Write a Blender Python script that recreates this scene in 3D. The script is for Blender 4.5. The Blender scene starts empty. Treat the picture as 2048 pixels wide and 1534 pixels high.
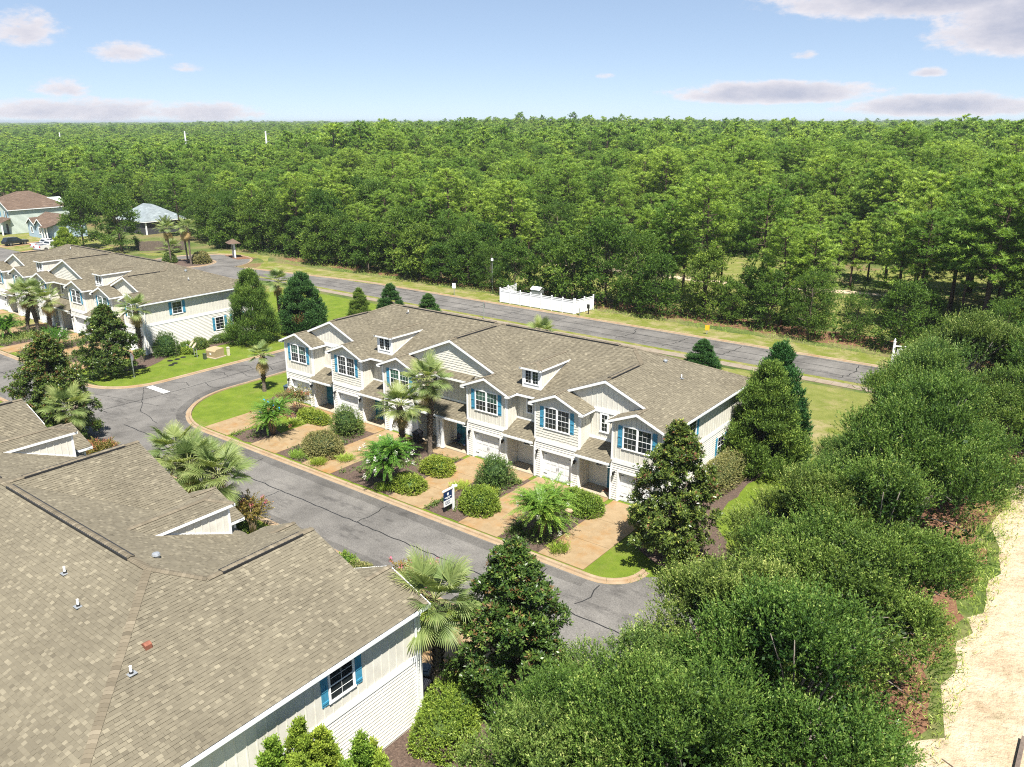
import bpy, math, random
import numpy as np
from mathutils import Vector, Matrix
R = math.radians
scene = bpy.context.scene

# ---------------------------------------------------------------- camera
cam_d = bpy.data.cameras.new("camera")
cam = bpy.data.objects.new("camera", cam_d)
scene.collection.objects.link(cam)
cam.location = (0, 0, 24.0)
cam.rotation_euler = (R(90 - 17.92), 0, R(37.34))
cam_d.sensor_width = 36.0
cam_d.lens = 36.0 * 1619.4 / 2048.0
cam_d.clip_start = 0.5
cam_d.clip_end = 20000
scene.camera = cam

# ---------------------------------------------------------------- sun and sky
SUN_EL, SUN_AZ = 63.0, 40.0            # azimuth measured from +X towards -Y
sd = Vector((math.cos(R(SUN_EL)) * math.cos(R(SUN_AZ)), -math.cos(R(SUN_EL)) * math.sin(R(SUN_AZ)), math.sin(R(SUN_EL))))
sun_d = bpy.data.lights.new("sun", 'SUN')
sun_d.energy = 4.2
sun_d.angle = R(0.53)
sun_d.color = (1.0, 0.955, 0.88)
sun = bpy.data.objects.new("sun", sun_d)
scene.collection.objects.link(sun)
sun.location = sd * 100
sun.rotation_euler = sd.to_track_quat('Z', 'Y').to_euler()

world = bpy.data.worlds.new("World")
scene.world = world
world.use_nodes = True
wn, wl = world.node_tree.nodes, world.node_tree.links
wn.clear()


def wmath(op, a, b=None, c=None, clamp=False):
    n = wn.new('ShaderNodeMath'); n.operation = op; n.use_clamp = clamp
    for i, v in enumerate((a, b, c)):
        if v is None: continue
        if isinstance(v, (int, float)): n.inputs[i].default_value = v
        else: wl.new(v, n.inputs[i])
    return n.outputs[0]


sky = wn.new('ShaderNodeTexSky')
sky.sky_type = 'NISHITA'
sky.sun_disc = False
sky.sun_elevation = R(SUN_EL)
sky.sun_rotation = R(90 + SUN_AZ)
sky.altitude = 20
sky.air_density = 0.5
sky.dust_density = 0.0
sky.ozone_density = 1.0
tc = wn.new('ShaderNodeTexCoord')
sep = wn.new('ShaderNodeSeparateXYZ')
wl.new(tc.outputs['Generated'], sep.inputs[0])
az = wmath('MULTIPLY', wmath('ARCTAN2', sep.outputs[0], sep.outputs[1]), 180 / math.pi)
el = wmath('MULTIPLY', wmath('ARCSINE', sep.outputs[2]), 180 / math.pi)
comb = wn.new('ShaderNodeCombineXYZ')
wl.new(az, comb.inputs[0]); wl.new(wmath('MULTIPLY', el, 2.2), comb.inputs[1])
def wnoise(scale, detail, rough, off=0.0):
    n = wn.new('ShaderNodeTexNoise'); n.noise_dimensions = '3D'
    n.inputs['Scale'].default_value = scale; n.inputs['Detail'].default_value = detail; n.inputs['Roughness'].default_value = rough
    add = wn.new('ShaderNodeVectorMath'); add.operation = 'ADD'; add.inputs[1].default_value = (off, off * .7, off * .3)
    wl.new(comb.outputs[0], add.inputs[0]); wl.new(add.outputs[0], n.inputs['Vector'])
    return n.outputs['Fac']
nz = wnoise(0.36, 6, 0.62)
nz2 = wnoise(1.25, 5, 0.65, 31.0)
# cloud banks of that afternoon: azimuth, elevation, half width, half height (degrees), weight
BANKS = [(-66.6, 4.9, 2.4, 1.5, 1.2), (-61.0, 3.8, 2.3, .9, 1.2), (-58.0, 3.1, 1.3, .4, 1.0), (-65.0, 1.8, 1.7, .9, 1.3), (-64, .5, 7.5, 1.0, 1.6), (-57.0, .45, 4.4, .9, 1.5),
         (-20.5, 1.6, 7.4, 1.05, 2.1), (-10.5, .8, 6.5, 1.0, 2.1), (-12.0, 7.0, 10.5, 2.3, 2.4), (-6.0, 5.0, 6.5, 3.0, 2.4), (-18.8, 3.9, .9, .4, .9), (-31.2, 2.85, .8, .28, .9), (-11.6, 2.75, 1.4, .4, 1.1),
         (40, 6, 26, 2.4, 1.3), (-125, 5, 24, 2.2, 1.3), (130, 5, 26, 2.2, 1.3)]
tot = None
hgt = None
for a, e, ra, re, w in BANKS:
    u = wmath('DIVIDE', wmath('SUBTRACT', az, a), ra)
    v = wmath('DIVIDE', wmath('SUBTRACT', el, e), re)
    v2 = wmath('ADD', v, wmath('MULTIPLY', wmath('MINIMUM', v, 0.0), 0.7))
    d = wmath('SUBTRACT', 1.0, wmath('ADD', wmath('MULTIPLY', u, u), wmath('MULTIPLY', v2, v2)))
    d = wmath('MULTIPLY', wmath('MAXIMUM', d, -0.8), w)
    tot = d if tot is None else wmath('MAXIMUM', tot, d)
dens = wmath('ADD', tot, wmath('MULTIPLY', wmath('SUBTRACT', nz, 0.5), 2.6))
dens = wmath('ADD', dens, wmath('MULTIPLY', wmath('SUBTRACT', nz2, 0.5), 1.9))
mr = wn.new('ShaderNodeMapRange'); mr.interpolation_type = 'SMOOTHSTEP'
wl.new(dens, mr.inputs[0])
mr.inputs[1].default_value = 0.0; mr.inputs[2].default_value = 1.25; mr.inputs[3].default_value = 0; mr.inputs[4].default_value = 0.92
# shading of the banks: thick centres greyer, crests white
mr2 = wn.new('ShaderNodeMapRange'); wl.new(wmath('ADD', dens, wmath('MULTIPLY', wmath('SUBTRACT', nz2, .5), -2.4)), mr2.inputs[0])
mr2.inputs[1].default_value = 0.7; mr2.inputs[2].default_value = 2.3; mr2.inputs[3].default_value = 0; mr2.inputs[4].default_value = 1
cmix = wn.new('ShaderNodeMix'); cmix.data_type = 'RGBA'
wl.new(mr2.outputs[0], cmix.inputs[0])
cmix.inputs[6].default_value = (2.75, 2.62, 2.72, 1)
cmix.inputs[7].default_value = (1.58, 1.64, 2.0, 1)
smix = wn.new('ShaderNodeMix'); smix.data_type = 'RGBA'
wl.new(mr.outputs[0], smix.inputs[0])
gam = wn.new('ShaderNodeGamma'); gam.inputs[1].default_value = 0.5
tint = wn.new('ShaderNodeMix'); tint.data_type = 'RGBA'; tint.blend_type = 'MULTIPLY'; tint.inputs[0].default_value = 1.0; tint.inputs[7].default_value = (.86, .955, 1.08, 1)
wl.new(sky.outputs[0], gam.inputs[0]); wl.new(gam.outputs[0], tint.inputs[6]); wl.new(tint.outputs[2], smix.inputs[6]); wl.new(cmix.outputs[2], smix.inputs[7])
bg = wn.new('ShaderNodeBackground')
wl.new(smix.outputs[2], bg.inputs[0])
bg.inputs[1].default_value = 0.128
wo = wn.new('ShaderNodeOutputWorld')
wl.new(bg.outputs[0], wo.inputs[0])

scene.view_settings.view_transform = 'Standard'
scene.view_settings.look = 'None'
scene.view_settings.gamma = 1.0
scene.view_settings.exposure = 1.4
scene.cycles.max_bounces = 5
scene.cycles.diffuse_bounces = 4
scene.cycles.glossy_bounces = 2
scene.cycles.transmission_bounces = 3
scene.cycles.transparent_max_bounces = 4
scene.cycles.volume_bounces = 0
scene.cycles.sample_clamp_indirect = 4.0
scene.cycles.use_denoising = False
scene.cycles.use_adaptive_sampling = True
scene.cycles.adaptive_threshold = 0.01
scene.cycles.filter_width = 1.1

# ---------------------------------------------------------------- helpers
rng = np.random.default_rng(7)
random.seed(7)
COL = scene.collection


def link(o):
    COL.objects.link(o)
    return o


def tag(o, label=None, cat=None, group=None, kind=None):
    if label: o['label'] = label
    if cat: o['category'] = cat
    if group: o['group'] = group
    if kind: o['kind'] = kind
    return o


def thing(name, label, cat, loc=(0, 0, 0), rz=0.0, group=None, scale=1.0):
    o = bpy.data.objects.new(name, None)
    o.empty_display_size = 0.3
    link(o)
    o.location = loc
    o.rotation_euler = (0, 0, rz)
    o.scale = (scale,) * 3 if isinstance(scale, (int, float)) else scale
    return tag(o, label, cat, group)


def obj(name, me, parent=None, kind=None, label=None):
    o = bpy.data.objects.new(name, me)
    link(o)
    if parent is not None: o.parent = parent
    if kind: o['kind'] = kind
    if label: o['label'] = label
    return o


class MB:
    """collects simple shapes into one mesh"""
    def __init__(s):
        s.v, s.f, s.t, s.m = [], [], [], []

    def poly(s, pts, tone=0.5, m=0):
        b = len(s.v)
        s.v.extend([tuple(p) for p in pts])
        s.f.append(tuple(range(b, b + len(pts)))); s.t.append(tone); s.m.append(m)

    def hexa(s, c, tone=0.5, m=0):       # 8 corners: bottom 4 ccw, top 4 ccw
        b = len(s.v)
        s.v.extend([tuple(p) for p in c])
        for f in ((0, 3, 2, 1), (4, 5, 6, 7), (0, 1, 5, 4), (1, 2, 6, 5), (2, 3, 7, 6), (3, 0, 4, 7)):
            s.f.append(tuple(b + i for i in f)); s.t.append(tone); s.m.append(m)

    def box(s, x0, x1, y0, y1, z0, z1, tone=0.5, m=0):
        if x0 > x1: x0, x1 = x1, x0
        if y0 > y1: y0, y1 = y1, y0
        s.hexa([(x0, y0, z0), (x1, y0, z0), (x1, y1, z0), (x0, y1, z0), (x0, y0, z1), (x1, y0, z1), (x1, y1, z1), (x0, y1, z1)], tone, m)

    def obox(s, o, u, v, w, tone=0.5, m=0):  # oriented box from corner o with edge vectors
        o, u, v, w = (Vector(q) for q in (o, u, v, w))
        s.hexa([o, o + u, o + u + v, o + v, o + w, o + u + w, o + u + v + w, o + v + w], tone, m)

    def prism(s, pts, d, tone=0.5, m=0):  # polygon pts extruded by vector d
        pts = [Vector(p) for p in pts]; d = Vector(d); n = len(pts); b = len(s.v)
        s.v.extend([tuple(p) for p in pts]); s.v.extend([tuple(p + d) for p in pts])
        s.f.append(tuple(range(b + n - 1, b - 1, -1))); s.f.append(tuple(range(b + n, b + 2 * n)))
        for i in range(n):
            j = (i + 1) % n
            s.f.append((b + i, b + j, b + n + j, b + n + i))
        s.t.extend([tone] * (n + 2)); s.m.extend([m] * (n + 2))

    def tube(s, pts, rad, n=6, tone=0.5, m=0, cap=True):
        pts = [Vector(p) for p in pts]
        if isinstance(rad, (int, float)): rad = [rad] * len(pts)
        rings = []
        for i, p in enumerate(pts):
            a = pts[max(0, i - 1)]; c = pts[min(len(pts) - 1, i + 1)]
            t = (c - a).normalized()
            x = t.orthogonal().normalized() if abs(t.z) > .9 or True else t
            ref = Vector((0, 0, 1)) if abs(t.z) < .9 else Vector((1, 0, 0))
            x = t.cross(ref).normalized(); y = t.cross(x)
            b = len(s.v)
            for k in range(n):
                an = 2 * math.pi * k / n
                s.v.append(tuple(p + (x * math.cos(an) + y * math.sin(an)) * rad[i]))
            rings.append(b)
        for a, b in zip(rings, rings[1:]):
            for k in range(n):
                j = (k + 1) % n
                s.f.append((a + k, b + k, b + j, a + j)); s.t.append(tone); s.m.append(m)
        if cap:
            s.f.append(tuple(rings[0] + k for k in range(n))); s.t.append(tone); s.m.append(m)
            s.f.append(tuple(rings[-1] + k for k in reversed(range(n)))); s.t.append(tone); s.m.append(m)

    def lathe(s, prof, c=(0, 0, 0), n=12, tone=0.5, m=0):  # prof: (r, z)
        b0 = []
        for r, z in prof:
            b0.append(len(s.v))
            for k in range(n):
                an = 2 * math.pi * k / n
                s.v.append((c[0] + r * math.cos(an), c[1] + r * math.sin(an), c[2] + z))
        for a, b in zip(b0, b0[1:]):
            for k in range(n):
                j = (k + 1) % n
                s.f.append((a + k, a + j, b + j, b + k)); s.t.append(tone); s.m.append(m)
        s.f.append(tuple(b0[0] + k for k in reversed(range(n)))); s.t.append(tone); s.m.append(m)
        s.f.append(tuple(b0[-1] + k for k in range(n))); s.t.append(tone); s.m.append(m)

    def mesh(s, name, mats, smooth=False):
        me = bpy.data.meshes.new(name)
        me.from_pydata(s.v, [], s.f)
        if not isinstance(mats, (list, tuple)): mats = [mats]
        for m in mats: me.materials.append(m)
        if len(mats) > 1: me.polygons.foreach_set('material_index', s.m)
        at = me.attributes.new('tone', 'FLOAT', 'FACE')
        at.data.foreach_set('value', s.t)
        if smooth: me.polygons.foreach_set('use_smooth', [True] * len(s.f))
        me.update()
        return me

    def build(s, name, mats, parent=None, kind=None, label=None, smooth=False):
        return obj(name, s.mesh(name, mats, smooth), parent, kind, label)


def mesh_np(name, V, k, tone, mat, mi=None, smooth=False):
    """V: (n*k,3) array, n faces of k corners each"""
    V = np.asarray(V, np.float32).reshape(-1, 3)
    n = len(V) // k
    me = bpy.data.meshes.new(name)
    me.vertices.add(len(V)); me.vertices.foreach_set('co', V.ravel())
    me.loops.add(len(V)); me.loops.foreach_set('vertex_index', np.arange(len(V), dtype=np.int32))
    me.polygons.add(n); me.polygons.foreach_set('loop_start', np.arange(0, n * k, k, dtype=np.int32))
    mats = mat if isinstance(mat, (list, tuple)) else [mat]
    for m in mats: me.materials.append(m)
    if mi is not None: me.polygons.foreach_set('material_index', np.asarray(mi, np.int32))
    at = me.attributes.new('tone', 'FLOAT', 'FACE')
    at.data.foreach_set('value', np.asarray(tone, np.float32))
    me.update(calc_edges=True)
    return me


# ---------------------------------------------------------------- materials
def new_mat(name):
    m = bpy.data.materials.new(name)
    m.use_nodes = True
    nt = m.node_tree
    p = nt.nodes['Principled BSDF']
    return m, nt, p


def nnoise(nt, scale, detail=4, rough=.55, coord='pos', sc=(1, 1, 1)):
    g = nt.nodes.new('ShaderNodeNewGeometry') if coord == 'pos' else nt.nodes.new('ShaderNodeTexCoord')
    out = g.outputs['Position'] if coord == 'pos' else g.outputs['Object']
    if sc != (1, 1, 1):
        vm = nt.nodes.new('ShaderNodeVectorMath'); vm.operation = 'MULTIPLY'; vm.inputs[1].default_value = sc
        nt.links.new(out, vm.inputs[0]); out = vm.outputs[0]
    n = nt.nodes.new('ShaderNodeTexNoise')
    n.inputs['Scale'].default_value = scale; n.inputs['Detail'].default_value = detail; n.inputs['Roughness'].default_value = rough
    nt.links.new(out, n.inputs['Vector'])
    return n.outputs['Fac']


def ramp(nt, fac, stops):
    r = nt.nodes.new('ShaderNodeValToRGB')
    e = r.color_ramp.elements
    while len(e) < len(stops): e.new(0.5)
    for i, (p, c) in enumerate(stops):
        e[i].position = p; e[i].color = (*c, 1)
    nt.links.new(fac, r.inputs[0])
    return r.outputs[0]


def mixc(nt, fac, a, b, mode='MIX'):
    n = nt.nodes.new('ShaderNodeMix'); n.data_type = 'RGBA'; n.blend_type = mode
    for i, v in ((0, fac), (6, a), (7, b)):
        if isinstance(v, (int, float)): n.inputs[i].default_value = v
        elif isinstance(v, tuple): n.inputs[i].default_value = (*v, 1)
        else: nt.links.new(v, n.inputs[i])
    return n.outputs[2]


def nmath(nt, op, a, b=0.0, clamp=False):
    n = nt.nodes.new('ShaderNodeMath'); n.operation = op; n.use_clamp = clamp
    for i, v in enumerate((a, b)):
        if isinstance(v, (int, float)): n.inputs[i].default_value = v
        else: nt.links.new(v, n.inputs[i])
    return n.outputs[0]


def attr(nt, name='tone'):
    a = nt.nodes.new('ShaderNodeAttribute'); a.attribute_name = name
    return a.outputs['Fac']


def objrand(nt):
    return nt.nodes.new('ShaderNodeObjectInfo').outputs['Random']


def bump(nt, p, h, strength=.3, dist=.02):
    b = nt.nodes.new('ShaderNodeBump')
    b.inputs['Strength'].default_value = strength; b.inputs['Distance'].default_value = dist
    nt.links.new(h, b.inputs['Height']); nt.links.new(b.outputs[0], p.inputs['Normal'])


def simple(name, c, rough=.6, var=.12, scale=3.0, metal=0.0, spec=.4, dirt=None):
    m, nt, p = new_mat(name)
    lo = tuple(max(0, v * (1 - var)) for v in c); hi = tuple(min(1, v * (1 + var)) for v in c)
    col = ramp(nt, nnoise(nt, scale, 5, .6), [(.3, lo), (.7, hi)])
    if dirt:
        f = nmath(nt, 'MULTIPLY', ramp(nt, nnoise(nt, 1.1, 6, .7), [(.48, (0, 0, 0)), (.75, (1, 1, 1))]), .35)
        col = mixc(nt, f, col, dirt)
    nt.links.new(col, p.inputs['Base Color'])
    p.inputs['Roughness'].default_value = rough
    p.inputs['Metallic'].default_value = metal
    p.inputs['Specular IOR Level'].default_value = spec
    return m


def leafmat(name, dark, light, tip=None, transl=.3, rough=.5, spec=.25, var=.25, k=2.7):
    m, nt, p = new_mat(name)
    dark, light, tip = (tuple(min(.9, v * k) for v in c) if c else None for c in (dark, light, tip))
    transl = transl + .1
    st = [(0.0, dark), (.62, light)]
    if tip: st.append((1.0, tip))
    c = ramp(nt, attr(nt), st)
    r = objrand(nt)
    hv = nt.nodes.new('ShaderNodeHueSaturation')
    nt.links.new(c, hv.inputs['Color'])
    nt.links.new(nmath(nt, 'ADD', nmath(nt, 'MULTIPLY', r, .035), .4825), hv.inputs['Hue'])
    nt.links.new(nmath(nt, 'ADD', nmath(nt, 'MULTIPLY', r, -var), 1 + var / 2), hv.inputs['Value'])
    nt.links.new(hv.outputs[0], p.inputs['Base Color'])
    p.inputs['Roughness'].default_value = rough
    p.inputs['Specular IOR Level'].default_value = spec
    t = nt.nodes.new('ShaderNodeBsdfTranslucent')
    tcn = mixc(nt, 1.0, hv.outputs[0], (1.15, 1.1, .55), 'MULTIPLY')
    nt.links.new(tcn, t.inputs[0])
    mx = nt.nodes.new('ShaderNodeMixShader'); mx.inputs[0].default_value = transl
    nt.links.new(p.outputs[0], mx.inputs[1]); nt.links.new(t.outputs[0], mx.inputs[2])
    nt.links.new(mx.outputs[0], nt.nodes['Material Output'].inputs['Surface'])
    return m


M = {}
def shingle_mat(name, dark, mid, light):
    m, nt, p = new_mat(name)
    c = ramp(nt, attr(nt), [(0, dark), (.5, mid), (1, light)])
    st = ramp(nt, nnoise(nt, .45, 4, .6), [(.3, (.86, .84, .82)), (.7, (1.08, 1.06, 1.03))])
    c = mixc(nt, 1.0, c, st, 'MULTIPLY')
    gr = ramp(nt, nnoise(nt, 160, 2, .5), [(.3, (.85, .85, .85)), (.7, (1.12, 1.12, 1.12))])
    c = mixc(nt, 1.0, c, gr, 'MULTIPLY')
    nt.links.new(c, p.inputs['Base Color'])
    p.inputs['Roughness'].default_value = .92; p.inputs['Specular IOR Level'].default_value = .15
    return m
M['shingle'] = shingle_mat('weathered_shingle', (.098, .087, .064), (.158, .142, .104), (.250, .226, .166))
M['cap'] = shingle_mat('cap_shingle', (.108, .094, .068), (.16, .138, .10), (.235, .205, .152))
M['shingle_brown'] = shingle_mat('brown_shingle', (.085, .060, .045), (.135, .098, .074), (.19, .142, .108))
M['shingle_grey'] = shingle_mat('grey_shingle', (.14, .17, .19), (.22, .26, .28), (.30, .35, .37))
M['vent_black'] = simple('ridge_vent_plastic', (.02, .02, .02), .6)
M['siding'] = simple('cream_siding', (.68, .655, .575), .65, .05, 2.0, dirt=(.40, .37, .29))
M['siding_white'] = simple('pale_lap_siding', (.74, .72, .66), .6, .05, 2.0, dirt=(.45, .41, .33))
M['trim'] = simple('white_trim', (.84, .85, .84), .5, .03, 4.0, dirt=(.62, .62, .58))
M['shutter'] = simple('teal_shutter', (.055, .26, .40), .5, .15, 6.0)
M['door'] = simple('teal_door', (.03, .20, .30), .45, .08, 3.0)
M['garage'] = simple('white_garage_door', (.76, .78, .79), .45, .03, 2.0)
M['black'] = simple('black_iron', (.015, .015, .015), .45, .1)
M['gutter'] = simple('white_gutter', (.74, .76, .76), .4, .05, 2.0)
M['soffit'] = simple('soffit', (.70, .71, .70), .6, .03)
M['galv'] = simple('galvanised', (.45, .47, .48), .4, .1, 8.0, metal=.6)
M['pvc'] = simple('pvc_pipe', (.82, .82, .80), .4, .03)
M['rust'] = simple('rusty_vent', (.20, .075, .045), .8, .2, 12.0)
def glass(name, c):
    m, nt, p = new_mat(name)
    col = ramp(nt, nnoise(nt, .9, 2, .5), [(.35, tuple(v * .7 for v in c)), (.65, tuple(v * 1.3 for v in c))])
    nt.links.new(col, p.inputs['Base Color'])
    p.inputs['Roughness'].default_value = .06; p.inputs['Specular IOR Level'].default_value = .6
    return m
M['glass'] = glass('window_glass', (.018, .024, .026))
M['glass2'] = glass('window_glass_blind', (.035, .085, .065))
M['mat_rug'] = simple('rust_door_mat', (.23, .09, .05), .95, .2, 30)
# ================================================================ ground, roads, lawns
BAYS0 = [-16.8, -10.61, -4.41, 4.41, 10.61, 16.8]
def ground_mats():
    # woodland floor
    m, nt, p = new_mat('woodland_floor')
    f = nnoise(nt, .12, 8, .65)
    c = ramp(nt, f, [(.30, (.045, .075, .02)), (.46, (.085, .115, .03)), (.56, (.15, .14, .06)), (.70, (.16, .10, .055))])
    g = ramp(nt, nnoise(nt, 2.5, 5, .7), [(.3, (.7, .7, .7)), (.7, (1.25, 1.25, 1.2))])
    c = mixc(nt, 1.0, c, g, 'MULTIPLY')
    nt.links.new(c, p.inputs['Base Color']); p.inputs['Roughness'].default_value = .95; p.inputs['Specular IOR Level'].default_value = .1
    bump(nt, p, nnoise(nt, 6, 5, .7), .6, .08)
    M['floor'] = m

    def lawn(name, a, b, dry, t0, t1):
        m, nt, p = new_mat(name)
        c = ramp(nt, nnoise(nt, .8, 6, .65), [(.3, a), (.7, b)])
        d = ramp(nt, nnoise(nt, .42, 7, .7), [(t0, (0, 0, 0)), (t1, (1, 1, 1))])
        c = mixc(nt, d, c, dry)
        g = ramp(nt, nnoise(nt, 22, 4, .75), [(.28, (.5, .52, .46)), (.72, (1.4, 1.36, 1.3))])
        c = mixc(nt, 1.0, c, g, 'MULTIPLY')
        nt.links.new(c, p.inputs['Base Color']); p.inputs['Roughness'].default_value = .9; p.inputs['Specular IOR Level'].default_value = .12
        bump(nt, p, nnoise(nt, 28, 4, .7), .8, .05)
        return m
    M['lawn'] = lawn('lush_lawn', (.085, .135, .014), (.148, .200, .024), (.20, .19, .06), .52, .82)
    M['lawn_dry'] = lawn('patchy_lawn', (.12, .15, .024), (.165, .18, .04), (.28, .235, .13), .45, .66)
    M['lawn_wild'] = lawn('meadow_grass', (.12, .145, .03), (.19, .20, .06), (.28, .225, .125), .50, .75)

    m, nt, p = new_mat('bark_mulch')
    c = ramp(nt, nnoise(nt, 9, 6, .75), [(.28, (.028, .018, .013)), (.5, (.085, .055, .04)), (.72, (.17, .12, .09))])
    nt.links.new(c, p.inputs['Base Color']); p.inputs['Roughness'].default_value = .95
    bump(nt, p, nnoise(nt, 14, 5, .75), .9, .06)
    M['mulch'] = m

    m, nt, p = new_mat('pine_straw')
    c = ramp(nt, nnoise(nt, 6, 6, .75), [(.28, (.06, .028, .014)), (.5, (.15, .07, .035)), (.72, (.26, .15, .085))])
    nt.links.new(c, p.inputs['Base Color']); p.inputs['Roughness'].default_value = .95
    bump(nt, p, nnoise(nt, 12, 5, .75), .8, .05)
    M['straw'] = m

    def asph(name, k):
        m, nt, p = new_mat(name)
        c = ramp(nt, nnoise(nt, .30, 8, .72, sc=(1, .7, 1)), [(.28, tuple(v * k for v in (.074, .070, .065))), (.5, tuple(v * k for v in (.130, .123, .114))), (.72, tuple(v * k for v in (.182, .172, .158)))])
        st = ramp(nt, nnoise(nt, .55, 8, .72, sc=(.45, 1.3, 1)), [(.54, (1, 1, 1)), (.70, (.45, .45, .46))])
        c = mixc(nt, 1.0, c, st, 'MULTIPLY')
        st = ramp(nt, nnoise(nt, 2.2, 6, .75), [(.60, (1, 1, 1)), (.78, (.62, .60, .58))])
        c = mixc(nt, 1.0, c, st, 'MULTIPLY')
        g = ramp(nt, nnoise(nt, 11, 5, .85), [(.3, (.55, .55, .55)), (.7, (1.5, 1.5, 1.48))])
        c = mixc(nt, 1.0, c, g, 'MULTIPLY')
        nt.links.new(c, p.inputs['Base Color']); p.inputs['Roughness'].default_value = .9; p.inputs['Specular IOR Level'].default_value = .15
        bump(nt, p, nnoise(nt, 40, 3, .8), .5, .012)
        return m
    M['asphalt'] = asph('old_asphalt', 1.0); M['asphalt_dark'] = asph('patched_asphalt', .74)
    M['tar'] = simple('crack_sealant', (.018, .018, .018), .5, .2, 5)
    M['paint'] = simple('road_paint', (.72, .73, .70), .7, .08, 8, dirt=(.45, .45, .43))

    def conc(name, a, b, stain, amt):
        m, nt, p = new_mat(name)
        c = ramp(nt, nnoise(nt, 1.3, 7, .65), [(.3, a), (.7, b)])
        s = ramp(nt, nnoise(nt, .5, 6, .7), [(.47, (0, 0, 0)), (.72, (1, 1, 1))])
        c = mixc(nt, nmath(nt, 'MULTIPLY', s, amt), c, stain)
        s2 = ramp(nt, nnoise(nt, .8, 7, .75, sc=(1, .6, 1)), [(.56, (1, 1, 1)), (.8, (.55, .53, .5))])
        c = mixc(nt, 1.0, c, s2, 'MULTIPLY')
        g = ramp(nt, nnoise(nt, 40, 3, .8), [(.3, (.82, .82, .82)), (.7, (1.15, 1.15, 1.15))])
        c = mixc(nt, 1.0, c, g, 'MULTIPLY')
        nt.links.new(c, p.inputs['Base Color']); p.inputs['Roughness'].default_value = .88; p.inputs['Specular IOR Level'].default_value = .2
        bump(nt, p, nnoise(nt, 50, 3, .7), .4, .006)
        return m
    M['drive'] = conc('pebble_driveway', (.225, .158, .086), (.305, .225, .132), (.27, .13, .032), .85)
    M['kerb'] = conc('kerb_concrete', (.25, .185, .12), (.33, .255, .17), (.27, .14, .05), .6)
    M['walk'] = conc('sidewalk_concrete', (.20, .165, .125), (.26, .22, .17), (.25, .16, .09), .4)

    m, nt, p = new_mat('pale_sand')
    c = ramp(nt, nnoise(nt, .5, 7, .65), [(.3, (.40, .30, .20)), (.5, (.50, .40, .28)), (.75, (.55, .46, .34))])
    gr = ramp(nt, nnoise(nt, .9, 8, .72), [(.50, (0, 0, 0)), (.68, (1, 1, 1))])
    c = mixc(nt, nmath(nt, 'MULTIPLY', gr, .5), c, (.17, .145, .065))
    sp = ramp(nt, nnoise(nt, 9, 5, .8), [(.3, (.84, .83, .82)), (.65, (1.12, 1.12, 1.12))])
    c = mixc(nt, 1.0, c, sp, 'MULTIPLY')
    nt.links.new(c, p.inputs['Base Color']); p.inputs['Roughness'].default_value = .95; p.inputs['Specular IOR Level'].default_value = .1
    bump(nt, p, nnoise(nt, 1.9, 7, .66), 1.0, .32)
    M['sand'] = m


ground_mats()


def wobble(poly, amp, step, rg, closed=True):
    out = []
    n = len(poly)
    for i in range(n if closed else n - 1):
        a, b = Vector(poly[i]), Vector(poly[(i + 1) % n])
        L = (b - a).length; k = max(1, int(L / step))
        for j in range(k):
            q = a + (b - a) * (j / k)
            out.append((q.x + rg.uniform(-amp, amp), q.y + rg.uniform(-amp, amp)))
    if not closed: out.append(tuple(poly[-1]))
    return out


def sheet(name, poly, z, mat, parent=None, kind='structure'):
    from mathutils.geometry import tessellate_polygon
    me = bpy.data.meshes.new(name)
    V = [(x, y, z) for x, y in poly]
    tris = tessellate_polygon([[Vector(v) for v in V]])
    F = []
    for t in tris:
        a, b, c = (Vector(V[i]) for i in t)
        F.append(t if (b - a).cross(c - a).z > 0 else (t[0], t[2], t[1]))
    me.from_pydata(V, [], F)
    me.materials.append(mat); me.update()
    return obj(name, me, parent, kind if parent is None else None)


def arc(cx, cy, r, a0, a1, n=10):
    return [(cx + r * math.cos(R(a0 + (a1 - a0) * i / n)), cy + r * math.sin(R(a0 + (a1 - a0) * i / n))) for i in range(n + 1)]


# one sheet to the horizon
g = MB()
g.poly([(-9000, -3000, 0), (9000, -3000, 0), (9000, 12000, 0), (-9000, 12000, 0)])
g.build('ground', M['floor'], kind='structure')
RG = np.random.default_rng(3)

# lawns
sheet('lawn', [(-57, 34.1), (-20, 34.1), (-18.4, 35.5), (-15, 38), (-14, 76.4), (-65.3, 76.4), (-65.3, 42)] + arc(-57.4, 42, 7.9, 180, 270, 10), .004, M['lawn'])
sheet('lawn', [(-100, 34.3), (-76, 34.6)] + arc(-77, 39.5, 5, -85, 0, 6) + [(-72.2, 60), (-72.2, 76.0), (-100, 76)], .004, M['lawn'])
sheet('lawn', [(-160, 34.3), (-100, 34.3), (-100, 64), (-130, 64), (-160, 60)], .004, M['lawn_dry'])
sheet('lawn', [(-100, 64), (-100, 76), (-116, 73), (-124, 70), (-120, 64)], .0045, M['lawn_dry'])
sheet('lawn', [(-56, 57.5), (-16, 57.5), (-14, 76.4), (-56, 76.4)], .008, M['lawn_dry'])
sheet('lawn', wobble([(-34, 68), (-14, 66), (-13.5, 76.6), (-30, 76.6)], .5, 1.5, RG), .012, M['lawn_wild'])
sheet('verge', [(-116, 78.45), (60, 78.45), (60, 79.3), (-116, 79.3)], .004, M['lawn_dry'])
sheet('verge', wobble([(-119, 83.5), (-90, 86.3), (-40, 86.3), (10, 86.3), (60, 86.3), (60, 91.5), (10, 91), (-40, 90.8), (-60, 91.2), (-95, 90.5), (-124, 89)], .35, 2, RG), .004, M['lawn_dry'])
sheet('lawn', [(-160, 15), (-13.2, 15), (-13.2, 27.0), (-160, 27.0)], .004, M['lawn'])
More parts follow.
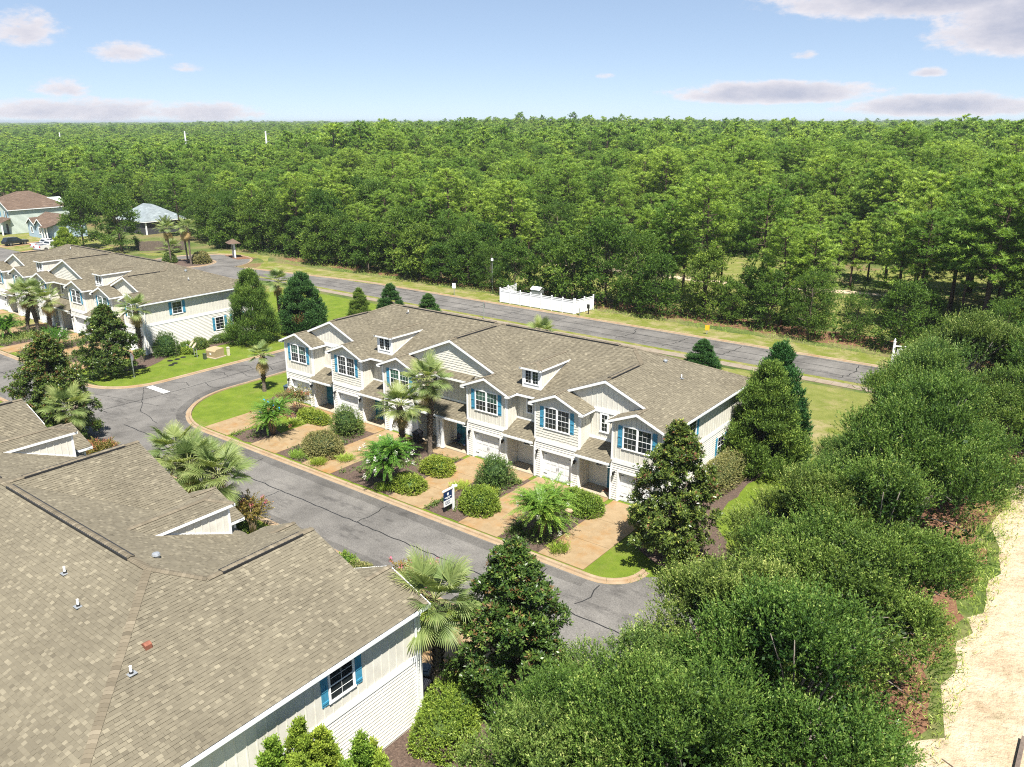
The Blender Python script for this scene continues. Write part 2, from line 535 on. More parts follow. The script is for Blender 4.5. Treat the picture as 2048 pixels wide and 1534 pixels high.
sheet('lawn', wobble([(-145, 84), (-141, 92), (-128, 93), (-122, 88), (-126, 90), (-134, 90.5), (-142, 88), (-146, 80), (-152, 80)], .3, 2, RG), .008, M['lawn_dry'])
sheet('lawn', [(-200, 67.3), (-160, 67.3), (-150, 78), (-200, 90)], .004, M['lawn_dry'])
# clearings seen through the pines
sheet('meadow', wobble([(-66, 128), (-50, 121), (-38, 128), (-40, 140), (-54, 150), (-66, 142)], 1.2, 3, RG), .004, M['lawn_wild'])
sheet('meadow', wobble([(-122, 136), (-108, 130), (-100, 140), (-112, 152)], 1, 3, RG), .004, M['lawn_wild'])
sheet('meadow', wobble([(-38, 140), (-22, 134), (-12, 146), (-26, 158)], 1, 3, RG), .004, M['lawn_wild'])
sheet('meadow', wobble([(-90, 101), (-60, 98.5), (-20, 100), (-14, 118), (-30, 122), (-60, 117), (-86, 116)], 1, 3, RG), .004, M['lawn_wild'])
sheet('sand_track', wobble([(-84, 118), (-50, 118.5), (-20, 126), (-20, 128), (-50, 121), (-84, 120.5)], .3, 2, RG), .008, M['sand'])

# roads
RX = []
cross_l = [(-72.0, 78)] + [(-72.0, 42)] + arc(-77.2, 38.8, 5.2, 0, -90, 8)
main = [(-175, 27.4), (-13.6, 27.4), (-13.6, 33.6 + 2.0), (-18.0, 36.3)] + arc(-20.4, 36.0, 2.4, 0, -90, 6) + [(-57, 33.6)] + arc(-57.4, 42, 8.4, -90, -180, 12) + [(-65.8, 79.3), (-72.0, 79.3), (-72.0, 42)] + arc(-77.2, 38.8, 5.2, 0, -90, 8) + [(-175, 33.6)]
ROAD = sheet('road', main, .002, M['asphalt'])
rear = [(-62, 79.3), (70, 79.3), (70, 86.1), (-95, 86.1), (-112, 83.6), (-121, 82.2)] + arc(-132.5, 80.6, 9.2, 10, 200, 16) + [(-138, 72), (-128, 71.5), (-116, 74.5), (-108, 77.5), (-97, 79.1)]
RROAD = sheet('road', rear, .0025, M['asphalt'])
sheet('road', [(-215, 60), (-150, 60), (-146, 67.1), (-215, 67.1)], .003, M['asphalt'])


def offset_line(pts, d):
    out = []
    P = [Vector(p) for p in pts]
    for i, p in enumerate(P):
        a = P[max(0, i - 1)]; c = P[min(len(P) - 1, i + 1)]
        t = (c - a).normalized(); nn = Vector((-t.y, t.x))
        out.append(p + nn * d)
    return out


def resample(pts, step):
    P = [Vector(p) for p in pts]; out = [P[0]]; carry = 0
    for a, b in zip(P, P[1:]):
        L = (b - a).length
        d = step - carry
        while d <= L:
            out.append(a + (b - a) * (d / L)); d += step
        carry = L - (d - step)
    if (out[-1] - P[-1]).length > .1: out.append(P[-1])
    return out


def kerb(label, pts, seg=3.0, side=1):
    """rolled kerb and gutter, in cast lengths; pts run along the road edge, kerb on the left (side=1)"""
    root = bpy.data.objects.new('kerb', None); link(root); tag(root, kind='structure')
    fine = resample(pts, .5)
    per = int(seg / .5)
    prof = [(0, .006), (.24, .010), (.245, .004), (.26, .004), (.30, .09), (.35, .115), (.47, .115), (.49, 0.0)]
    i = 0
    while i < len(fine) - 1:
        ch = fine[i:i + per + 1]
        if len(ch) < 2: break
        m = MB()
        lines = []
        full = fine[max(0, i - 1):i + per + 2]
        off0 = 1 if i > 0 else 0
        for o, z in prof:
            ol = offset_line(full, o * side)[off0:off0 + len(ch)]
            ol = [Vector((q.x, q.y, z)) for q in ol]
            ol[0] = ol[0] + (ol[1] - ol[0]).normalized() * .006; ol[-1] = ol[-1] - (ol[-1] - ol[-2]).normalized() * .006
            lines.append(ol)
        t = RG.uniform(.3, .7)
        for A, B in zip(lines, lines[1:]):
            for k in range(len(ch) - 1):
                q = [A[k], A[k + 1], B[k + 1], B[k]]
                m.poly(q if side > 0 else q[::-1], t)
        m.build('kerb_stone', M['kerb'], root)
        i += per
    return root


kerb('', [(-18.0, 36.3)] + arc(-20.4, 36.0, 2.4, 0, -90, 6) + [(-57, 33.6)] + arc(-57.4, 42, 8.4, -90, -180, 12) + [(-65.8, 78.5)], side=-1)
kerb('', [(-72.0, 78.5), (-72.0, 42)] + arc(-77.2, 38.8, 5.2, 0, -90, 8) + [(-135, 33.6)], side=-1)
kerb('', [(-13.6, 27.4), (-100, 27.4)], side=1)
kerb('', [(-13.6, 35.6), (-13.6, 27.4)], side=1)
kerb('', [(-121, 82.2), (-112, 83.6), (-95, 86.1), (60, 86.1)], side=1)
kerb('', arc(-132.5, 80.6, 9.2, 10, 200, 16), side=-1, seg=4)
kerb('', arc(-133.2, 79.2, 5.0, -120, 240, 24), side=1, seg=4)
sheet('planting_bed', arc(-133.2, 79.2, 4.6, 0, 345, 22), .03, M['mulch'])

# sealed cracks
def crack(parent, pts, w=.09, rg=RG, amp=.06):
    w = w * .72
    P = wobble(pts, amp, .45, rg, closed=False)
    P = [Vector(p) for p in P]
    m = MB()
    Lf = offset_line(P, w / 2); Rt = offset_line(P, -w / 2)
    for k in range(len(P) - 1):
        m.poly([(Rt[k].x, Rt[k].y, .007), (Rt[k + 1].x, Rt[k + 1].y, .007), (Lf[k + 1].x, Lf[k + 1].y, .007), (Lf[k].x, Lf[k].y, .007)])
    m.build('crack_seal', M['tar'], parent)
crack(ROAD, [(-64, 30.6), (-15, 30.4)], .11)
crack(ROAD, [(-69, 31.0), (-68.7, 37), (-68.9, 50), (-69, 66), (-68.8, 78)], .10)
for x in (-22.5, -35.5, -48.5): crack(ROAD, [(x, 30.5), (x + RG.uniform(-.4, .4), 33.2)], .09, amp=.1)
crack(ROAD, [(-19.6, 33.5), (-19.3, 32.2), (-19.7, 31.2)], .09, amp=.12)
crack(ROAD, [(-43, 27.9), (-43.2, 30.4)], .08)
for y in (43.5, 46.5, 39.3): crack(ROAD, [(-71.6, y), (-70.2, y + .8), (-69, y + .4)], .08, amp=.12); crack(ROAD, [(-68.8, y + 2), (-67, y + 1.4), (-66.2, y + 2)], .08, amp=.12)
crack(ROAD, [(-100, 30.5), (-68, 31.2)], .1)
crack(ROAD, [(-72, 36.8), (-66, 33.2), (-62, 32.4)], .07)
crack(ROAD, [(-76, 32.5), (-66, 34.9)], .06)
crack(ROAD, [(-66.3, 42), (-65.2, 38), (-62.6, 35.2), (-58, 33.9)], .05)
for a, b in (((-110, 80.9), (60, 81.0)), ((-100, 83.2), (60, 83.1)), ((-95, 85.6), (60, 85.6))): crack(RROAD, [a, b], .13, amp=.04)
for x in (-86, -70, -64, -57, -46, -40, -33.5, -27, -20.5): crack(RROAD, [(x, 79.9), (x + .8, 83), (x + .4 + RG.uniform(-.6, .6), 85.4)], .12, amp=.15)
sb = MB(); sb.poly([(-72.0 + .1, 37.0, .011), (-68.9, 37.0, .011), (-68.9, 37.65, .011), (-71.9, 37.65, .011)])
sb.build('stop_line', M['paint'], ROAD)

# newer, darker asphalt trench along the kerbs
def patch(pts, w):
    P = [Vector(p) for p in wobble(pts, .05, 1.0, RG, closed=False)]
    Lf = offset_line(P, 0); Rt = offset_line(P, w)
    m = MB()
    for k in range(len(P) - 1): m.poly([(Lf[k].x, Lf[k].y, .005), (Lf[k + 1].x, Lf[k + 1].y, .005), (Rt[k + 1].x, Rt[k + 1].y, .005), (Rt[k].x, Rt[k].y, .005)][::-1 if w < 0 else 1])
    m.build('asphalt_patch', M['asphalt_dark'], ROAD)
patch([(-20.4, 33.55), (-57, 33.55)] + arc(-57.4, 42, 8.45, -90, -180, 12) + [(-65.9, 60)], .75)
patch([(-72, 60), (-72, 42)] + arc(-77.2, 38.8, 5.2, 0, -90, 8), -.35)
patch([(-16, 27.45), (-70, 27.45)], -.5)
# driveways: cast slabs with open joints
def driveway(x0, x1, y0, y1, n, x2=None):
    root = bpy.data.objects.new('driveway', None); link(root); tag(root, kind='structure')
    for k in range(n):
        a = y0 + (y1 - y0) * k / n + .012; b = y0 + (y1 - y0) * (k + 1) / n - .012
        m = MB(); m.box(x0, x1, a, b, .001, .045 if abs(y0) < 1e9 else 0, RG.uniform(.3, .7)); m.build('slab', M['drive'], root)
XA0 = -39.56
for b in BAYS0:
    driveway(XA0 + b - 1.62 + (.12 if b > 0 else -.12), XA0 + b + 1.5 + (.12 if b > 0 else -.12), 34.29, 42.95, 3)
for x0, x1 in ((-54.5, -52.03), (-48.3, -45.83), (-42.1, -37.0), (-33.3, -30.8), (-27.1, -24.63)):
    root = bpy.data.objects.new('walkway', None); link(root); tag(root, kind='structure')
    for k in range(2):
        a = x0 + (x1 - x0) * k / 2
        m = MB(); m.box(a + .01, a + (x1 - x0) / 2 - .01, 41.75, 42.94, .001, .04); m.build('slab', M['drive'], root)
for b in BAYS0:
    driveway(-101.0 + b - 1.55, -101.0 + b + 1.5, 34.29, 42.95, 3)
    driveway(-38.75 - b - 1.5, -38.75 - b + 1.55, 20.2, 26.7, 3)
driveway(-171.5, -165.5, 67.3, 76, 2)
driveway(-183.5, -179.5, 67.3, 78, 2)

# rear sidewalk, slab by slab
SW = bpy.data.objects.new('sidewalk', None); link(SW); tag(SW, kind='structure')
q = MB(); q.box(.015, 1.485, 0, 1.25, .001, .06); swm = q.mesh('slab', M['walk'])
for k in range(72):
    o = obj('slab', swm, SW); o.location = (-100 + k * 1.5, 77.1, 0)

# planting beds
def bed(pts, mat='mulch', z=.016, amp=.18):
    sheet('planting_bed', wobble(pts, amp, .8, RG), z, M[mat])
for i, b in enumerate(BAYS0[:-1]):
    nx = BAYS0[i + 1]
    x0 = XA0 + b + (1.5 if b > 0 else 1.25); x1 = XA0 + nx - (1.35 if nx > 0 else 1.6)
    bed([(x0, 34.4), (x1, 34.4), (x1, 42.2), (x0, 42.2)] if i != 0 else [(x0, 40.0), (x1, 40.0), (x1, 42.2), (x0, 42.2)], amp=.06)
bed([(-54.8, 34.5), (-51.9, 34.5), (-51.8, 37.2), (-53.4, 37.8), (-54.6, 37.0)])
sheet('lawn', wobble([(-30.6, 37.9), (-29.8, 37.6), (-29.7, 39.6), (-30.6, 39.4)], .1, .4, RG), .022, M['lawn'])
sheet('lawn', wobble([(-45.2, 37.9), (-44.0, 37.9), (-43.9, 39.4), (-45.0, 39.2)], .15, .4, RG), .022, M['lawn'])
sheet('lawn', wobble([(-24.4, 35.2), (-23.6, 35.0), (-23.6, 37.6), (-24.3, 37.2)], .1, .4, RG), .022, M['lawn'])
bed([(-60.0, 41.5), (-58.4, 41.5), (-58.4, 56.5), (-60.2, 56)])
bed([(-20.7, 38.5), (-15.5, 36.4), (-15.2, 41), (-18, 45), (-18.0, 56.8), (-20.8, 56.8)])
bed([(-82.2, 42.5), (-82.2, 57), (-80.2, 57), (-79.6, 50), (-79.8, 44), (-78.2, 41), (-78.5, 38.8), (-81, 39.2)])
bed([(-100, 35), (-84.3, 35), (-84.3, 42.8), (-100, 42.8)], z=.012)
bed([(-21.0, 13.5), (-14.5, 13.5), (-14.2, 24.4), (-17.5, 26.2), (-19.4, 24.4), (-20, 22), (-20, 20.3)])
bed([(-49.0, 20.6), (-42.0, 20.6), (-42.0, 26.5), (-49.0, 26.5)])
bed([(-36, 20.6), (-32, 20.6), (-32, 26.5), (-36, 26.5)]); bed([(-29.5, 20.6), (-26.2, 20.6), (-26.2, 26.5), (-29.5, 26.5)])
bed([(-13.4, 14), (-3.6, 14), (-3.2, 30), (-3.6, 36), (-3.4, 46), (-4.2, 56), (-4, 70), (-13, 72), (-14, 50), (-13.2, 30)], 'straw', .010, .5)
bed([(-124, 92), (-60, 93), (60, 93.5), (60, 99), (-60, 98), (-124, 97)], 'straw', .006, .8)
bed([(-136, 88.6), (-129.6, 87.0), (-128, 90), (-134, 91)], 'straw', .014)
# the sand track on the right
sheet('sand', wobble([(-3.3, 8), (16, 8), (30, 60), (22, 100), (-4, 100), (-3.0, 66), (-3.6, 54), (-2.6, 48), (-2.8, 42), (-3.2, 36), (-2.6, 32.5), (-4.0, 30.6), (-6.5, 28.5)], .35, 1.2, RG), .014, M['sand'])
# ================================================================ townhouse rows
S = 5 / 12.0
ZE = 5.6
XE, XW = 18.96, 18.65
YF, YB = .70, 14.15
YR = (YF + YB) / 2
ZR = ZE + S * (YR - YF)
XA = XE - (YR - YF)                    # apex of the end hips
BAYS = [-16.8, -10.61, -4.41, 4.41, 10.61, 16.8]
BW, TIP = 1.86, 2.25                   # half width of a bay, half width over its eaves
GY = 1.05                              # tip of the big gables
WY = 1.30                              # recessed front wall
G5 = (8.36 + XE) / 2                   # ridge of the end gables (13.66)


def zr(x): return ZE + S * (XE - x)


def roof_planes():
    """list of (polygon, eave direction u): polygon as 3-D points"""
    L = []
    for s in (1, -1):
        def q(x, y, z): return (s * x, y, z)
        zb = ZE + S * TIP
        # end plane
        L.append(([q(XE, -.3, ZE), q(XE, YB, ZE), q(XA, YR, ZR), q(G5, .7 + XE - G5, zr(G5)), q(G5, GY, zr(G5)), q(16.8, GY, zr(16.8)), q(16.8, -.3, zr(16.8))], q(0, 1, 0)))
        # big left-facing plane of the end gable running into bay 5
        zl = lambda x: ZE + S * (x - 8.36)
        L.append(([q(8.36, -.3, ZE), q(10.61, -.3, zb), q(10.61, GY, zb), q(G5, GY, zl(G5)), q(G5, .7 + G5 - 8.36, zl(G5)), q(8.36, .7, ZE)], q(0, 1, 0)))
        L.append(([q(12.86, -.3, ZE), q(12.86, WY, ZE), q(10.61, WY, zb), q(10.61, -.3, zb)], q(0, 1, 0)))
        z6 = ZE + S * 2.16
        L.append(([q(14.64, -.3, ZE), q(16.8, -.3, z6), q(16.8, WY, z6), q(14.64, WY, ZE)], q(0, 1, 0)))
        # middle gable slope running into bay 4
        zm = lambda x: ZE + S * (6.66 - x)
        L.append(([q(6.66, -.3, ZE), q(6.66, .7, ZE), q(0, .7 + 6.66, zm(0)), q(0, GY, zm(0)), q(4.41, GY, zm(4.41)), q(4.41, -.3, zm(4.41))], q(0, 1, 0)))
        L.append(([q(2.16, -.3, ZE), q(4.41, -.3, zb), q(4.41, WY, zb), q(2.16, WY, ZE)], q(0, 1, 0)))
        # main front slope
        L.append(([q(6.66, YF, ZE), q(8.36, YF, ZE), q(G5, .7 + G5 - 8.36, zl(G5)), q(XA, YR, ZR), q(0, YR, ZR), q(0, .7 + 6.66, zm(0))], q(1, 0, 0)))
    L.append(([(-XE, YB, ZE), (XE, YB, ZE), (XA, YR, ZR), (-XA, YR, ZR)], (1, 0, 0)))
    L.append(([(-2.3, .55, ZE), (2.3, .55, ZE), (2.3, WY, ZE + S * .75), (-2.3, WY, ZE + S * .75)], (1, 0, 0)))
    return L


def porch_planes():
    L = []
    for (x0, x1) in PORCHES:
        L.append(([(x0, -.42, 2.76), (x1, -.42, 2.76), (x1, WY, 2.76 + S * 1.72), (x0, WY, 2.76 + S * 1.72)], (1, 0, 0)))
    return L


PORCHES = [(-14.94 - .12, -12.47 + .12), (-8.75 - .12, -6.27 + .12), (-2.55 - .12, 2.55 + .12), (6.27 - .12, 8.75 + .12), (12.47 - .12, 14.94 + .12)]


def clip_halfplane(P, a, b, c):
    out = []
    n = len(P)
    for i in range(n):
        p, q = P[i], P[(i + 1) % n]
        dp = a * p[0] + b * p[1] + c; dq = a * q[0] + b * q[1] + c
        if dp >= 0: out.append(p)
        if (dp >= 0) != (dq >= 0):
            t = dp / (dp - dq)
            out.append((p[0] + (q[0] - p[0]) * t, p[1] + (q[1] - p[1]) * t))
    return out


def inside(poly, X, Y):
    res = np.zeros(len(X), bool)
    n = len(poly)
    for i in range(n):
        x0, y0 = poly[i]; x1, y1 = poly[(i + 1) % n]
        if y0 == y1: continue
        c = ((y0 > Y) != (y1 > Y)) & (X < (x1 - x0) * (Y - y0) / (y1 - y0) + x0)
        res ^= c
    return res


def shingle_plane(mb, poly, udir, expo, wmin, wmax, rg, single=None):
    """lay butt-edged shingle tabs over a roof polygon. single: list collecting whole tabs as (matrix, width)"""
    P = [Vector(p) for p in poly]
    u = Vector(udir).normalized()
    n = None
    for i in range(1, len(P) - 1):
        c = (P[i] - P[0]).cross(P[i + 1] - P[0])
        n = c if n is None else n + c
    n.normalize()
    if n.z < 0: n = -n
    v = n.cross(u)
    if v.z < 0: u = -u; v = n.cross(u)
    o = min(P, key=lambda p: p.z)
    pol = [((p - o).dot(u), (p - o).dot(v)) for p in P]
    u0 = min(a for a, b in pol); u1 = max(a for a, b in pol); v1 = max(b for a, b in pol)
    base = [p - n * .02 for p in P]
    mb.poly(base, .15)
    rows = int(v1 / expo) + 1
    for r in range(rows):
        vv = r * expo - .01
        k = int((u1 - u0) / wmin) + 3
        w = rg.uniform(wmin, wmax, k)
        ue = u0 - rg.uniform(0, wmax) + np.concatenate([[0], np.cumsum(w)])
        ue = ue[ue < u1 + wmax]
        a, b = ue[:-1], ue[1:]
        va, vb = vv, vv + expo * 1.02
        m = [inside(pol, X + dx, np.full(len(a), Y)) for X, dx, Y in ((a, 1e-3, va + .012), (b, -1e-3, va + .012), (b, -1e-3, vb), (a, 1e-3, vb))]
        full = m[0] & m[1] & m[2] & m[3]
        some = m[0] | m[1] | m[2] | m[3]
        thick = np.where(rg.random(len(a)) < .5, .026, .012)
        tone = np.clip(rg.normal(.44, .065, len(a)) + (rg.random(len(a)) < .11) * .28 - (rg.random(len(a)) < .08) * .16 + (thick > .02) * .04, 0, 1)
        for i in np.nonzero(some)[0]:
            if full[i]:
                q = [(a[i], va), (b[i], va), (b[i], vb), (a[i], vb)]
            else:
                q = clip_halfplane(pol, 1, 0, -a[i])
                if len(q) > 2: q = clip_halfplane(q, -1, 0, b[i])
                if len(q) > 2: q = clip_halfplane(q, 0, 1, -va)
                if len(q) > 2: q = clip_halfplane(q, 0, -1, vb)
                if len(q) < 3: continue
            h0 = thick[i]
            if full[i] and single is not None:
                single.append((o + u * a[i] + v * va, u, v, n, b[i] - a[i], h0, tone[i]))
                continue
            top = [o + u * x + v * y + n * (h0 * (1 - .9 * (y - va) / (vb - va))) for x, y in q]
            mb.poly(top, tone[i])
            if full[i]:
                A, B = top[0], top[1]
                d = -n * (h0 + .004)
                mb.poly([A + d, B + d, B, A], tone[i] * .8)
                if expo < .2 and wmax < .24:
                    mb.poly([B + d, B + v * expo * .8 + d * .3, B + v * expo * .8 - n * h0 * .72, B], tone[i] * .8)
                    mb.poly([A + v * expo * .8 + d * .3, A + d, A, A + v * expo * .8 - n * h0 * .72], tone[i] * .8)
    return (o, u, v, n)


def caps_along(a, b, mat, parent, rg, separate, w=.15, lift=.03, mb=None, vent=None):
    """ridge or hip caps from a up to b, each piece lapped on the last"""
    a, b = Vector(a), Vector(b)
    d = b - a; Ln = d.length; d.normalize()
    side = d.cross(Vector((0, 0, 1))).normalized()
    up = side.cross(d).normalized()
    if vent:
        t0, t1 = vent
        vb = MB()
        p0 = a + d * (Ln * t0); p1 = a + d * (Ln * t1)
        vb.obox(p0 - side * .17 - up * .075, side * .34, d * (p1 - p0).length, up * .115)
        vb.build('ridge_vent', M['vent_black'], parent)
    nst = int(Ln / .15)
    st = Ln / nst
    for i in range(nst):
        m = MB() if separate else mb
        p = a + d * (st * i)
        f = (i + .5) / nst
        lf = lift + (.035 if vent and vent[0] < f < vent[1] else 0)
        drop = .1 * w / .15 * .42
        t = float(np.clip(rg.normal(.45, .17), 0, 1))
        e = d * st * 1.05
        L0, R0 = p - side * w - up * drop + up * (lf + .012), p + side * w - up * drop + up * (lf + .012)
        T0 = p + up * (lf + .012)
        L1, R1, T1 = L0 + e - up * .01, R0 + e - up * .01, T0 + e - up * .01
        m.poly([L0, T0, T1, L1], t); m.poly([T0, R0, R1, T1], t)
        k = up * .02
        m.poly([L0 - k, T0 - k, T0, L0], t * .6); m.poly([T0 - k, R0 - k, R0, T0], t * .6)
        m.poly([L0 - k, L0, L1, L1 - k], t * .6); m.poly([R0, R0 - k, R1 - k, R1], t * .6)
        if separate: m.build('ridge_cap', mat, parent)


# wall frames: origin, right vector, normal ------------------------------------------------
class Wall:
    def __init__(s, o, u, n):
        s.o, s.u, s.n = Vector(o), Vector(u), Vector(n)
    def p(s, a, z, d=0.0):
        return s.o + s.u * a + s.n * d + Vector((0, 0, z))


def wbox(mb, w, a0, a1, z0, z1, d0, d1, tone=.5, m=0):
    c = [w.p(a0, z0, d1), w.p(a1, z0, d1), w.p(a1, z0, d0), w.p(a0, z0, d0), w.p(a0, z1, d1), w.p(a1, z1, d1), w.p(a1, z1, d0), w.p(a0, z1, d0)]
    mb.hexa(c, tone, m)


def spans(lo, hi, holes):
    out = [(lo, hi)]
    for h0, h1 in holes:
        nx = []
        for a, b in out:
            if h1 <= a or h0 >= b: nx.append((a, b)); continue
            if h0 > a: nx.append((a, h0))
            if h1 < b: nx.append((h1, b))
        out = nx
    return [(a, b) for a, b in out if b - a > .03]


def battens(w, a0, a1, z0, ztop, holes, mb=None, parent=None, step=.406, start=None):
    a = a0 + (step / 2 if start is None else start)
    while a < a1 - .05:
        hs = [(h[2], h[3]) for h in holes if h[0] - .02 < a < h[1] + .02]
        for z0_, z1_ in spans(z0, ztop(a), hs):
            m = mb if mb is not None else MB()
            wbox(m, w, a - .025, a + .025, z0_, z1_, -.005, .022)
            if mb is None: m.build('batten', M['siding'], parent)
        a += step


def laps(w, a0, a1, z0, z1, holes, mb=None, parent=None, ex=.165, mat='siding_white'):
    n = max(1, round((z1 - z0) / ex)); ex = (z1 - z0) / n
    for i in range(n):
        za = z0 + i * ex; zb = za + ex
        hs = [(h[0], h[1]) for h in holes if h[2] < zb - .03 and h[3] > za + .03]
        for s0, s1 in spans(a0, a1, hs):
            m = mb if mb is not None else MB()
            t = .5
            c = [w.p(s0, za, .03), w.p(s1, za, .03), w.p(s1, za, -.01), w.p(s0, za, -.01), w.p(s0, zb, .006), w.p(s1, zb, .006), w.p(s1, zb, -.01), w.p(s0, zb, -.01)]
            m.hexa(c, t)
            if mb is None: m.build('clapboard', M[mat], parent)


def shakes(w, a0, a1, z0, ztop, holes, mb, rg, ex=.19):
    z = z0
    zmax = max(ztop(a0), ztop(a1), ztop((a0 + a1) / 2))
    while z < zmax - .03:
        a = a0
        while a < a1 - .02:
            wd = rg.uniform(.14, .3); b = min(a + wd, a1)
            mid = (a + b) / 2
            top = min(z + ex, ztop(mid))
            if top - z > .05 and not any(h[0] < mid < h[1] and h[2] < z + ex / 2 < h[3] for h in holes):
                dz = rg.uniform(-.03, .02) if z > z0 + .1 else 0
                c = [w.p(a + .004, z + dz, .032), w.p(b - .004, z + dz, .032), w.p(b - .004, z + dz, -.01), w.p(a + .004, z + dz, -.01),
                     w.p(a + .004, top, .008), w.p(b - .004, top, .008), w.p(b - .004, top, -.01), w.p(a + .004, top, -.01)]
                mb.hexa(c, rg.uniform(.3, .7))
            a = b
        z += ex


def window(parent, w, a0, a1, z0, z1, sashes=1, cols=3, rows=2, trim=.075, hung=True, blind=False, name='window'):
    """white cased window; a0..z1 outer size of the casing"""
    m = MB()
    wbox(m, w, a0, a1, z1 - trim, z1, -.01, .045); wbox(m, w, a0 - .03, a1 + .03, z0, z0 + trim * .8, -.01, .065)
    wbox(m, w, a0, a0 + trim, z0 + trim * .8, z1 - trim, -.01, .045); wbox(m, w, a1 - trim, a1, z0 + trim * .8, z1 - trim, -.01, .045)
    iw = (a1 - a0 - 2 * trim - (sashes - 1) * trim * 1.6) / sashes
    for k in range(1, sashes):
        x = a0 + trim + k * iw + (k - 1) * trim * 1.6
        wbox(m, w, x, x + trim * 1.6, z0 + trim * .8, z1 - trim, -.01, .045)
    win = m.build(name, M['trim'], parent)
    zb, zt = z0 + trim * .8, z1 - trim
    for k in range(sashes):
        x0 = a0 + trim + k * (iw + trim * 1.6); x1 = x0 + iw
        halves = [(zb, (zb + zt) / 2), ((zb + zt) / 2, zt)] if hung else [(zb, zt)]
        for hi, (h0, h1) in enumerate(halves):
            g = MB()
            wbox(g, w, x0 + .02, x1 - .02, h0 + .02, h1 - .02, -.005, .006)
            g.build('pane', M['glass2'] if (blind and hi == 1) else M['glass'], win)
            g = MB()
            r = .022; d1 = .03 - .008 * (1 - hi)
            wbox(g, w, x0, x1, h0, h0 + r, -.005, d1); wbox(g, w, x0, x1, h1 - r, h1, -.005, d1)
            wbox(g, w, x0, x0 + r, h0 + r, h1 - r, -.005, d1); wbox(g, w, x1 - r, x1, h0 + r, h1 - r, -.005, d1)
            for c in range(1, cols):
                xx = x0 + (x1 - x0) * c / cols
                wbox(g, w, xx - .0045, xx + .0045, h0 + r, h1 - r, .004, .016)
            for c in range(1, rows):
                zz = h0 + (h1 - h0) * c / rows
                wbox(g, w, x0 + r, x1 - r, zz - .0045, zz + .0045, .004, .0165)
            g.build('sash', M['trim'], win)
    return win


def shutter(parent, w, a0, a1, z0, z1):
    m = MB(); n = 3
    sw = (a1 - a0) / n
    for i in range(n):
        wbox(m, w, a0 + i * sw + .004, a0 + (i + 1) * sw - .004, z0, z1, -.01, .035)
    for z in (z0 + .16, (z0 + z1) / 2, z1 - .16):
        wbox(m, w, a0 + .01, a1 - .01, z - .045, z + .045, .033, .055)
    m.build('shutter', M['shutter'], parent)


def lamp(parent, w, a, z):
    m = MB()
    wbox(m, w, a - .05, a + .05, z - .02, z + .14, 0, .03)
    wbox(m, w, a - .015, a + .015, z + .1, z + .13, .03, .17)
    wbox(m, w, a - .07, a + .07, z + .05, z + .09, .09, .24); wbox(m, w, a - .055, a + .055, z - .13, z + .05, .105, .225)
    m.build('wall_lamp', M['black'], parent)


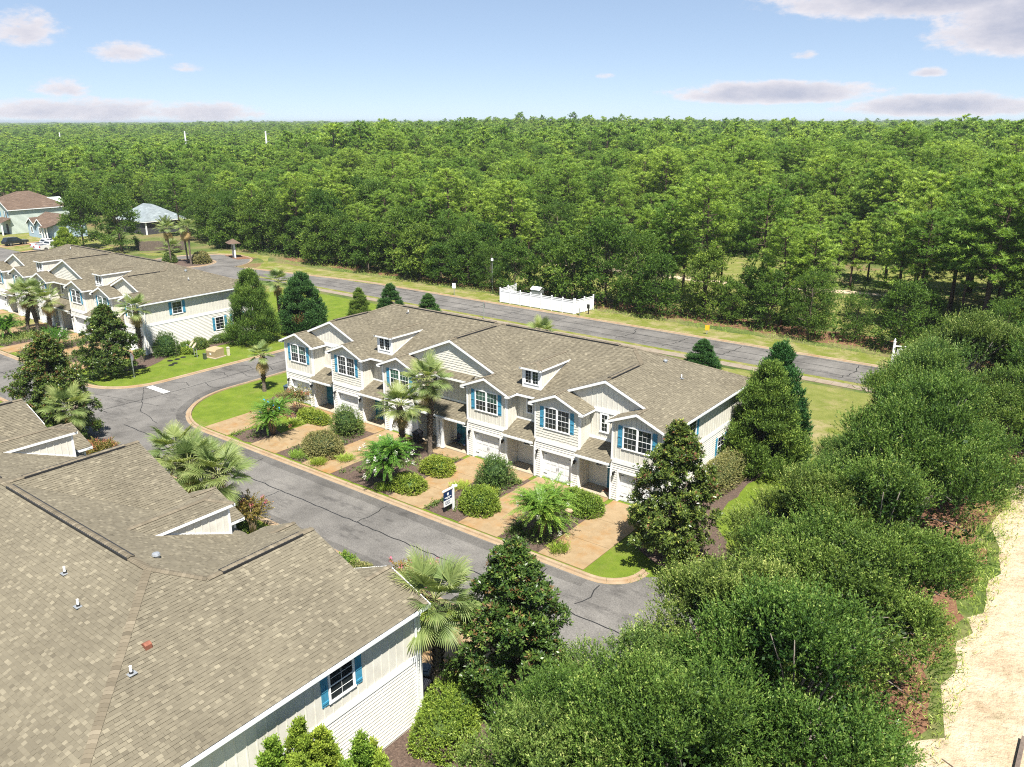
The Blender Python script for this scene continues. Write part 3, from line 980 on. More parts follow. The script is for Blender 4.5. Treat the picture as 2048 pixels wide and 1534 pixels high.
def row_house(name, label, loc, rz, near=False, seed=1, blinds=(3,), front=True):
    rg = np.random.default_rng(seed)
    T = thing(name, label, 'building', loc, rz)
    # ---- walls (solid shell) -------------------------------------------------
    wm = MB()
    wm.box(-XW, XW, WY, 13.8, 0, ZE + .08)
    for b in BAYS:
        b0, b1 = b - BW, b + BW
        if b == BAYS[0]: b0 = -XW
        if b == BAYS[-1]: b1 = XW
        # ground floor split round the garage opening
        wm.box(b0, b - 1.26, 0, WY, 0, 2.13); wm.box(b + 1.26, b1, 0, WY, 0, 2.13)
        wm.box(b - 1.26, b + 1.26, .26, WY, 0, 2.13)
        wm.box(b0, b1, 0, WY, 2.13, ZE + .02)
        wm.prism([(b - BW, 0, ZE + .02), (b + BW, 0, ZE + .02), (b + BW, 0, ZE + S * (TIP - BW) - .06), (b, 0, ZE + S * TIP - .06), (b - BW, 0, ZE + S * (TIP - BW) - .06)], (0, WY + .3, 0))
    # big gable walls
    wm.prism([(-6.3, WY, ZE + .1), (6.3, WY, ZE + .1), (0, WY, ZE + S * 6.66 - .07)], (0, .5, 0))
    for s in (1, -1):
        wm.prism([(s * 8.7, WY, ZE + .1), (s * 18.6, WY, ZE + .1), (s * G5, WY, zr(G5) - .07)], (0, .5, 0))
    wm.build('wall', M['siding'], T)

    # ---- cladding --------------------------------------------------------------
    bat, lap, shk, trim = MB(), MB(), MB(), MB()
    side_sign = -1
    for s in (1, -1):
        w = Wall((s * XW, WY if s > 0 else 13.8, 0), (0, s, 0), (s, 0, 0))
        ln = 13.8 - WY
        w = Wall((s * XW, 0 if s > 0 else 13.8, 0), (0, s, 0), (s, 0, 0)); ln = 13.8
        def ua(y): return y if s > 0 else 13.8 - y
        wins = []
        for (ya, yb, z0, z1, sh) in ((3.5, 4.75, 3.85, 5.25, True), (8.55, 9.75, 1.05, 2.6, True), (10.85, 12.1, 1.05, 2.6, True)):
            a0, a1 = sorted((ua(ya), ua(yb)))
            wins.append((a0, a1, z0, z1))
            window(T, w, a0, a1, z0, z1, 1, 2, 2)
            if sh:
                shutter(T, w, a0 - .34, a0 - .03, z0 + .02, z1 - .02); shutter(T, w, a1 + .03, a1 + .34, z0 + .02, z1 - .02)
        holes = [(a0 - .34, a1 + .34, z0, z1) for a0, a1, z0, z1 in wins]
        sep = near and s < 0
        battens(w, .1, ln - .1, 3.32, lambda a: ZE + .02, holes, None if sep else bat, T)
        laps(w, .1, ln - .1, .12, 3.04, holes, None if sep else lap, T)
        m = MB(); wbox(m, w, .1, ln - .1, 3.04, 3.32, -.01, .045); m.build('band_board', M['trim'], T)
        for a in (0, ln - .1):
            wbox(trim, w, a - (.035 if a == 0 else 0), a + .1 + (.035 if a else 0), 0.02, ZE + .0, -.01, .035)
        # eave: fascia, soffit, gutter
        g = MB()
        g.box(s * XW, s * XE - s * .02, -.28, 14.1, ZE - .17, ZE - .13)
        g.build('soffit', M['soffit'], T)
        g = MB()
        g.box(s * (XE - .02), s * (XE - .045), -.27, 14.1, ZE - .19, ZE - .02)
        g.build('fascia_board', M['trim'], T)
        g = MB()
        x0, x1 = s * (XE - .015), s * (XE + .10)
        g.box(x0, x1, -.25, 14.1, ZE - .15, ZE - .135); g.box(s * (XE + .085), x1, -.25, 14.1, ZE - .134, ZE - .03); g.box(x0, s * XE, -.25, 14.1, ZE - .134, ZE - .03)
        g.box(x0, x1, -.262, -.25, ZE - .15, ZE - .03); g.box(x0, x1, 14.1, 14.112, ZE - .15, ZE - .03)
        for k in range(18):
            y = .1 + k * .8
            g.box(x0, x1, y, y + .025, ZE - .04, ZE - .031)
        g.build('gutter', M['gutter'], T)
        g = MB()
        dw = Wall((s * XW, .25 if s > 0 else .33, 0), (0, s, 0), (s, 0, 0))
        wbox(g, dw, 0, .08, .05, ZE - .35, .04, .1)
        g.tube([(s * (XE + .04), .29, ZE - .15), (s * (XE + .04), .29, ZE - .25), (s * (XW + .07), .29, ZE - .42)], .04, 6)
        g.build('downspout', M['gutter'], T)
    # rear
    w = Wall((XW, 13.8, 0), (-1, 0, 0), (0, 1, 0))
    battens(w, .1, 2 * XW - .1, 3.32, lambda a: ZE, [], bat); laps(w, .1, 2 * XW - .1, .12, 3.04, [], lap)
    wbox(trim, w, 0.1, 2 * XW - .1, 3.04, 3.32, -.01, .045)
    trim.box(-XE + .02, XE - .02, 14.10, 14.13, ZE - .19, ZE - .02)
    # bays -------------------------------------------------------------------------
    rake, sof = MB(), MB()
    for bi, b in enumerate(BAYS):
        b0, b1 = (-XW if bi == 0 else b - BW), (XW if bi == 5 else b + BW)
        w = Wall((b0, 0, 0), (1, 0, 0), (0, -1, 0)); wd = b1 - b0; c = b - b0
        hs = [(c - 1.06 - .36, c + 1.06 + .36, 3.82, 5.45)]
        topf = lambda a, c=c: ZE + S * (TIP - abs(a - c)) - .09
        if bi in (1, 4): shakes(w, .1, wd - .1, 3.0, topf, [(c - 1.06, c + 1.06, 3.82, 5.45)], shk, rg)
        else: battens(w, .1, wd - .1, 3.0, topf, [(c - 1.06, c + 1.06, 3.82, 5.45)], bat, step=.355, start=.2)
        laps(w, .1, wd - .1, .12, 2.72, [(c - 1.36, c + 1.36, -1, 2.26)], lap)
        m = MB(); wbox(m, w, .0, wd, 2.72, 3.0, -.01, .05); m.build('band_board', M['trim'], T)
        for a in (0, wd - .1):
            wbox(trim, w, a, a + .1, .02, 2.72, -.01, .038); wbox(trim, w, a, a + .1, 3.0, ZE - .02, -.01, .038)
        window(T, w, c - 1.06, c + 1.06, 3.82, 5.45, 2, 3, 2, blind=bi in blinds)
        shutter(T, w, c - 1.4, c - 1.09, 3.88, 5.4); shutter(T, w, c + 1.09, c + 1.4, 3.88, 5.4)
        # garage door
        m = MB()
        wbox(m, w, c - 1.36, c - 1.24, .03, 2.26, -.25, .04); wbox(m, w, c + 1.24, c + 1.36, .03, 2.26, -.25, .04); wbox(m, w, c - 1.24, c + 1.24, 2.13, 2.26, -.25, .04)
        m.build('garage_casing', M['trim'], T)
        m = MB()
        for k in range(4):
            z0 = .04 + k * .522
            wbox(m, w, c - 1.235, c + 1.235, z0, z0 + .512, -.25, -.22)
            for j in range(4):
                a = c - 1.2 + j * .6
                wbox(m, w, a + .06, a + .54, z0 + .07, z0 + .44, -.221, -.208)
        gd = m.build('garage_door', M['garage'], T)
        for hx in (-1.2, .92):
            for z in (.36, 1.84):
                m = MB(); wbox(m, w, c + hx, c + hx + .28, z, z + .035, -.21, -.185); m.build('hinge', M['black'], gd)
        m = MB()
        wbox(m, w, c - .07, c - .045, .78, 1.02, -.21, -.175); wbox(m, w, c + .045, c + .07, .78, 1.02, -.21, -.175)
        m.build('handle', M['black'], gd)
        lamp(T, w, c - 1.56, 2.0); lamp(T, w, c + 1.56, 2.0)
        # rake boards of the little gable
        zt = ZE + S * TIP
        for s in (1, -1):
            ex = b + s * TIP
            rake.prism([(b, -.31, zt - .015), (ex, -.31, ZE - .015), (ex, -.31, ZE - .18), (b, -.31, zt - .19)], (0, .03, 0))
            sof.prism([(b, -.28, zt - .11), (ex, -.28, ZE - .11), (ex, -.28, ZE - .14), (b, -.28, zt - .14)], (0, .30, 0))
            end = (bi == 0 and s < 0) or (bi == 5 and s > 0)
            if not end:
                inner = .7 if (bi, s) in ((1, 1), (2, -1), (3, 1), (4, -1)) else WY
                rake.box(ex - s * .03, ex, -.28, inner, ZE - .18, ZE - .02)
                sof.box(b + s * BW, ex - s * .03, -.27, inner, ZE - .17, ZE - .14)
                # returned eave end
                rake.box(ex - s * .36, ex - s * .031, -.305, -.25, ZE - .2, ZE - .1)
        # side walls of the bay (battens above, laps below)
        for s in (1, -1):
            if (bi == 0 and s < 0) or (bi == 5 and s > 0): continue
            x = b + s * BW
            ws = Wall((x, 0 if s > 0 else WY, 0), (0, s, 0), (s, 0, 0))
            battens(ws, .1, WY, 3.0, lambda a: ZE - .1, [], bat); laps(ws, .1, WY - .02, .1, 2.85, [], lap)
            if s > 0: wbox(trim, ws, 0, .1, .02, ZE - .15, -.01, .035)
            else: wbox(trim, ws, WY - .1, WY, .02, ZE - .15, -.01, .035)
    # recesses -----------------------------------------------------------------------
    REC = [(-14.94, -12.47, 1), (-8.75, -6.27, 1), (-2.55, 2.55, 0), (6.27, 8.75, -1), (12.47, 14.94, -1)]
    for x0, x1, k in REC:
        w = Wall((x0, WY, 0), (1, 0, 0), (0, -1, 0)); wd = x1 - x0
        if k:
            doors = [.45 if k > 0 else wd - .5]; wins = [wd - .85 if k > 0 else .85]; ups = [wd * .45 if k < 0 else wd * .55]
        else:
            doors = [wd / 2 - .85, wd / 2 + .85]; wins = [.75, wd - .75]; ups = [.8, wd - .8]
        ho = []
        for u in ups:
            window(T, w, u - .33, u + .33, 4.02, 5.4, 1, 2, 2, trim=.1); ho.append((u - .33, u + .33, 4.02, 5.4))
        battens(w, .03, wd - .03, 3.62, lambda a: ZE - .12, ho, bat, step=.37, start=.12)
        m = MB(); wbox(m, w, .01, wd - .01, 3.46, 3.62, -.01, .04); m.build('band_board', M['trim'], T)
        ho = [(u - .36, u + .36, 1.5, 2.3) for u in wins] + [(d - .56, d + .56, -1, 2.3) for d in doors]
        laps(w, .03, wd - .03, .12, 2.7, ho, lap)
        for u in wins: window(T, w, u - .36, u + .36, 1.5, 2.3, 1, 2, 2, trim=.09, hung=False)
        for d in doors:
            m = MB()
            wbox(m, w, d - .56, d - .46, .05, 2.3, -.01, .045); wbox(m, w, d + .46, d + .56, .05, 2.3, -.01, .045); wbox(m, w, d - .46, d + .46, 2.2, 2.3, -.01, .045)
            m.build('door_casing', M['trim'], T)
            m = MB(); wbox(m, w, d - .455, d + .455, .06, 2.195, -.01, .02)
            for j in range(2):
                for (z0, z1) in ((.25, .85), (1.0, 1.55), (1.68, 2.05)):
                    wbox(m, w, d - .38 + j * .4, d - .02 + j * .4, z0, z1, .02, .032)
            dr = m.build('door', M['door'], T)
            m = MB(); wbox(m, w, d + .36, d + .41, 1.0, 1.1, .02, .07); m.build('handle', M['galv'], dr)
        # porch: floor slab, beam, roof
        m = MB(); m.box(x0 + .04, x1 - .04, -.05, WY - .03, .02, .1); m.build('porch_floor', M['concrete'], T)
        m = MB(); m.box(x0 + .04, x1 - .04, -.3, -.14, 2.5, 2.70); m.box(x0 + .04, x1 - .04, -.14, WY - .05, 2.66, 2.70); m.build('porch_beam', M['trim'], T)
        m = MB(); m.box(x0 - .12, x1 + .12, -.44, -.41, 2.6, 2.76)
        m.prism([(x0 + .04, -.41, 2.64), (x0 + .04, -.3, 2.64), (x0 + .04, -.3, 2.68), (x0 + .04, -.41, 2.68)], (x1 - x0 - .08, 0, 0)); m.build('porch_fascia', M['trim'], T)
        m = MB(); m.box(x0 - .1, x1 + .1, -.55, -.445, 2.63, 2.645); m.box(x0 - .1, x1 + .1, -.55, -.535, 2.646, 2.74); m.box(x0 - .1, x0 - .09, -.55, -.445, 2.63, 2.74); m.box(x1 + .09, x1 + .1, -.55, -.445, 2.63, 2.74); m.build('gutter', M['gutter'], T)
        m = MB(); xx = x1 - .02 if k <= 0 else x0 - .06
        m.tube([(xx + .04, -.5, 2.63), (xx + .04, -.5, 2.5), (xx + .06, -.1, 2.3), (xx + .06, -.09, .08)], .04, 6); m.build('downspout', M['gutter'], T)
        if not k:
            for xx in (-.2, .2):
                m = MB(); m.box(xx - .1, xx + .1, -.32, -.12, .1, 2.5); m.box(xx - .13, xx + .13, -.35, -.09, .1, .25); m.box(xx - .13, xx + .13, -.35, -.09, 2.38, 2.5); m.build('porch_post', M['trim'], T)
            m = MB(); m.box(-.07, .07, -.1, WY, .1, 2.66); m.build('party_wall', M['siding'], T)
    # eave fascia over the recesses
    for x0, x1, y in ((6.66, 8.36, .7), (-8.36, -6.66, .7), (-2.16, 2.16, .55)):
        rake.box(x0, x1, y - .03, y, ZE - .18, ZE - .02); sof.box(x0 - .1, x1 + .1, y, WY, ZE - .17, ZE - .14)
    for s in (1, -1):
        x0, x1 = sorted((s * 12.86, s * 14.64))
        trim.box(x0 - .1, x1 + .1, WY - .05, WY + .005, ZE - .15, ZE + .13)
    # big gable rakes and claddings
    def gable(xc, half_l, half_r, zp, kind):
        zl, zrr = zp - S * half_l, zp - S * half_r
        rake.prism([(xc, GY - .01, zp - .015), (xc - half_l, GY - .01, zl - .015), (xc - half_l, GY - .01, zl - .19), (xc, GY - .01, zp - .20)], (0, .03, 0))
        rake.prism([(xc, GY - .01, zp - .015), (xc + half_r, GY - .01, zrr - .015), (xc + half_r, GY - .01, zrr - .19), (xc, GY - .01, zp - .20)], (0, .03, 0))
        for hs_, sg in ((half_l, -1), (half_r, 1)):
            zz = zp - S * hs_
            sof.prism([(xc, GY + .02, zp - .13), (xc + sg * hs_, GY + .02, zz - .13), (xc + sg * hs_, GY + .02, zz - .16), (xc, GY + .02, zp - .16)], (0, WY - GY - .02, 0))
        w = Wall((xc - half_l, WY, 0), (1, 0, 0), (0, -1, 0))
        topf = lambda a: zp - S * abs(a - half_l) - .12
        if kind == 'shake': shakes(w, .2, half_l + half_r - .2, ZE + .3, topf, [], shk, rg)
        else: battens(w, .1, half_l + half_r - .1, ZE + .15, topf, [], bat)
    gable(0, 4.41, 4.41, ZE + S * 6.66, 'shake')
    gable(G5, G5 - 10.61, 16.8 - G5, zr(G5), 'bat'); gable(-G5, 16.8 - G5, G5 - 10.61, zr(G5), 'bat')

    # ---- roof -----------------------------------------------------------------------
    rm = MB()
    deck = MB()
    planes = roof_planes()
    for pol, u in planes: deck.poly([(Vector(p) - Vector((0, 0, .045))) for p in pol])
    RO = deck.build('roof', M['shingle'], T)
    singles = []
    for i, (pol, u) in enumerate(planes):
        if near: shingle_plane(rm, pol, u, .14, .13, .22, rg, singles)
        else: shingle_plane(rm, pol, u, .14, .16, .27, rg)
    for pol, u in porch_planes(): shingle_plane(rm, pol, u, .14, .16, .27, rg)
    if singles:
        wx = Matrix.Translation(Vector(loc)) @ Matrix.Rotation(rz, 4, 'Z')
        camv = Vector((0, 0, 24)); ax = Vector((-.577, .757, -.308))
        def shown(t):
            p = wx @ t[0]; d = p - camv; k = d.dot(ax)
            if k < 5: return 1e9
            X = 1024 + 1619 * d.dot(Vector((.795, .6065, 0))) / k; Y = 767 + 1619 * d.dot(Vector((-.1866, .2446, .9515))) * -1 / k
            nrm = wx.to_3x3() @ t[3]
            if not (8 < X < 2040 and 8 < Y < 1526) or nrm.dot(-d) <= 0: return 1e9
            return k
        singles.sort(key=shown)
        data = {}
        for k, (o, u, v, n, wd, h, t) in enumerate(singles):
            if k < 300:
                wq, tq = round(wd, 2), round(t * 5) / 5
                key = (wq, h, tq)
                if key not in data:
                    q = MB(); e = .1428
                    q.hexa([(0.002, 0, -.01), (wq - .002, 0, -.01), (wq - .002, e, -.012), (.002, e, -.012), (.002, 0, h), (wq - .002, 0, h), (wq - .002, e, h * .1), (.002, e, h * .1)], tq)
                    data[key] = q.mesh('shingle', M['shingle'])
                ob = obj('shingle', data[key], RO)
                ob.matrix_local = Matrix.Translation(o) @ Matrix((u, v, n)).transposed().to_4x4()
            else:
                e = .1428
                A, B = o + n * h, o + u * wd + n * h
                Cc, D = o + u * wd + v * e + n * h * .1, o + v * e + n * h * .1
                rm.poly([A, B, Cc, D], t)
                d = -n * (h + .004)
                rm.poly([A + d, B + d, B, A], t * .8)
                rm.poly([B + d, Cc, B], t * .8); rm.poly([D, A + d, A], t * .8)
    rm.build('roof_shingles', M['shingle'], T, kind='stuff')
    # caps and vents
    cm = MB()
    zg = zr(G5)
    for s in (1, -1):
        sep = near and s < 0
        caps_along((s * XE * .998, YB - .03, ZE + .01), (s * XA, YR, ZR), M['cap'], RO, rg, sep, mb=cm)
        caps_along((s * G5, .7 + XE - G5, zg), (s * XA, YR, ZR), M['cap'], RO, rg, sep, mb=cm)
        caps_along((s * G5, GY, zg), (s * G5, .7 + XE - G5, zg), M['cap'], RO, rg, sep, mb=cm, vent=(.12, .88))
        caps_along((s * XA, YR, ZR), (0, YR, ZR), M['cap'], RO, rg, sep, mb=cm, vent=(.1, .95))
        for b, y1 in ((4.41, GY), (10.61, GY), (16.8, GY)):
            caps_along((s * b, -.3, ZE + S * (TIP if b < 16 else 2.16)), (s * b, y1, ZE + S * (TIP if b < 16 else 2.16)), M['cap'], RO, rg, False, mb=cm, w=.12)
    caps_along((0, GY, ZE + S * 6.66), (0, 7.36, ZE + S * 6.66), M['cap'], RO, rg, near, mb=cm, vent=(.12, .88))
    cm.build('roof_caps', M['cap'], T, kind='stuff')
    rake.build('rake_board', M['trim'], T); sof.build('soffit', M['soffit'], T)
    bat.build('siding_battens', M['siding'], T, kind='stuff'); lap.build('lap_siding', M['siding_white'], T, kind='stuff'); shk.build('shake_siding', M['siding'], T, kind='stuff')
    trim.build('corner_board', M['trim'], T)
    # ---- dormers -----------------------------------------------------------------------
    for s in (1, -1):
        xc = s * 7.42
        d0, d1, yf, zt = xc - .80, xc + .80, 1.45, 7.36
        zb = ZE + S * (yf - YF)
        yb = YF + (zt - ZE) / S
        m = MB()
        m.prism([(d0, yf, zb - .1), (d0, yf, zt), (d0, yb, zt), ], (d1 - d0, 0, 0))
        DO = m.build('dormer', M['siding'], T)
        w = Wall((d0, yf, 0), (1, 0, 0), (0, -1, 0))
        m = MB()
        wbox(m, w, 0, 1.6, zb + .0, zb + .28, -.01, .03); wbox(m, w, 0, .16, zb + .28, zt, -.01, .03); wbox(m, w, 1.44, 1.6, zb + .28, zt, -.01, .03); wbox(m, w, .16, 1.44, zt - .12, zt, -.01, .03)
        for sg, xx in ((1, d1), (-1, d0)):
            ws = Wall((xx, yf, 0), (0, 1, 0), (sg, 0, 0))
            wbox(m, ws, -.03, .07, zb, zt - .02, -.005, .025)
            m.prism([ws.p(.05, zb + .0, -.003), ws.p(yb - yf - .1, zt - .09, -.003), ws.p(yb - yf - .35, zt - .09, -.003), ws.p(.05, zb + .11, -.003)], ws.n * .022)
            a = .33
            while a < yb - yf - .4:
                bb = MB(); wbox(bb, ws, a - .022, a + .022, zb + S * a + .08, zt - .03, -.004, .02); a += .36
                bb.build('batten', M['siding'], DO)
        m.build('dormer_trim', M['trim'], DO)
        window(T, w, .17, 1.43, zb + .28, zt - .1, 2, 2, 4, trim=.07, hung=False)
        # hipped dormer roof
        ov = .12
        e0, e1, ef = d0 - ov, d1 + ov, yf - .25
        sl = .30
        hw = (e1 - e0) / 2
        zk = zt + .06 + sl * hw
        ybk = YF + (zt + .06 - ZE) / S; yrk = YF + (zk - ZE) / S
        z0 = zt + .06
        m = MB()
        sp = [([(e1, ef, z0), (e1, ybk, z0), (xc, yrk, zk), (xc, ef + hw, zk)], (0, 1, 0)),
              ([(e0, ef, z0), (e0, ybk, z0), (xc, yrk, zk), (xc, ef + hw, zk)], (0, 1, 0)),
              ([(e0, ef, z0), (e1, ef, z0), (xc, ef + hw, zk)], (1, 0, 0))]
        for pol, u in sp: shingle_plane(m, pol, u, .14, .14, .24, rg)
        m.build('dormer_shingles', M['shingle'], DO, kind='stuff')
        m = MB()
        for a, b in (((e1, ef, z0), (xc, ef + hw, zk)), ((e0, ef, z0), (xc, ef + hw, zk)), ((xc, ef + hw, zk), (xc, yrk, zk))):
            caps_along(a, b, M['cap'], DO, rg, False, mb=m, w=.13)
        m.build('dormer_caps', M['cap'], DO, kind='stuff')
        m = MB()
        m.box(e0, e1, ef - .025, ef, z0 - .13, z0 - .005)
        for xx, sg in ((e0, -1), (e1, 1)):
            m.box(xx, xx + sg * .025, ef - .025, ybk, z0 - .13, z0 - .005)
        m.box(e0 + .002, e1 - .002, ef + .001, ybk - .3, z0 - .06, z0 - .04)
        m.build('dormer_fascia', M['trim'], DO)
    # ---- pipes on the roof -------------------------------------------------------------
    def pipe(x, y, z, k):
        m = MB()
        if k == 'pipe':
            m.tube([(x, y, z - .05), (x, y, z + .28)], .045, 10)
            p = m.build('vent_pipe', M['pvc'], T)
            m = MB(); m.lathe([(.09, -.03), (.055, .08)], (x, y, z), 10); m.build('boot', M['black'], p)
            m = MB(); n = .02; m.obox((x - .15, y - .14, z + .0), (.28, 0, 0), (0, .28, 0), (0, 0, n)); m.build('flashing', M['galv'], p)
        elif k == 'hood':
            m.prism([(x - .13, y - .13, z - .08), (x + .13, y - .13, z - .08), (x + .13, y - .13, z + .1), (x, y - .13, z + .16), (x - .13, y - .13, z + .1)], (0, .24, 0))
            p = m.build('roof_hood', M['rust'], T)
            m = MB(); m.box(x - .1, x + .1, y - .14, y - .132, z - .05, z + .08); m.build('louver', M['pvc'], p)
        else:
            m.lathe([(.12, -.05), (.12, .08), (.17, .1), (.14, .17), (.03, .2)], (x, y, z), 10)
            m.build('vent_cap', M['galv'], T)
    zB = lambda y: ZE + S * (YB - y) + .02
    zS = lambda x: ZE + S * (XE - abs(x)) + .02
    if near:
        pipe(-9.0, 9.0, zB(9.0), 'pipe'); pipe(-11.2, 9.6, zB(9.6), 'pipe'); pipe(-15.0, 9.2, zS(15.0), 'hood'); pipe(-15.6, 10.1, zS(15.6), 'pipe'); pipe(-11.1, 6.5, ZR - S * (YR - 6.5) + .02, 'cap')
    else:
        pipe(14.4, 8.2, zS(14.4), 'cap'); pipe(16.1, 7.4, zS(16.1), 'pipe'); pipe(-9.7, 6.6, ZE + S * (6.6 - YF) + .02, 'pipe')
    return T


M['concrete'] = simple('tan_concrete', (.36, .30, .22), .85, .12, 5.0)
row_house('townhouse_row', 'long cream townhouse row of six gabled bays with teal shutters, in the middle', (-39.56, 43, 0), 0, False, 11, blinds=(0, 2, 3))
row_house('townhouse_row', 'cream townhouse row with brown roof across the side street, beyond the lawn', (-101.0, 43, 0), 0, False, 12, blinds=(4,))
row_house('townhouse_row', 'nearest townhouse row, its tan shingle roof filling the lower left corner', (-38.75, 20.15, 0), math.pi, True, 13)
# ================================================================ plants
def nrm(a):
    return a / np.maximum(np.linalg.norm(a, axis=-1, keepdims=True), 1e-6)


def unit(rg, n):
    return nrm(rg.normal(size=(n, 3)))


def leaf_quads(P, D, Sd, L, W):
    """rhombic leaves: base P, direction D, side Sd"""
    L = np.asarray(L)[:, None]; W = np.asarray(W)[:, None]
    a = P; b = P + D * L * .45 + Sd * W * .5; c = P + D * L; d = P + D * L * .45 - Sd * W * .5
    return np.stack([a, b, c, d], 1)


def sprigs(rg, B, D, ln, nl, L, W, spread=.8, up=.15, tone0=.3, tip=.35, tvar=.12, droop=0.0):
    """leafy twigs from bases B along D; returns quads and tones"""
    n = len(B)
    t = (np.arange(nl) + .6) / nl
    ln = np.broadcast_to(np.asarray(ln, float), (n,))
    pos = B[:, None, :] + D[:, None, :] * (ln[:, None] * t[None])[..., None]
    pos = pos + np.array([0, 0, -1.0]) * (droop * ln[:, None] * t[None] ** 2)[..., None]
    pos = pos.reshape(-1, 3)
    dd = np.repeat(D, nl, 0)
    ld = nrm(dd * .55 + rg.normal(size=dd.shape) * spread * .6 + np.array([0, 0, up]))
    sd = nrm(np.cross(ld, rg.normal(size=dd.shape) * .8 + np.array([0, 0, .9])))
    m = len(pos)
    q = leaf_quads(pos, ld, sd, L * rg.uniform(.7, 1.25, m), W * rg.uniform(.7, 1.25, m))
    base_t = np.repeat(np.broadcast_to(np.asarray(tone0, float), (n,)), nl)
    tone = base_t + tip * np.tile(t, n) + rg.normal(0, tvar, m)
    return q.reshape(-1, 3), np.clip(tone, 0, 1)


def twig_quads(rg, B, D, ln, w=.012):
    E = B + D * np.asarray(ln)[:, None]
    s = nrm(np.cross(D, rg.normal(size=D.shape))) * w
    return np.stack([B - s, B + s, E + s * .4, E - s * .4], 1).reshape(-1, 3)


def clump_crown(rg, C, Rr, n_per, ln, nl, L, W, center, out=.6, up=.35, jit=.45, **kw):
    """clumps with centres C and radii Rr, each with n_per sprigs growing outwards"""
    C = np.asarray(C, float); Rr = np.asarray(Rr, float)
    k = len(C)
    d = unit(rg, k * n_per)
    d[:, 2] = np.abs(d[:, 2]) * .8 + d[:, 2] * .2 * 0 + np.where(rg.random(k * n_per) < .25, -d[:, 2] * .8, 0)
    d = nrm(d)
    cc = np.repeat(C, n_per, 0); rr = np.repeat(Rr, n_per)
    B = cc + d * (rr * rg.random(k * n_per) ** .45)[:, None]
    o = nrm(cc - np.asarray(center)) * .5 + d
    D = nrm(o * out + np.array([0, 0, up]) + rg.normal(size=B.shape) * jit * .6)
    ctone = np.repeat(rg.normal(0, .09, k), n_per)
    kw.setdefault('tone0', .25)
    kw['tone0'] = kw['tone0'] + ctone
    q, t = sprigs(rg, B, D, ln * rg.uniform(.6, 1.3, len(B)), nl, L, W, **kw)
    return q, t, (B, D)


def branch_mb(mb, rg, base, tips, r0, r1=.02, bend=.25, n=5):
    base = Vector(base)
    for t in tips:
        t = Vector(t)
        mid = base.lerp(t, .5) + Vector((rg.normal() * .1, rg.normal() * .1, (t - base).length * bend * .3))
        mb.tube([base, mid, t], [r0, (r0 + r1) * .5, r1], n)


def trunk_mesh(name, rg, h, r, tips, split=.5, mat=None, lean=.04, n=8, base_flare=1.5):
    mb = MB()
    pts = [(0, 0, -.1)]
    k = 6
    for i in range(1, k + 1):
        f = i / k
        pts.append((rg.normal() * lean * h * f * .3, rg.normal() * lean * h * f * .3, h * f))
    rad = [r * base_flare] + [r * (1 - .75 * i / k) for i in range(1, k + 1)]
    mb.tube(pts, rad, n)
    for t in tips:
        f = rg.uniform(split, .95)
        i = min(k - 1, int(f * k)); a = Vector(pts[i]).lerp(Vector(pts[i + 1]), f * k - i)
        if a.z > t[2] - .1: a = Vector(pts[max(1, i - 2)])
        branch_mb(mb, rg, a, [t], r * (1 - .7 * f) * .6, .015)
    return mb.mesh(name, mat, smooth=True)


M['bark'] = simple('grey_brown_bark', (.11, .085, .065), .9, .3, 8)
M['bark_pine'] = simple('pine_bark', (.085, .055, .042), .92, .35, 6)
M['bark_oak'] = simple('oak_bark', (.17, .15, .125), .9, .3, 8)
M['bark_crape'] = simple('crape_bark', (.26, .19, .13), .8, .2, 8)
M['leaf_oak'] = leafmat('oak_leaf', (.010, .025, .005), (.047, .083, .014), (.150, .180, .046), .24, .5, .2, k=2.5)
M['leaf_oak2'] = leafmat('oak_leaf_grey', (.012, .027, .006), (.057, .091, .018), (.175, .20, .064), .24, .5, .2, k=2.5)
M['leaf_mag'] = leafmat('magnolia_leaf', (.006, .016, .004), (.038, .060, .011), (.135, .150, .032), .12, .34, .3)
M['leaf_rust'] = leafmat('magnolia_underside', (.05, .024, .010), (.10, .055, .022), (.17, .11, .045), .1, .5, .2, k=1.7)
M['leaf_pine'] = leafmat('pine_needles', (.013, .028, .006), (.070, .114, .020), (.162, .212, .052), .34, .5, .2, var=.5, k=3.1)
M['leaf_broad'] = leafmat('broad_leaf', (.010, .024, .005), (.050, .085, .014), (.132, .168, .032), .36, .5, .2, var=.5, k=3.0)
M['leaf_cedar'] = leafmat('cedar_spray', (.008, .020, .005), (.044, .076, .013), (.125, .160, .030), .2, .55, .2, k=2.8)
M['leaf_thuja'] = leafmat('bright_conifer_spray', (.022, .046, .007), (.092, .138, .018), (.21, .25, .04), .2, .5, .2, k=2.3)
M['leaf_dcedar'] = leafmat('deep_green_spray', (.006, .020, .006), (.024, .056, .014), (.065, .115, .028), .15, .5, .25)
M['leaf_box'] = leafmat('clipped_shrub_leaf', (.020, .040, .006), (.085, .120, .016), (.185, .205, .035), .25, .45, .35)
M['leaf_olive'] = leafmat('olive_shrub_leaf', (.030, .038, .014), (.105, .105, .038), (.21, .17, .08), .25, .5, .3)
M['leaf_shrub'] = leafmat('shrub_leaf', (.014, .030, .008), (.058, .088, .020), (.14, .16, .05), .28, .45, .35)
M['leaf_crape'] = leafmat('crape_leaf', (.014, .042, .007), (.058, .112, .016), (.15, .19, .035), .3, .42, .3)
M['leaf_crape_red'] = leafmat('bronze_crape_leaf', (.035, .035, .010), (.11, .10, .025), (.26, .12, .05), .3, .42, .35)
M['leaf_grass'] = leafmat('tuft_blade', (.04, .07, .010), (.13, .18, .03), (.24, .26, .09), .3, .5, .2)
M['leaf_red'] = leafmat('burgundy_leaf', (.03, .010, .008), (.10, .03, .025), (.16, .07, .04), .25, .5, .2)
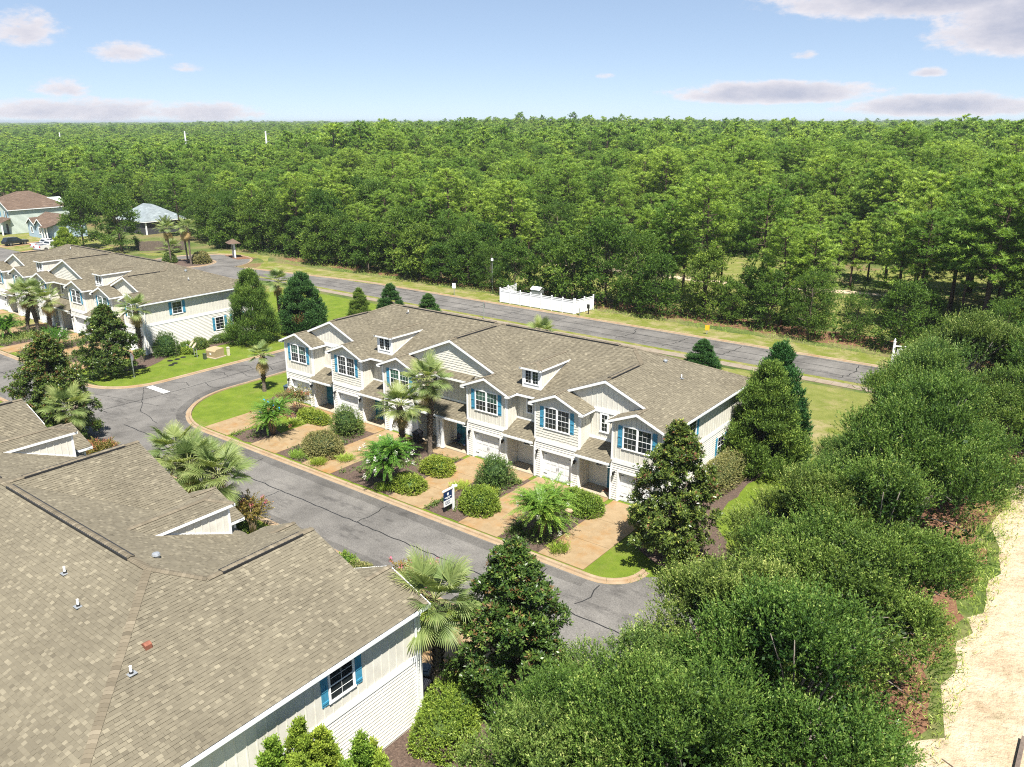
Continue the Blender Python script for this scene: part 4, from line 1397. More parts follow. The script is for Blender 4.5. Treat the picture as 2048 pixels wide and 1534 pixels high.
M['palm_leaf'] = leafmat('sabal_leaf', (.055, .085, .025), (.15, .195, .065), (.27, .29, .12), .3, .45, .25, k=1.55)
M['palm_dead'] = leafmat('dry_palm_leaf', (.16, .12, .05), (.30, .23, .10), (.42, .34, .17), .3, .6, .2, k=1.5)
M['palm_petiole'] = simple('palm_stalk', (.22, .24, .09), .6, .2, 6)
def boots():
    m, nt, p = new_mat('palm_trunk')
    c = ramp(nt, nnoise(nt, 7, 5, .7), [(.3, (.05, .036, .026)), (.5, (.13, .10, .075)), (.72, (.24, .20, .155))])
    nt.links.new(c, p.inputs['Base Color']); p.inputs['Roughness'].default_value = .95
    bump(nt, p, nnoise(nt, 12, 4, .7), .8, .05)
    return m
M['boot'] = boots()
M['blossom_pink'] = simple('pink_blossom', (.55, .12, .20), .6, .25, 20)
M['blossom_white'] = simple('white_blossom', (.70, .66, .60), .6, .1, 20)
M['blossom_rust'] = simple('spent_blossom', (.30, .12, .06), .7, .3, 20)


def put(name, label, cat, meshes, loc, rz=0., scale=1., group=None):
    """a plant: Empty at its foot, one child per part"""
    T = thing(name, label, cat, (loc[0], loc[1], loc[2] if len(loc) > 2 else 0), rz, group, scale)
    for nm, me in meshes: obj(nm, me, T)
    return T


# ---------- live oaks (broad crowns of fine grey-green leaves)
def oak_meshes(seed, mat, r=4.2, h=7.4):
    rg = np.random.default_rng(seed)
    C, Rr = [], []
    for i in range(19):
        a = i * 2.39996 + rg.uniform(-.4, .4); zf = .30 + .52 * ((i * .618 + .13 * seed) % 1.0)
        rad = r * .64 * math.sqrt(max(.06, 1 - ((zf - .34) / .62) ** 2)) * rg.uniform(.72, 1.08)
        if i >= 16: rad *= .25; zf = .78 + .07 * (i - 16)
        c = np.array([rad * math.cos(a), rad * math.sin(a), h * zf]); lr = r * rg.uniform(.30, .42)
        ow = nrm(c - np.array([0, 0, h * .30]))
        for k in range(9):
            d = unit(rg, 1)[0]
            if d @ ow < -.1: d = -d
            d = nrm(d + ow * .35)
            C.append(c + d * lr * np.array([1, 1, .85]) * rg.uniform(.75, 1.0)); Rr.append(rg.uniform(.38, .68))
    for k in range(16):      # low skirts
        a = rg.uniform(0, 6.28); C.append(np.array([r * .8 * math.cos(a), r * .8 * math.sin(a), h * rg.uniform(.14, .3)])); Rr.append(rg.uniform(.5, .8))
    C = np.array(C); Rr = np.array(Rr)
    cen = np.array([0, 0, h * .3])
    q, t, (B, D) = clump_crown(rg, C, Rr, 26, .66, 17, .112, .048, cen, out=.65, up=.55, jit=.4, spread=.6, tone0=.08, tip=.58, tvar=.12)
    q2, t2, _ = clump_crown(rg, C * [.72, .72, .86], Rr * 1.2, 7, .5, 9, .2, .12, cen, tone0=.0, tip=.1)  # inner leaves nearly the darkest tone: shade inside the crown put into colour
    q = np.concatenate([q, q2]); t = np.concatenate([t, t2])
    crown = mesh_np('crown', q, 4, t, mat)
    tips = [tuple(C[i]) for i in rg.choice(len(C), 40, replace=False)]
    tr = trunk_mesh('trunk', rg, h * .62, .17, tips, .3, M['bark_oak'])
    return [('trunk', tr), ('crown', crown)]


OAKS = [oak_meshes(100 + i, M['leaf_oak'] if i % 2 else M['leaf_oak2'], 4.0 + .25 * (i % 3), 7.2 + .3 * (i % 2)) for i in range(4)]


# ---------- magnolias
def magnolia_meshes(seed, h=8.0, r=2.7, rust=.14):
    rg = np.random.default_rng(seed)
    C, Rr = [], []
    for i in range(int(210 * max(1, (r / 2.75) ** 1.6))):
        zf = rg.uniform(.07, 1.0); a = i * 2.39996 + rg.uniform(-.5, .5)
        prof = (1 - zf ** 1.9) ** .75 if zf > .2 else .78 + .8 * zf
        rad = r * min(1, prof) * rg.uniform(.5, 1.0) * (1 + .12 * math.sin(3 * a + seed))
        if i % 4 == 0: rad *= .5
        C.append((rad * math.cos(a), rad * math.sin(a), h * zf * .96)); Rr.append(rg.uniform(.3, .6))
    C = np.array(C); Rr = np.array(Rr)
    n_per = 30
    d = unit(rg, len(C) * n_per)
    d[:, 2] = np.where(rg.random(len(d)) < .75, np.abs(d[:, 2]), d[:, 2])
    cc = np.repeat(C, n_per, 0)
    B = cc + d * (np.repeat(Rr, n_per) * rg.random(len(d)) ** .4)[:, None]
    outw = nrm(cc - np.array([0, 0, h * .3]))
    D = nrm(d * .5 + outw * .5 + np.array([0, 0, .55]) + rg.normal(size=d.shape) * .3)
    nl = 8
    ang = (np.arange(nl) / nl * 2 * math.pi)[None] + rg.uniform(0, 6, len(B))[:, None]
    X = nrm(np.cross(D, rg.normal(size=D.shape))); Y = np.cross(D, X)
    ld = nrm(D[:, None] * rg.uniform(.3, 1.2, (len(B), nl, 1)) + X[:, None] * np.cos(ang)[..., None] + Y[:, None] * np.sin(ang)[..., None] + rg.normal(size=(len(B), nl, 3)) * .25)
    sd = nrm(np.cross(ld, np.broadcast_to(D[:, None], ld.shape) + rg.normal(size=ld.shape) * .35))
    P = np.repeat(B[:, None], nl, 1) + ld * .02 + D[:, None] * rg.uniform(-.09, .05, (len(B), nl, 1))
    P = P.reshape(-1, 3); ld = ld.reshape(-1, 3); sd = sd.reshape(-1, 3)
    m = len(P)
    q = leaf_quads(P, ld, sd, .17 * rg.uniform(.7, 1.3, m), .075 * rg.uniform(.8, 1.2, m)).reshape(-1, 3)
    tone = np.clip(np.repeat(rg.normal(.40, .15, len(B)), nl) + rg.normal(0, .13, m), 0, 1)
    mi = (np.repeat(rg.random(len(B)) < rust * np.clip(B[:, 2] / h * 1.3 - .1, 0.05, 1), nl) & (rg.random(m) < .6)).astype(int)
    crown = mesh_np('crown', q, 4, tone, [M['leaf_mag'], M['leaf_rust']], mi)
    tips = [tuple(C[i]) for i in rg.choice(len(C), 34, replace=False)]
    tr = trunk_mesh('trunk', rg, h * .85, .14, tips, .12, M['bark'])
    return [('trunk', tr), ('crown', crown)]


MAGS = [magnolia_meshes(200 + i, 8.0, 2.75 + .15 * i) for i in range(2)]


# ---------- upright conifers
def conifer_meshes(seed, mat, h=8, r=2.2, power=.8, ln=.55, nper=60, ncl=90, L=.16, W=.05, up=.9, brown=None):
    rg = np.random.default_rng(seed)
    C, Rr = [], []
    for i in range(int(ncl * 1.5)):
        zf = rg.uniform(.02, 1.0) ** 1.15; a = i * 2.39996 + rg.uniform(-.3, .3)
        rad = r * ((1 - zf) ** power) * rg.uniform(.68, 1.0)
        if zf < .12: rad *= .75 + zf * 2
        C.append((rad * math.cos(a), rad * math.sin(a), h * zf * .93)); Rr.append(rg.uniform(.16, .26) * r * (.45 + .75 * (1 - zf)))
    q, t, _ = clump_crown(rg, C, Rr, nper, ln, 10, L, W, (0, 0, h * .2), out=.45, up=up, jit=.3, spread=.5, tone0=.2, tip=.45, tvar=.1)
    mi = None; mats = mat
    if brown:
        cx = np.array(brown); qc = q.reshape(-1, 4, 3).mean(1)
        mi = ((np.linalg.norm(qc - cx, axis=1) < .8) & (rg.random(len(qc)) < .6)).astype(int); mats = [mat, M['leaf_rust']]
    crown = mesh_np('crown', q, 4, t, mats, mi)
    tr = trunk_mesh('trunk', rg, h * .9, .12, [C[i] for i in rg.choice(len(C), 16, replace=False)], .1, M['bark'])
    return [('trunk', tr), ('crown', crown)]


# ---------- rounded shrubs
def shrub_meshes(seed, mat, rx=1.0, ry=1.0, h=1.4, nb=900, ln=.22, nl=9, L=.085, W=.05, flat=.0, jit=.25, tone0=.25, tip=.4, sq=2.0):
    rg = np.random.default_rng(seed)
    d = unit(rg, nb); d[:, 2] = np.abs(d[:, 2]) * 1.0 - .12
    k = (np.abs(d[:, 0]) ** sq + np.abs(d[:, 1]) ** sq + np.abs(d[:, 2]) ** sq) ** (-1 / sq)
    d = d * k[:, None]
    lump = 1 + .07 * np.sin(d[:, 0] * 5 + seed) * np.cos(d[:, 1] * 4.3 + seed * 2) + rg.normal(0, .02 + flat, nb)
    B = d * np.array([rx, ry, h * .86]) * (lump * np.where(rg.random(nb) < .25, rg.uniform(.6, .95, nb), .92))[:, None]
    B[:, 2] += h * .12
    D = nrm(nrm(d) + np.array([0, 0, .25]) + rg.normal(size=d.shape) * jit)
    q, t = sprigs(rg, B, D, ln * rg.uniform(.5, 1.2, nb), nl, L, W, spread=.9, up=.1, tone0=tone0 + rg.normal(0, .06, nb), tip=tip)
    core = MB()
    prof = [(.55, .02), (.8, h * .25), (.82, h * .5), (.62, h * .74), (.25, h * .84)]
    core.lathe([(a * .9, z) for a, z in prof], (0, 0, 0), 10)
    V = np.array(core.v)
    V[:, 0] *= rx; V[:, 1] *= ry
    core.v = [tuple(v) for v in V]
    for j in range(len(core.t)): core.t[j] = .03  # solid core, not twigs, in near-darkest leaf tone: inner shade painted in
    return [('stems_or_core', core.mesh('stems_or_core', mat)), ('foliage', mesh_np('foliage', q, 4, t, mat))]


# ---------- crape myrtles: several stems, arching leafy sprays, blossom at the tips
def crape_meshes(seed, mat, h=4.0, r=2.0, bloom=None, nbloom=0, nsp=420, dense=1.7, L=.10, W=.055, ln=.9):
    rg = np.random.default_rng(seed)
    nsp = int(nsp * dense)
    tr = MB()
    ends = []
    for i in range(7):
        a = i * .9 + rg.uniform(-.3, .3); rr = r * rg.uniform(.25, .6)
        e = Vector((rr * math.cos(a), rr * math.sin(a), h * rg.uniform(.5, .72)))
        tr.tube([(.12 * math.cos(a), .12 * math.sin(a), -.05), (e.x * .35, e.y * .35, e.z * .45), e], [.05, .035, .015], 6)
        ends.append(e)
    trunk = tr.mesh('stems_or_core', M['bark_crape'], True)
    B = np.array([tuple(ends[k]) for k in rg.integers(0, len(ends), nsp)])
    d = unit(rg, nsp); d[:, 2] = np.abs(d[:, 2]) * .9 - .1
    B = B * rg.uniform(.7, 1.0, (nsp, 1)) + d * np.array([r * .42, r * .42, h * .22]) * rg.random((nsp, 1)) ** .4
    D = nrm(nrm(B - np.array([0, 0, h * .35])) * .8 + d * .4 + np.array([0, 0, .3]) + rg.normal(size=d.shape) * .25)
    q, t = sprigs(rg, B, D, ln * rg.uniform(.5, 1.2, nsp), 24, L, W, spread=.8, up=.05, tone0=.2 + rg.normal(0, .08, nsp), tip=.4, droop=.35)
    out = [('stems_or_core', trunk), ('crown', mesh_np('crown', q, 4, t, mat))]
    if bloom and nbloom:
        idx = rg.choice(nsp, nbloom, replace=False)
        P = B[idx] + D[idx] * (ln * .85); P[:, 2] -= .2 * ln
        n2 = 40
        PP = np.repeat(P, n2, 0) + rg.normal(size=(nbloom * n2, 3)) * np.array([.06, .06, .09])
        dd = unit(rg, len(PP)); ss = nrm(np.cross(dd, unit(rg, len(PP))))
        out.append(('blossom', mesh_np('blossom', leaf_quads(PP, dd, ss, np.full(len(PP), .06), np.full(len(PP), .06)).reshape(-1, 3), 4, rg.random(len(PP)), bloom)))
    return out


def spray_crape(seed, mat, h=3.6, r=2.4, nsp=230, bloom=None, nbloom=0, L=.19, W=.075):
    """low crape myrtle of long arching shoots with leaves in two rows"""
    nsp = int(nsp * 1.5)
    rg = np.random.default_rng(seed)
    tr = MB(); hubs = []
    for i in range(8):
        a = i * .8 + rg.uniform(-.3, .3); rr = r * rg.uniform(.12, .4)
        e = np.array([rr * math.cos(a), rr * math.sin(a), h * rg.uniform(.35, .68)])
        tr.tube([(.1 * math.cos(a), .1 * math.sin(a), -.05), tuple(e * .5), tuple(e)], [.045, .035, .015], 6); hubs.append(e)
    hubs = np.array(hubs)
    B = hubs[rg.integers(0, 8, nsp)] * rg.uniform(.75, 1.05, (nsp, 1))
    a = rg.uniform(0, 2 * math.pi, nsp); up = rg.uniform(.0, 1.25, nsp) ** 1.1
    D = nrm(np.stack([np.cos(a), np.sin(a), up], 1) + nrm(B - np.array([0, 0, h * .3])) * .5)
    ln = r * rg.uniform(.55, 1.0, nsp)
    nl = 24
    t = (np.arange(nl) + .8) / nl
    pos = B[:, None] + D[:, None] * (ln[:, None] * t)[..., None] - np.array([0, 0, 1.0]) * (ln[:, None] * .45 * t ** 2)[..., None]
    tang = nrm(D[:, None] - np.array([0, 0, 1.0]) * (.9 * t)[None, :, None])
    side = nrm(np.cross(tang, np.array([0, 0, 1.0])))
    Q, T = [], []
    for sg in (1, -1):
        ld = nrm(side * sg + tang * .55 + np.array([0, 0, .12]) + rg.normal(size=side.shape) * .16)
        sd = nrm(np.cross(ld, np.cross(tang, side)) + rg.normal(size=side.shape) * .2)
        taper = (1.1 - .55 * t)[None] * np.ones((nsp, 1))
        m = nsp * nl
        Q.append(leaf_quads(pos.reshape(-1, 3), ld.reshape(-1, 3), sd.reshape(-1, 3), L * taper.ravel() * rg.uniform(.8, 1.2, m), W * taper.ravel()))
        T.append(np.clip(np.repeat(rg.normal(.38, .12, nsp), nl) + .22 * np.tile(t, nsp) + rg.normal(0, .08, m), 0, 1))
    q = np.concatenate(Q).reshape(-1, 3)
    out = [('stems_or_core', tr.mesh('stems_or_core', M['bark_crape'], True)), ('crown', mesh_np('crown', q, 4, np.concatenate(T), mat))]
    if bloom:
        P = pos[rg.choice(nsp, nbloom, replace=False), -1]
        n2 = 46
        PP = np.repeat(P, n2, 0) + rg.normal(size=(nbloom * n2, 3)) * np.array([.06, .06, .09])
        dd = unit(rg, len(PP)); ss = nrm(np.cross(dd, unit(rg, len(PP))))
        out.append(('blossom', mesh_np('blossom', leaf_quads(PP, dd, ss, np.full(len(PP), .06), np.full(len(PP), .06)).reshape(-1, 3), 4, rg.random(len(PP)), bloom)))
    return out


# ---------- sabal palms
def frond_mesh(seed, L=1.5, mat='palm_leaf', dead=False, n=40):
    """costapalmate fan on a stalk; grows along +X from the origin, curving down"""
    rg = np.random.default_rng(seed)
    V, T = [], []
    pl = L * .66
    arch = lambda s: np.array([s, 0, .10 * s - (.22 if not dead else .5) * s * s / L])
    st = MB()
    st.tube([tuple(arch(0)), tuple(arch(pl * .5)), tuple(arch(pl))], [.028, .022, .016], 4, m=1)
    for i in range(n):
        f = (i + .5) / n * 2 - 1
        ang = f * 1.75
        s = pl + (1 - abs(f)) * L * .2
        p = arch(s)
        ll = L * (.80 - .24 * abs(f) ** 1.6) * rg.uniform(.9, 1.06)
        dr = np.array([math.cos(ang), math.sin(ang), .05 + .16 * abs(f) - .1 * (1 - abs(f))]); dr /= np.linalg.norm(dr)
        sd = np.cross(dr, [0, 0, 1]); sd /= np.linalg.norm(sd)
        sd = sd + np.array([0, 0, rg.uniform(-.5, .5)])
        w = .027 if not dead else .022
        dro = rg.uniform(.12, .5) + (.6 if dead else 0)
        p1 = p + dr * ll * .5; p2 = p + dr * ll * .8 - np.array([0, 0, dro * ll * .16]); p3 = p + dr * ll * .97 - np.array([0, 0, dro * ll * .55])
        t = .30 + .42 * rg.random() - .1 * abs(f)
        V += [p - sd * w * .5, p1 - sd * w, p1 + sd * w, p + sd * w * .5]; T.append(t)
        V += [p1 - sd * w, p2 - sd * w * .7, p2 + sd * w * .7, p1 + sd * w]; T.append(t + .1)
        V += [p2 - sd * w * .7, p3 - sd * .004, p3 + sd * .004, p2 + sd * w * .7]; T.append(t + .22)
    for k in range(0, len(V), 4):
        st.poly([tuple(v) for v in V[k:k + 4]], float(np.clip(T[k // 4], 0, 1)))
    return st.mesh('frond', [M[mat], M['palm_petiole'] if not dead else M['palm_dead']])


FRONDS = [frond_mesh(300 + i, 1.55) for i in range(4)]
FRONDS_S = [frond_mesh(310 + i, 1.15, n=34) for i in range(3)]
FRONDS_D = [frond_mesh(320 + i, 1.3, 'palm_dead', True, 34) for i in range(2)]


def palm_trunk(seed, h, r, boots=True):
    rg = np.random.default_rng(seed)
    mb = MB()
    k = 9
    cx, cy = rg.normal() * .015, rg.normal() * .015
    pts = [(cx * i * i * .3, cy * i * i * .3, h * i / k - (.1 if i == 0 else 0)) for i in range(k + 1)]
    rad = [r * 1.35, r * 1.05] + [r] * (k - 3) + [r * 1.12, r * .95]
    mb.tube(pts, rad, 10)
    if boots:
        # criss-cross leaf bases
        z0 = h * .28
        rows = int((h - z0) / .13)
        for i in range(rows):
            z = z0 + i * .13
            f = z / h * k; j = min(k - 1, int(f)); c = Vector(pts[j]).lerp(Vector(pts[j + 1]), f - j)
            for q in range(6):
                a = q * math.pi / 3 + (i % 2) * math.pi / 6 + rg.uniform(-.12, .12)
                o = Vector((math.cos(a), math.sin(a), 0)); s = Vector((-o.y, o.x, 0))
                b0 = c + o * r * .92
                ln = rg.uniform(.16, .3)
                tip = b0 + o * ln * .42 + Vector((0, 0, ln)) + s * rg.uniform(-.05, .05)
                mb.poly([b0 - s * .075, b0 + s * .075, tip + s * .035, tip - s * .035], rg.random())
                mb.poly([b0 + s * .075, b0 - s * .075, tip - s * .035 + o * .03, tip + s * .035 + o * .03], rg.random())
    return mb.mesh('trunk', M['boot'])


def palm(label, x, y, h, seed, n=26, r=.15, dead=4, big=True, group=None, boots=True, sc=1.0, z=0, nup=None):
    rg = np.random.default_rng(seed)
    T = thing('sabal_palm', label, 'palm', (x, y, z), rg.uniform(0, 6), group)
    if h > .3: obj('trunk', palm_trunk(seed, h, r, boots), T)
    FR = FRONDS if big else FRONDS_S
    n = int(n * .78)
    for i in range(n + dead):
        isd = i >= n
        me = (FRONDS_D if isd else FR)[int(rg.integers(0, 2 if isd else len(FR)))]
        o = obj('frond', me, T)
        az_ = i * 2.4 + rg.uniform(-.3, .3)
        f = i / max(1, n)
        pitch = R(72 - 105 * f ** .85 + rg.uniform(-9, 9)) if not isd else R(-58 + rg.uniform(-14, 10))
        o.location = (.06 * math.cos(az_), .06 * math.sin(az_), h + (.12 * (1 - f) if not isd else -.2))
        o.rotation_euler = (rg.uniform(-.25, .25), -pitch, az_)
        o.scale = (sc * rg.uniform(.88, 1.08),) * 3
    return T


# ---------- feather palm (pinnate)
def pinnate_mesh(seed, L=2.0):
    rg = np.random.default_rng(seed)
    st = MB()
    arch = lambda s: np.array([s, 0, .35 * s - .30 * s * s / L])
    st.tube([tuple(arch(L * k / 5)) for k in range(6)], [.03, .026, .022, .016, .01, .005], 4, m=1)
    for i in range(44):
        s = L * (.12 + .88 * i / 44); p = arch(s)
        for sg in (1, -1):
            ll = .42 * (1 - .55 * abs(i / 44 - .4)) * rg.uniform(.85, 1.1)
            d = np.array([.45, sg * .85, -.18]); d /= np.linalg.norm(d)
            w = np.array([.022, 0, .01])
            e = p + d * ll
            st.poly([tuple(p - w * .5), tuple(p + d * ll * .5 - w), tuple(e), tuple(p + d * ll * .5 + w)], float(np.clip(rg.normal(.5, .15), 0, 1)))
    return st.mesh('frond', [M['palm_leaf'], M['palm_petiole']])


# ---------- pines
def pine_meshes(seed, h=19., crown0=.45, r=3.0, nbr=44, tufts=26, needles=19, nlen=.40, nw=.055, mat=None):
    rg = np.random.default_rng(seed)
    mb = MB()
    lean = rg.normal(size=2) * .02
    pts = [(lean[0] * h * (i / 6) ** 2, lean[1] * h * (i / 6) ** 2, h * i / 6 - (.2 if i == 0 else 0)) for i in range(7)]
    mb.tube(pts, [.24, .2, .18, .155, .12, .08, .03], 7)
    TB, TD = [], []
    for i in range(nbr):
        f = (i + rg.random()) / nbr
        z = h * (crown0 + (1 - crown0) * f ** .9)
        prof = math.sin(math.pi * (.22 + .74 * f)) ** .75
        ln = r * prof * rg.uniform(.65, 1.12) + .25
        a = i * 2.39996 + rg.uniform(-.4, .4)
        k = z / h * 6; j = min(5, int(k)); c = np.array(Vector(pts[j]).lerp(Vector(pts[j + 1]), k - j))
        rise = rg.uniform(.1, .5) + f * .5
        d = np.array([math.cos(a), math.sin(a), rise]); d /= np.linalg.norm(d)
        tip = c + d * ln
        mb.tube([tuple(c), tuple(c + d * ln * .5 - np.array([0, 0, .08 * ln])), tuple(tip)], [.05, .035, .012], 4, cap=False)
        nt_ = max(5, int(tufts * ln / r * 1.1))
        for q in range(nt_):
            s = rg.uniform(.35, 1.0) ** .7
            off = unit(rg, 1)[0] * np.array([1, 1, .6]) * ln * .36 * s * rg.uniform(.2, 1)
            TB.append(c + d * ln * s + off); TD.append(nrm(d * .5 + off * .6 / max(.2, ln * .3) + np.array([0, 0, .75])))
    for q in range(8):
        TB.append(np.array(pts[6]) + unit(rg, 1)[0] * .35); TD.append(np.array([0, 0, 1.0]))
    TB, TD = np.array(TB), nrm(np.array(TD))
    n = len(TB)
    B = np.repeat(TB, needles, 0); D = np.repeat(TD, needles, 0)
    d = nrm(D * .75 + rg.normal(size=D.shape) * .62)
    s = nrm(np.cross(d, rg.normal(size=d.shape) * .45 + np.array([0, 0, 1.0])))
    L = nlen * rg.uniform(.7, 1.2, len(B))
    tri = np.stack([B + s * nw * .5, B - s * nw * .5, B + d * L[:, None] + 0 * s], 1)
    q = leaf_quads(B, d, s, L, np.full(len(B), nw))
    tuft_t = rg.normal(.45, .14, n)
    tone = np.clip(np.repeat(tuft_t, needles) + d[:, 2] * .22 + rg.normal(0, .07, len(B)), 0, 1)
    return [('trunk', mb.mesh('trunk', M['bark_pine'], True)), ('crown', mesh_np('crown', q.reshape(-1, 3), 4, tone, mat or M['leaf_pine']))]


PINES = [pine_meshes(400, 17.5, .36, 3.5, 50), pine_meshes(401, 19.5, .44, 3.9, 56), pine_meshes(402, 16, .30, 3.2, 48), pine_meshes(403, 20.5, .48, 4.1, 56), pine_meshes(404, 14.5, .25, 3.1, 48), pine_meshes(405, 18.5, .32, 3.7, 60)]


# ---------- broadleaf woodland trees
def broad_meshes(seed, h=9.5, r=3.2, mat=None, L=.24, W=.15, ncl=70, nper=26, low=.12):
    rg = np.random.default_rng(seed)
    C, Rr = [], []
    for i in range(ncl):
        zf = rg.uniform(low, 1.0); a = rg.uniform(0, 2 * math.pi)
        rad = r * math.sqrt(max(.05, 1 - (abs(zf - .45) / .6) ** 2)) * rg.uniform(.45, 1.0)
        C.append((rad * math.cos(a), rad * math.sin(a), h * zf * .95)); Rr.append(rg.uniform(.5, 1.0))
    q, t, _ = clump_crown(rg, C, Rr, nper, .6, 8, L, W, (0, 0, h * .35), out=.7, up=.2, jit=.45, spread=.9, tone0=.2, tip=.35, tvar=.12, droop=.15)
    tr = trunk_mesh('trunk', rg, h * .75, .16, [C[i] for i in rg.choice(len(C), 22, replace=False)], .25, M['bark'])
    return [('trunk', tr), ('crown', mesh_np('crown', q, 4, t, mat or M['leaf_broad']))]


BROADS = [broad_meshes(500, 9.5, 3.2), broad_meshes(501, 8.0, 2.9), broad_meshes(502, 11.0, 3.6, ncl=90), broad_meshes(503, 7.0, 2.5, low=.05), broad_meshes(504, 10, 3.0, L=.2, W=.1, ncl=84)]
# ================================================================ planting, thing by thing
def rz(): return RG.uniform(0, 6.28)

# magnolias
put('magnolia_tree', 'dark glossy magnolia with rusty leaf undersides beside the nearest row, by the sabal palm', 'tree', MAGS[0], (-17.4, 22.9), .4, (1.0, 1.0, 1.0))
put('magnolia_tree', 'dark glossy magnolia at the right front corner of the middle townhouse row', 'tree', MAGS[1], (-17.9, 38.6), 2.1, (1.02, 1.02, 1.04))
put('magnolia_tree', 'dark magnolia with bare trunk on the lawn corner of the far townhouse row', 'tree', magnolia_meshes(210, 7.0, 3.1, .06), (-78.3, 37.1), 1.0)
put('magnolia_tree', 'big magnolia with brown leaves at the left street corner', 'tree', magnolia_meshes(211, 8.8, 3.5, .18), (-64.2, 25.6), 3.0)
put('magnolia_tree', 'partly hidden dark magnolia at the far left edge in front of the far row', 'tree', MAGS[0], (-112.0, 37.5), 3.6, .75)

# sabal palms
palm('sabal palm with criss-cross boots and hanging fronds beside the nearest row', -20.35, 21.35, 5.0, 21, 34, .19, 3, sc=.92)
palm('taller of the two sabal palms in front of the middle row porch', -39.1, 41.1, 6.0, 22, 28, .16, 5, sc=.82)
palm('shorter of the two sabal palms in front of the middle row porch', -39.8, 39.0, 4.55, 23, 30, .17, 6, sc=.84)
palm('young thin-trunked palm on the lawn left of the middle townhouse row', -62.0, 43.1, 3.5, 24, 20, .16, 6, False, sc=.74)
palm('sabal palm at the right front corner of the far townhouse row, beside the magnolia', -80.3, 41.3, 5.7, 25, 24, .2, 6, sc=.78)
palm('leftmost sabal palm of the trio in front of the far townhouse row', -103.3, 39.8, 4.5, 26, 26, .2, 3, sc=.85)
palm('middle sabal palm of the trio in front of the far townhouse row', -101.4, 40.2, 4.9, 27, 24, .2, 2, sc=.85)
palm('right sabal palm with dry fronds of the trio in front of the far townhouse row', -99.6, 40.8, 4.2, 28, 22, .2, 7, sc=.85)
palm('palm rising between the two big cedars beside the far townhouse row', -82.2, 60.5, 5.4, 29, 22, .2, 6, sc=.8)
for i, (x, y, h, s, l) in enumerate(((-44.9, 24.4, 4.5, .88, 'upright pale-green palm at the left of the palm clump behind the nearest roof'), (-42.4, 23.7, 4.4, .9, 'palm in the middle of the clump behind the nearest roof'),
                                     (-40.4, 24.3, 4.1, .95, 'right-hand drooping palm of the clump behind the nearest roof'), (-42.9, 25.6, 3.7, .8, 'lowest palm of the clump behind the nearest roof, nearest the kerb'))):
    palm(l, x, y, h, 40 + i, 26, .17, 3, sc=s)
palm('pale palm by the street behind the nearest roof, below the left magnolia', -60.0, 24.8, 4.0, 46, 22, .17, 1, sc=.8)
palm('thin yellowish palm at the left of the roundabout island', -135.2, 77.4, 6.3, 50, 18, .15, 5, False, boots=False, sc=.95)
palm('thin yellowish palm in the middle of the roundabout island', -133.2, 79.4, 6.0, 51, 18, .15, 6, False, boots=False, sc=.98)
palm('thin yellowish palm at the right of the roundabout island', -130.9, 78.6, 6.6, 52, 18, .15, 6, False, boots=False, sc=.98)
palm('low fan palmetto behind the ridge of the middle row, by the rear road', -53.4, 75.8, .25, 53, 22, .2, 0, sc=.9)
palm('silvery low fan palm in front of the wooden fence by the roundabout', -147.5, 84.6, .6, 54, 24, .2, 2, sc=1.15)
FP = thing('feather_palm', 'arching feather palm in front of the grey-roofed house', 'palm', (-152.5, 87.0, 0), 0)
obj('trunk', palm_trunk(60, 4.2, .26, True), FP)
pm = [pinnate_mesh(61, 2.5), pinnate_mesh(62, 2.3)]
for i in range(34):
    o = obj('frond', pm[i % 2], FP); o.location = (0, 0, 4.2); o.rotation_euler = (0, -R(70 - 95 * (i / 34)), i * 2.4)

# crape myrtles
CR = spray_crape(600, M['leaf_crape'], 3.7, 2.55, 250, M['blossom_white'], 12)
put('crape_myrtle', 'arching crape myrtle with white blossom near the kerb, second driveway from the right', 'tree', CR, (-25.2, 36.0), .3)
put('crape_myrtle', 'white-blossomed crape myrtle in front of the two porch palms', 'tree', spray_crape(601, M['leaf_crape'], 4.2, 2.3, 240, M['blossom_white'], 22), (-38.0, 35.7), 2.0)
put('crape_myrtle', 'crape myrtle with blue ribbons beside the leftmost driveway of the middle row', 'tree', spray_crape(602, M['leaf_crape'], 3.8, 2.2, 200, M['blossom_rust'], 14, L=.14), (-52.2, 36.7), 1.2)
put('crape_myrtle', 'bronze-leaved drooping crape myrtle at the left garage of the middle row', 'tree', crape_meshes(603, M['leaf_olive'], 2.6, 1.5, M['blossom_rust'], 22, 260, L=.08), (-54.6, 41.0), .5)
put('crape_myrtle', 'vase-shaped pink crape myrtle at the kerb behind the palm clump', 'tree', crape_meshes(604, M['leaf_crape_red'], 3.0, 1.15, M['blossom_pink'], 12, 170, L=.075, ln=.55), (-39.4, 25.6), .5)
put('crape_myrtle', 'pink flowering crape myrtle behind the palm nearest the camera', 'tree', crape_meshes(605, M['leaf_crape_red'], 3.3, 1.35, M['blossom_pink'], 26, 220, L=.075, ln=.6), (-26.0, 25.6), 1.5)
put('crape_myrtle', 'rust-tipped crape myrtle at the street corner behind the nearest roof', 'tree', crape_meshes(606, M['leaf_crape_red'], 3.0, 1.4, M['blossom_rust'], 40, 200, L=.075, ln=.6), (-56.2, 25.0), 1.5)
put('crape_myrtle', 'green crape myrtle at the left edge before the far townhouse row', 'tree', spray_crape(607, M['leaf_crape'], 3.0, 2.0, 160), (-102.5, 37.2), 1.5)
put('crape_myrtle', 'pale flowering crape myrtle in front of the far row, left of its magnolia', 'tree', crape_meshes(608, M['leaf_crape'], 2.5, 1.6, M['blossom_white'], 10, 240), (-92.6, 38.0), 1.5)
rb = MB()
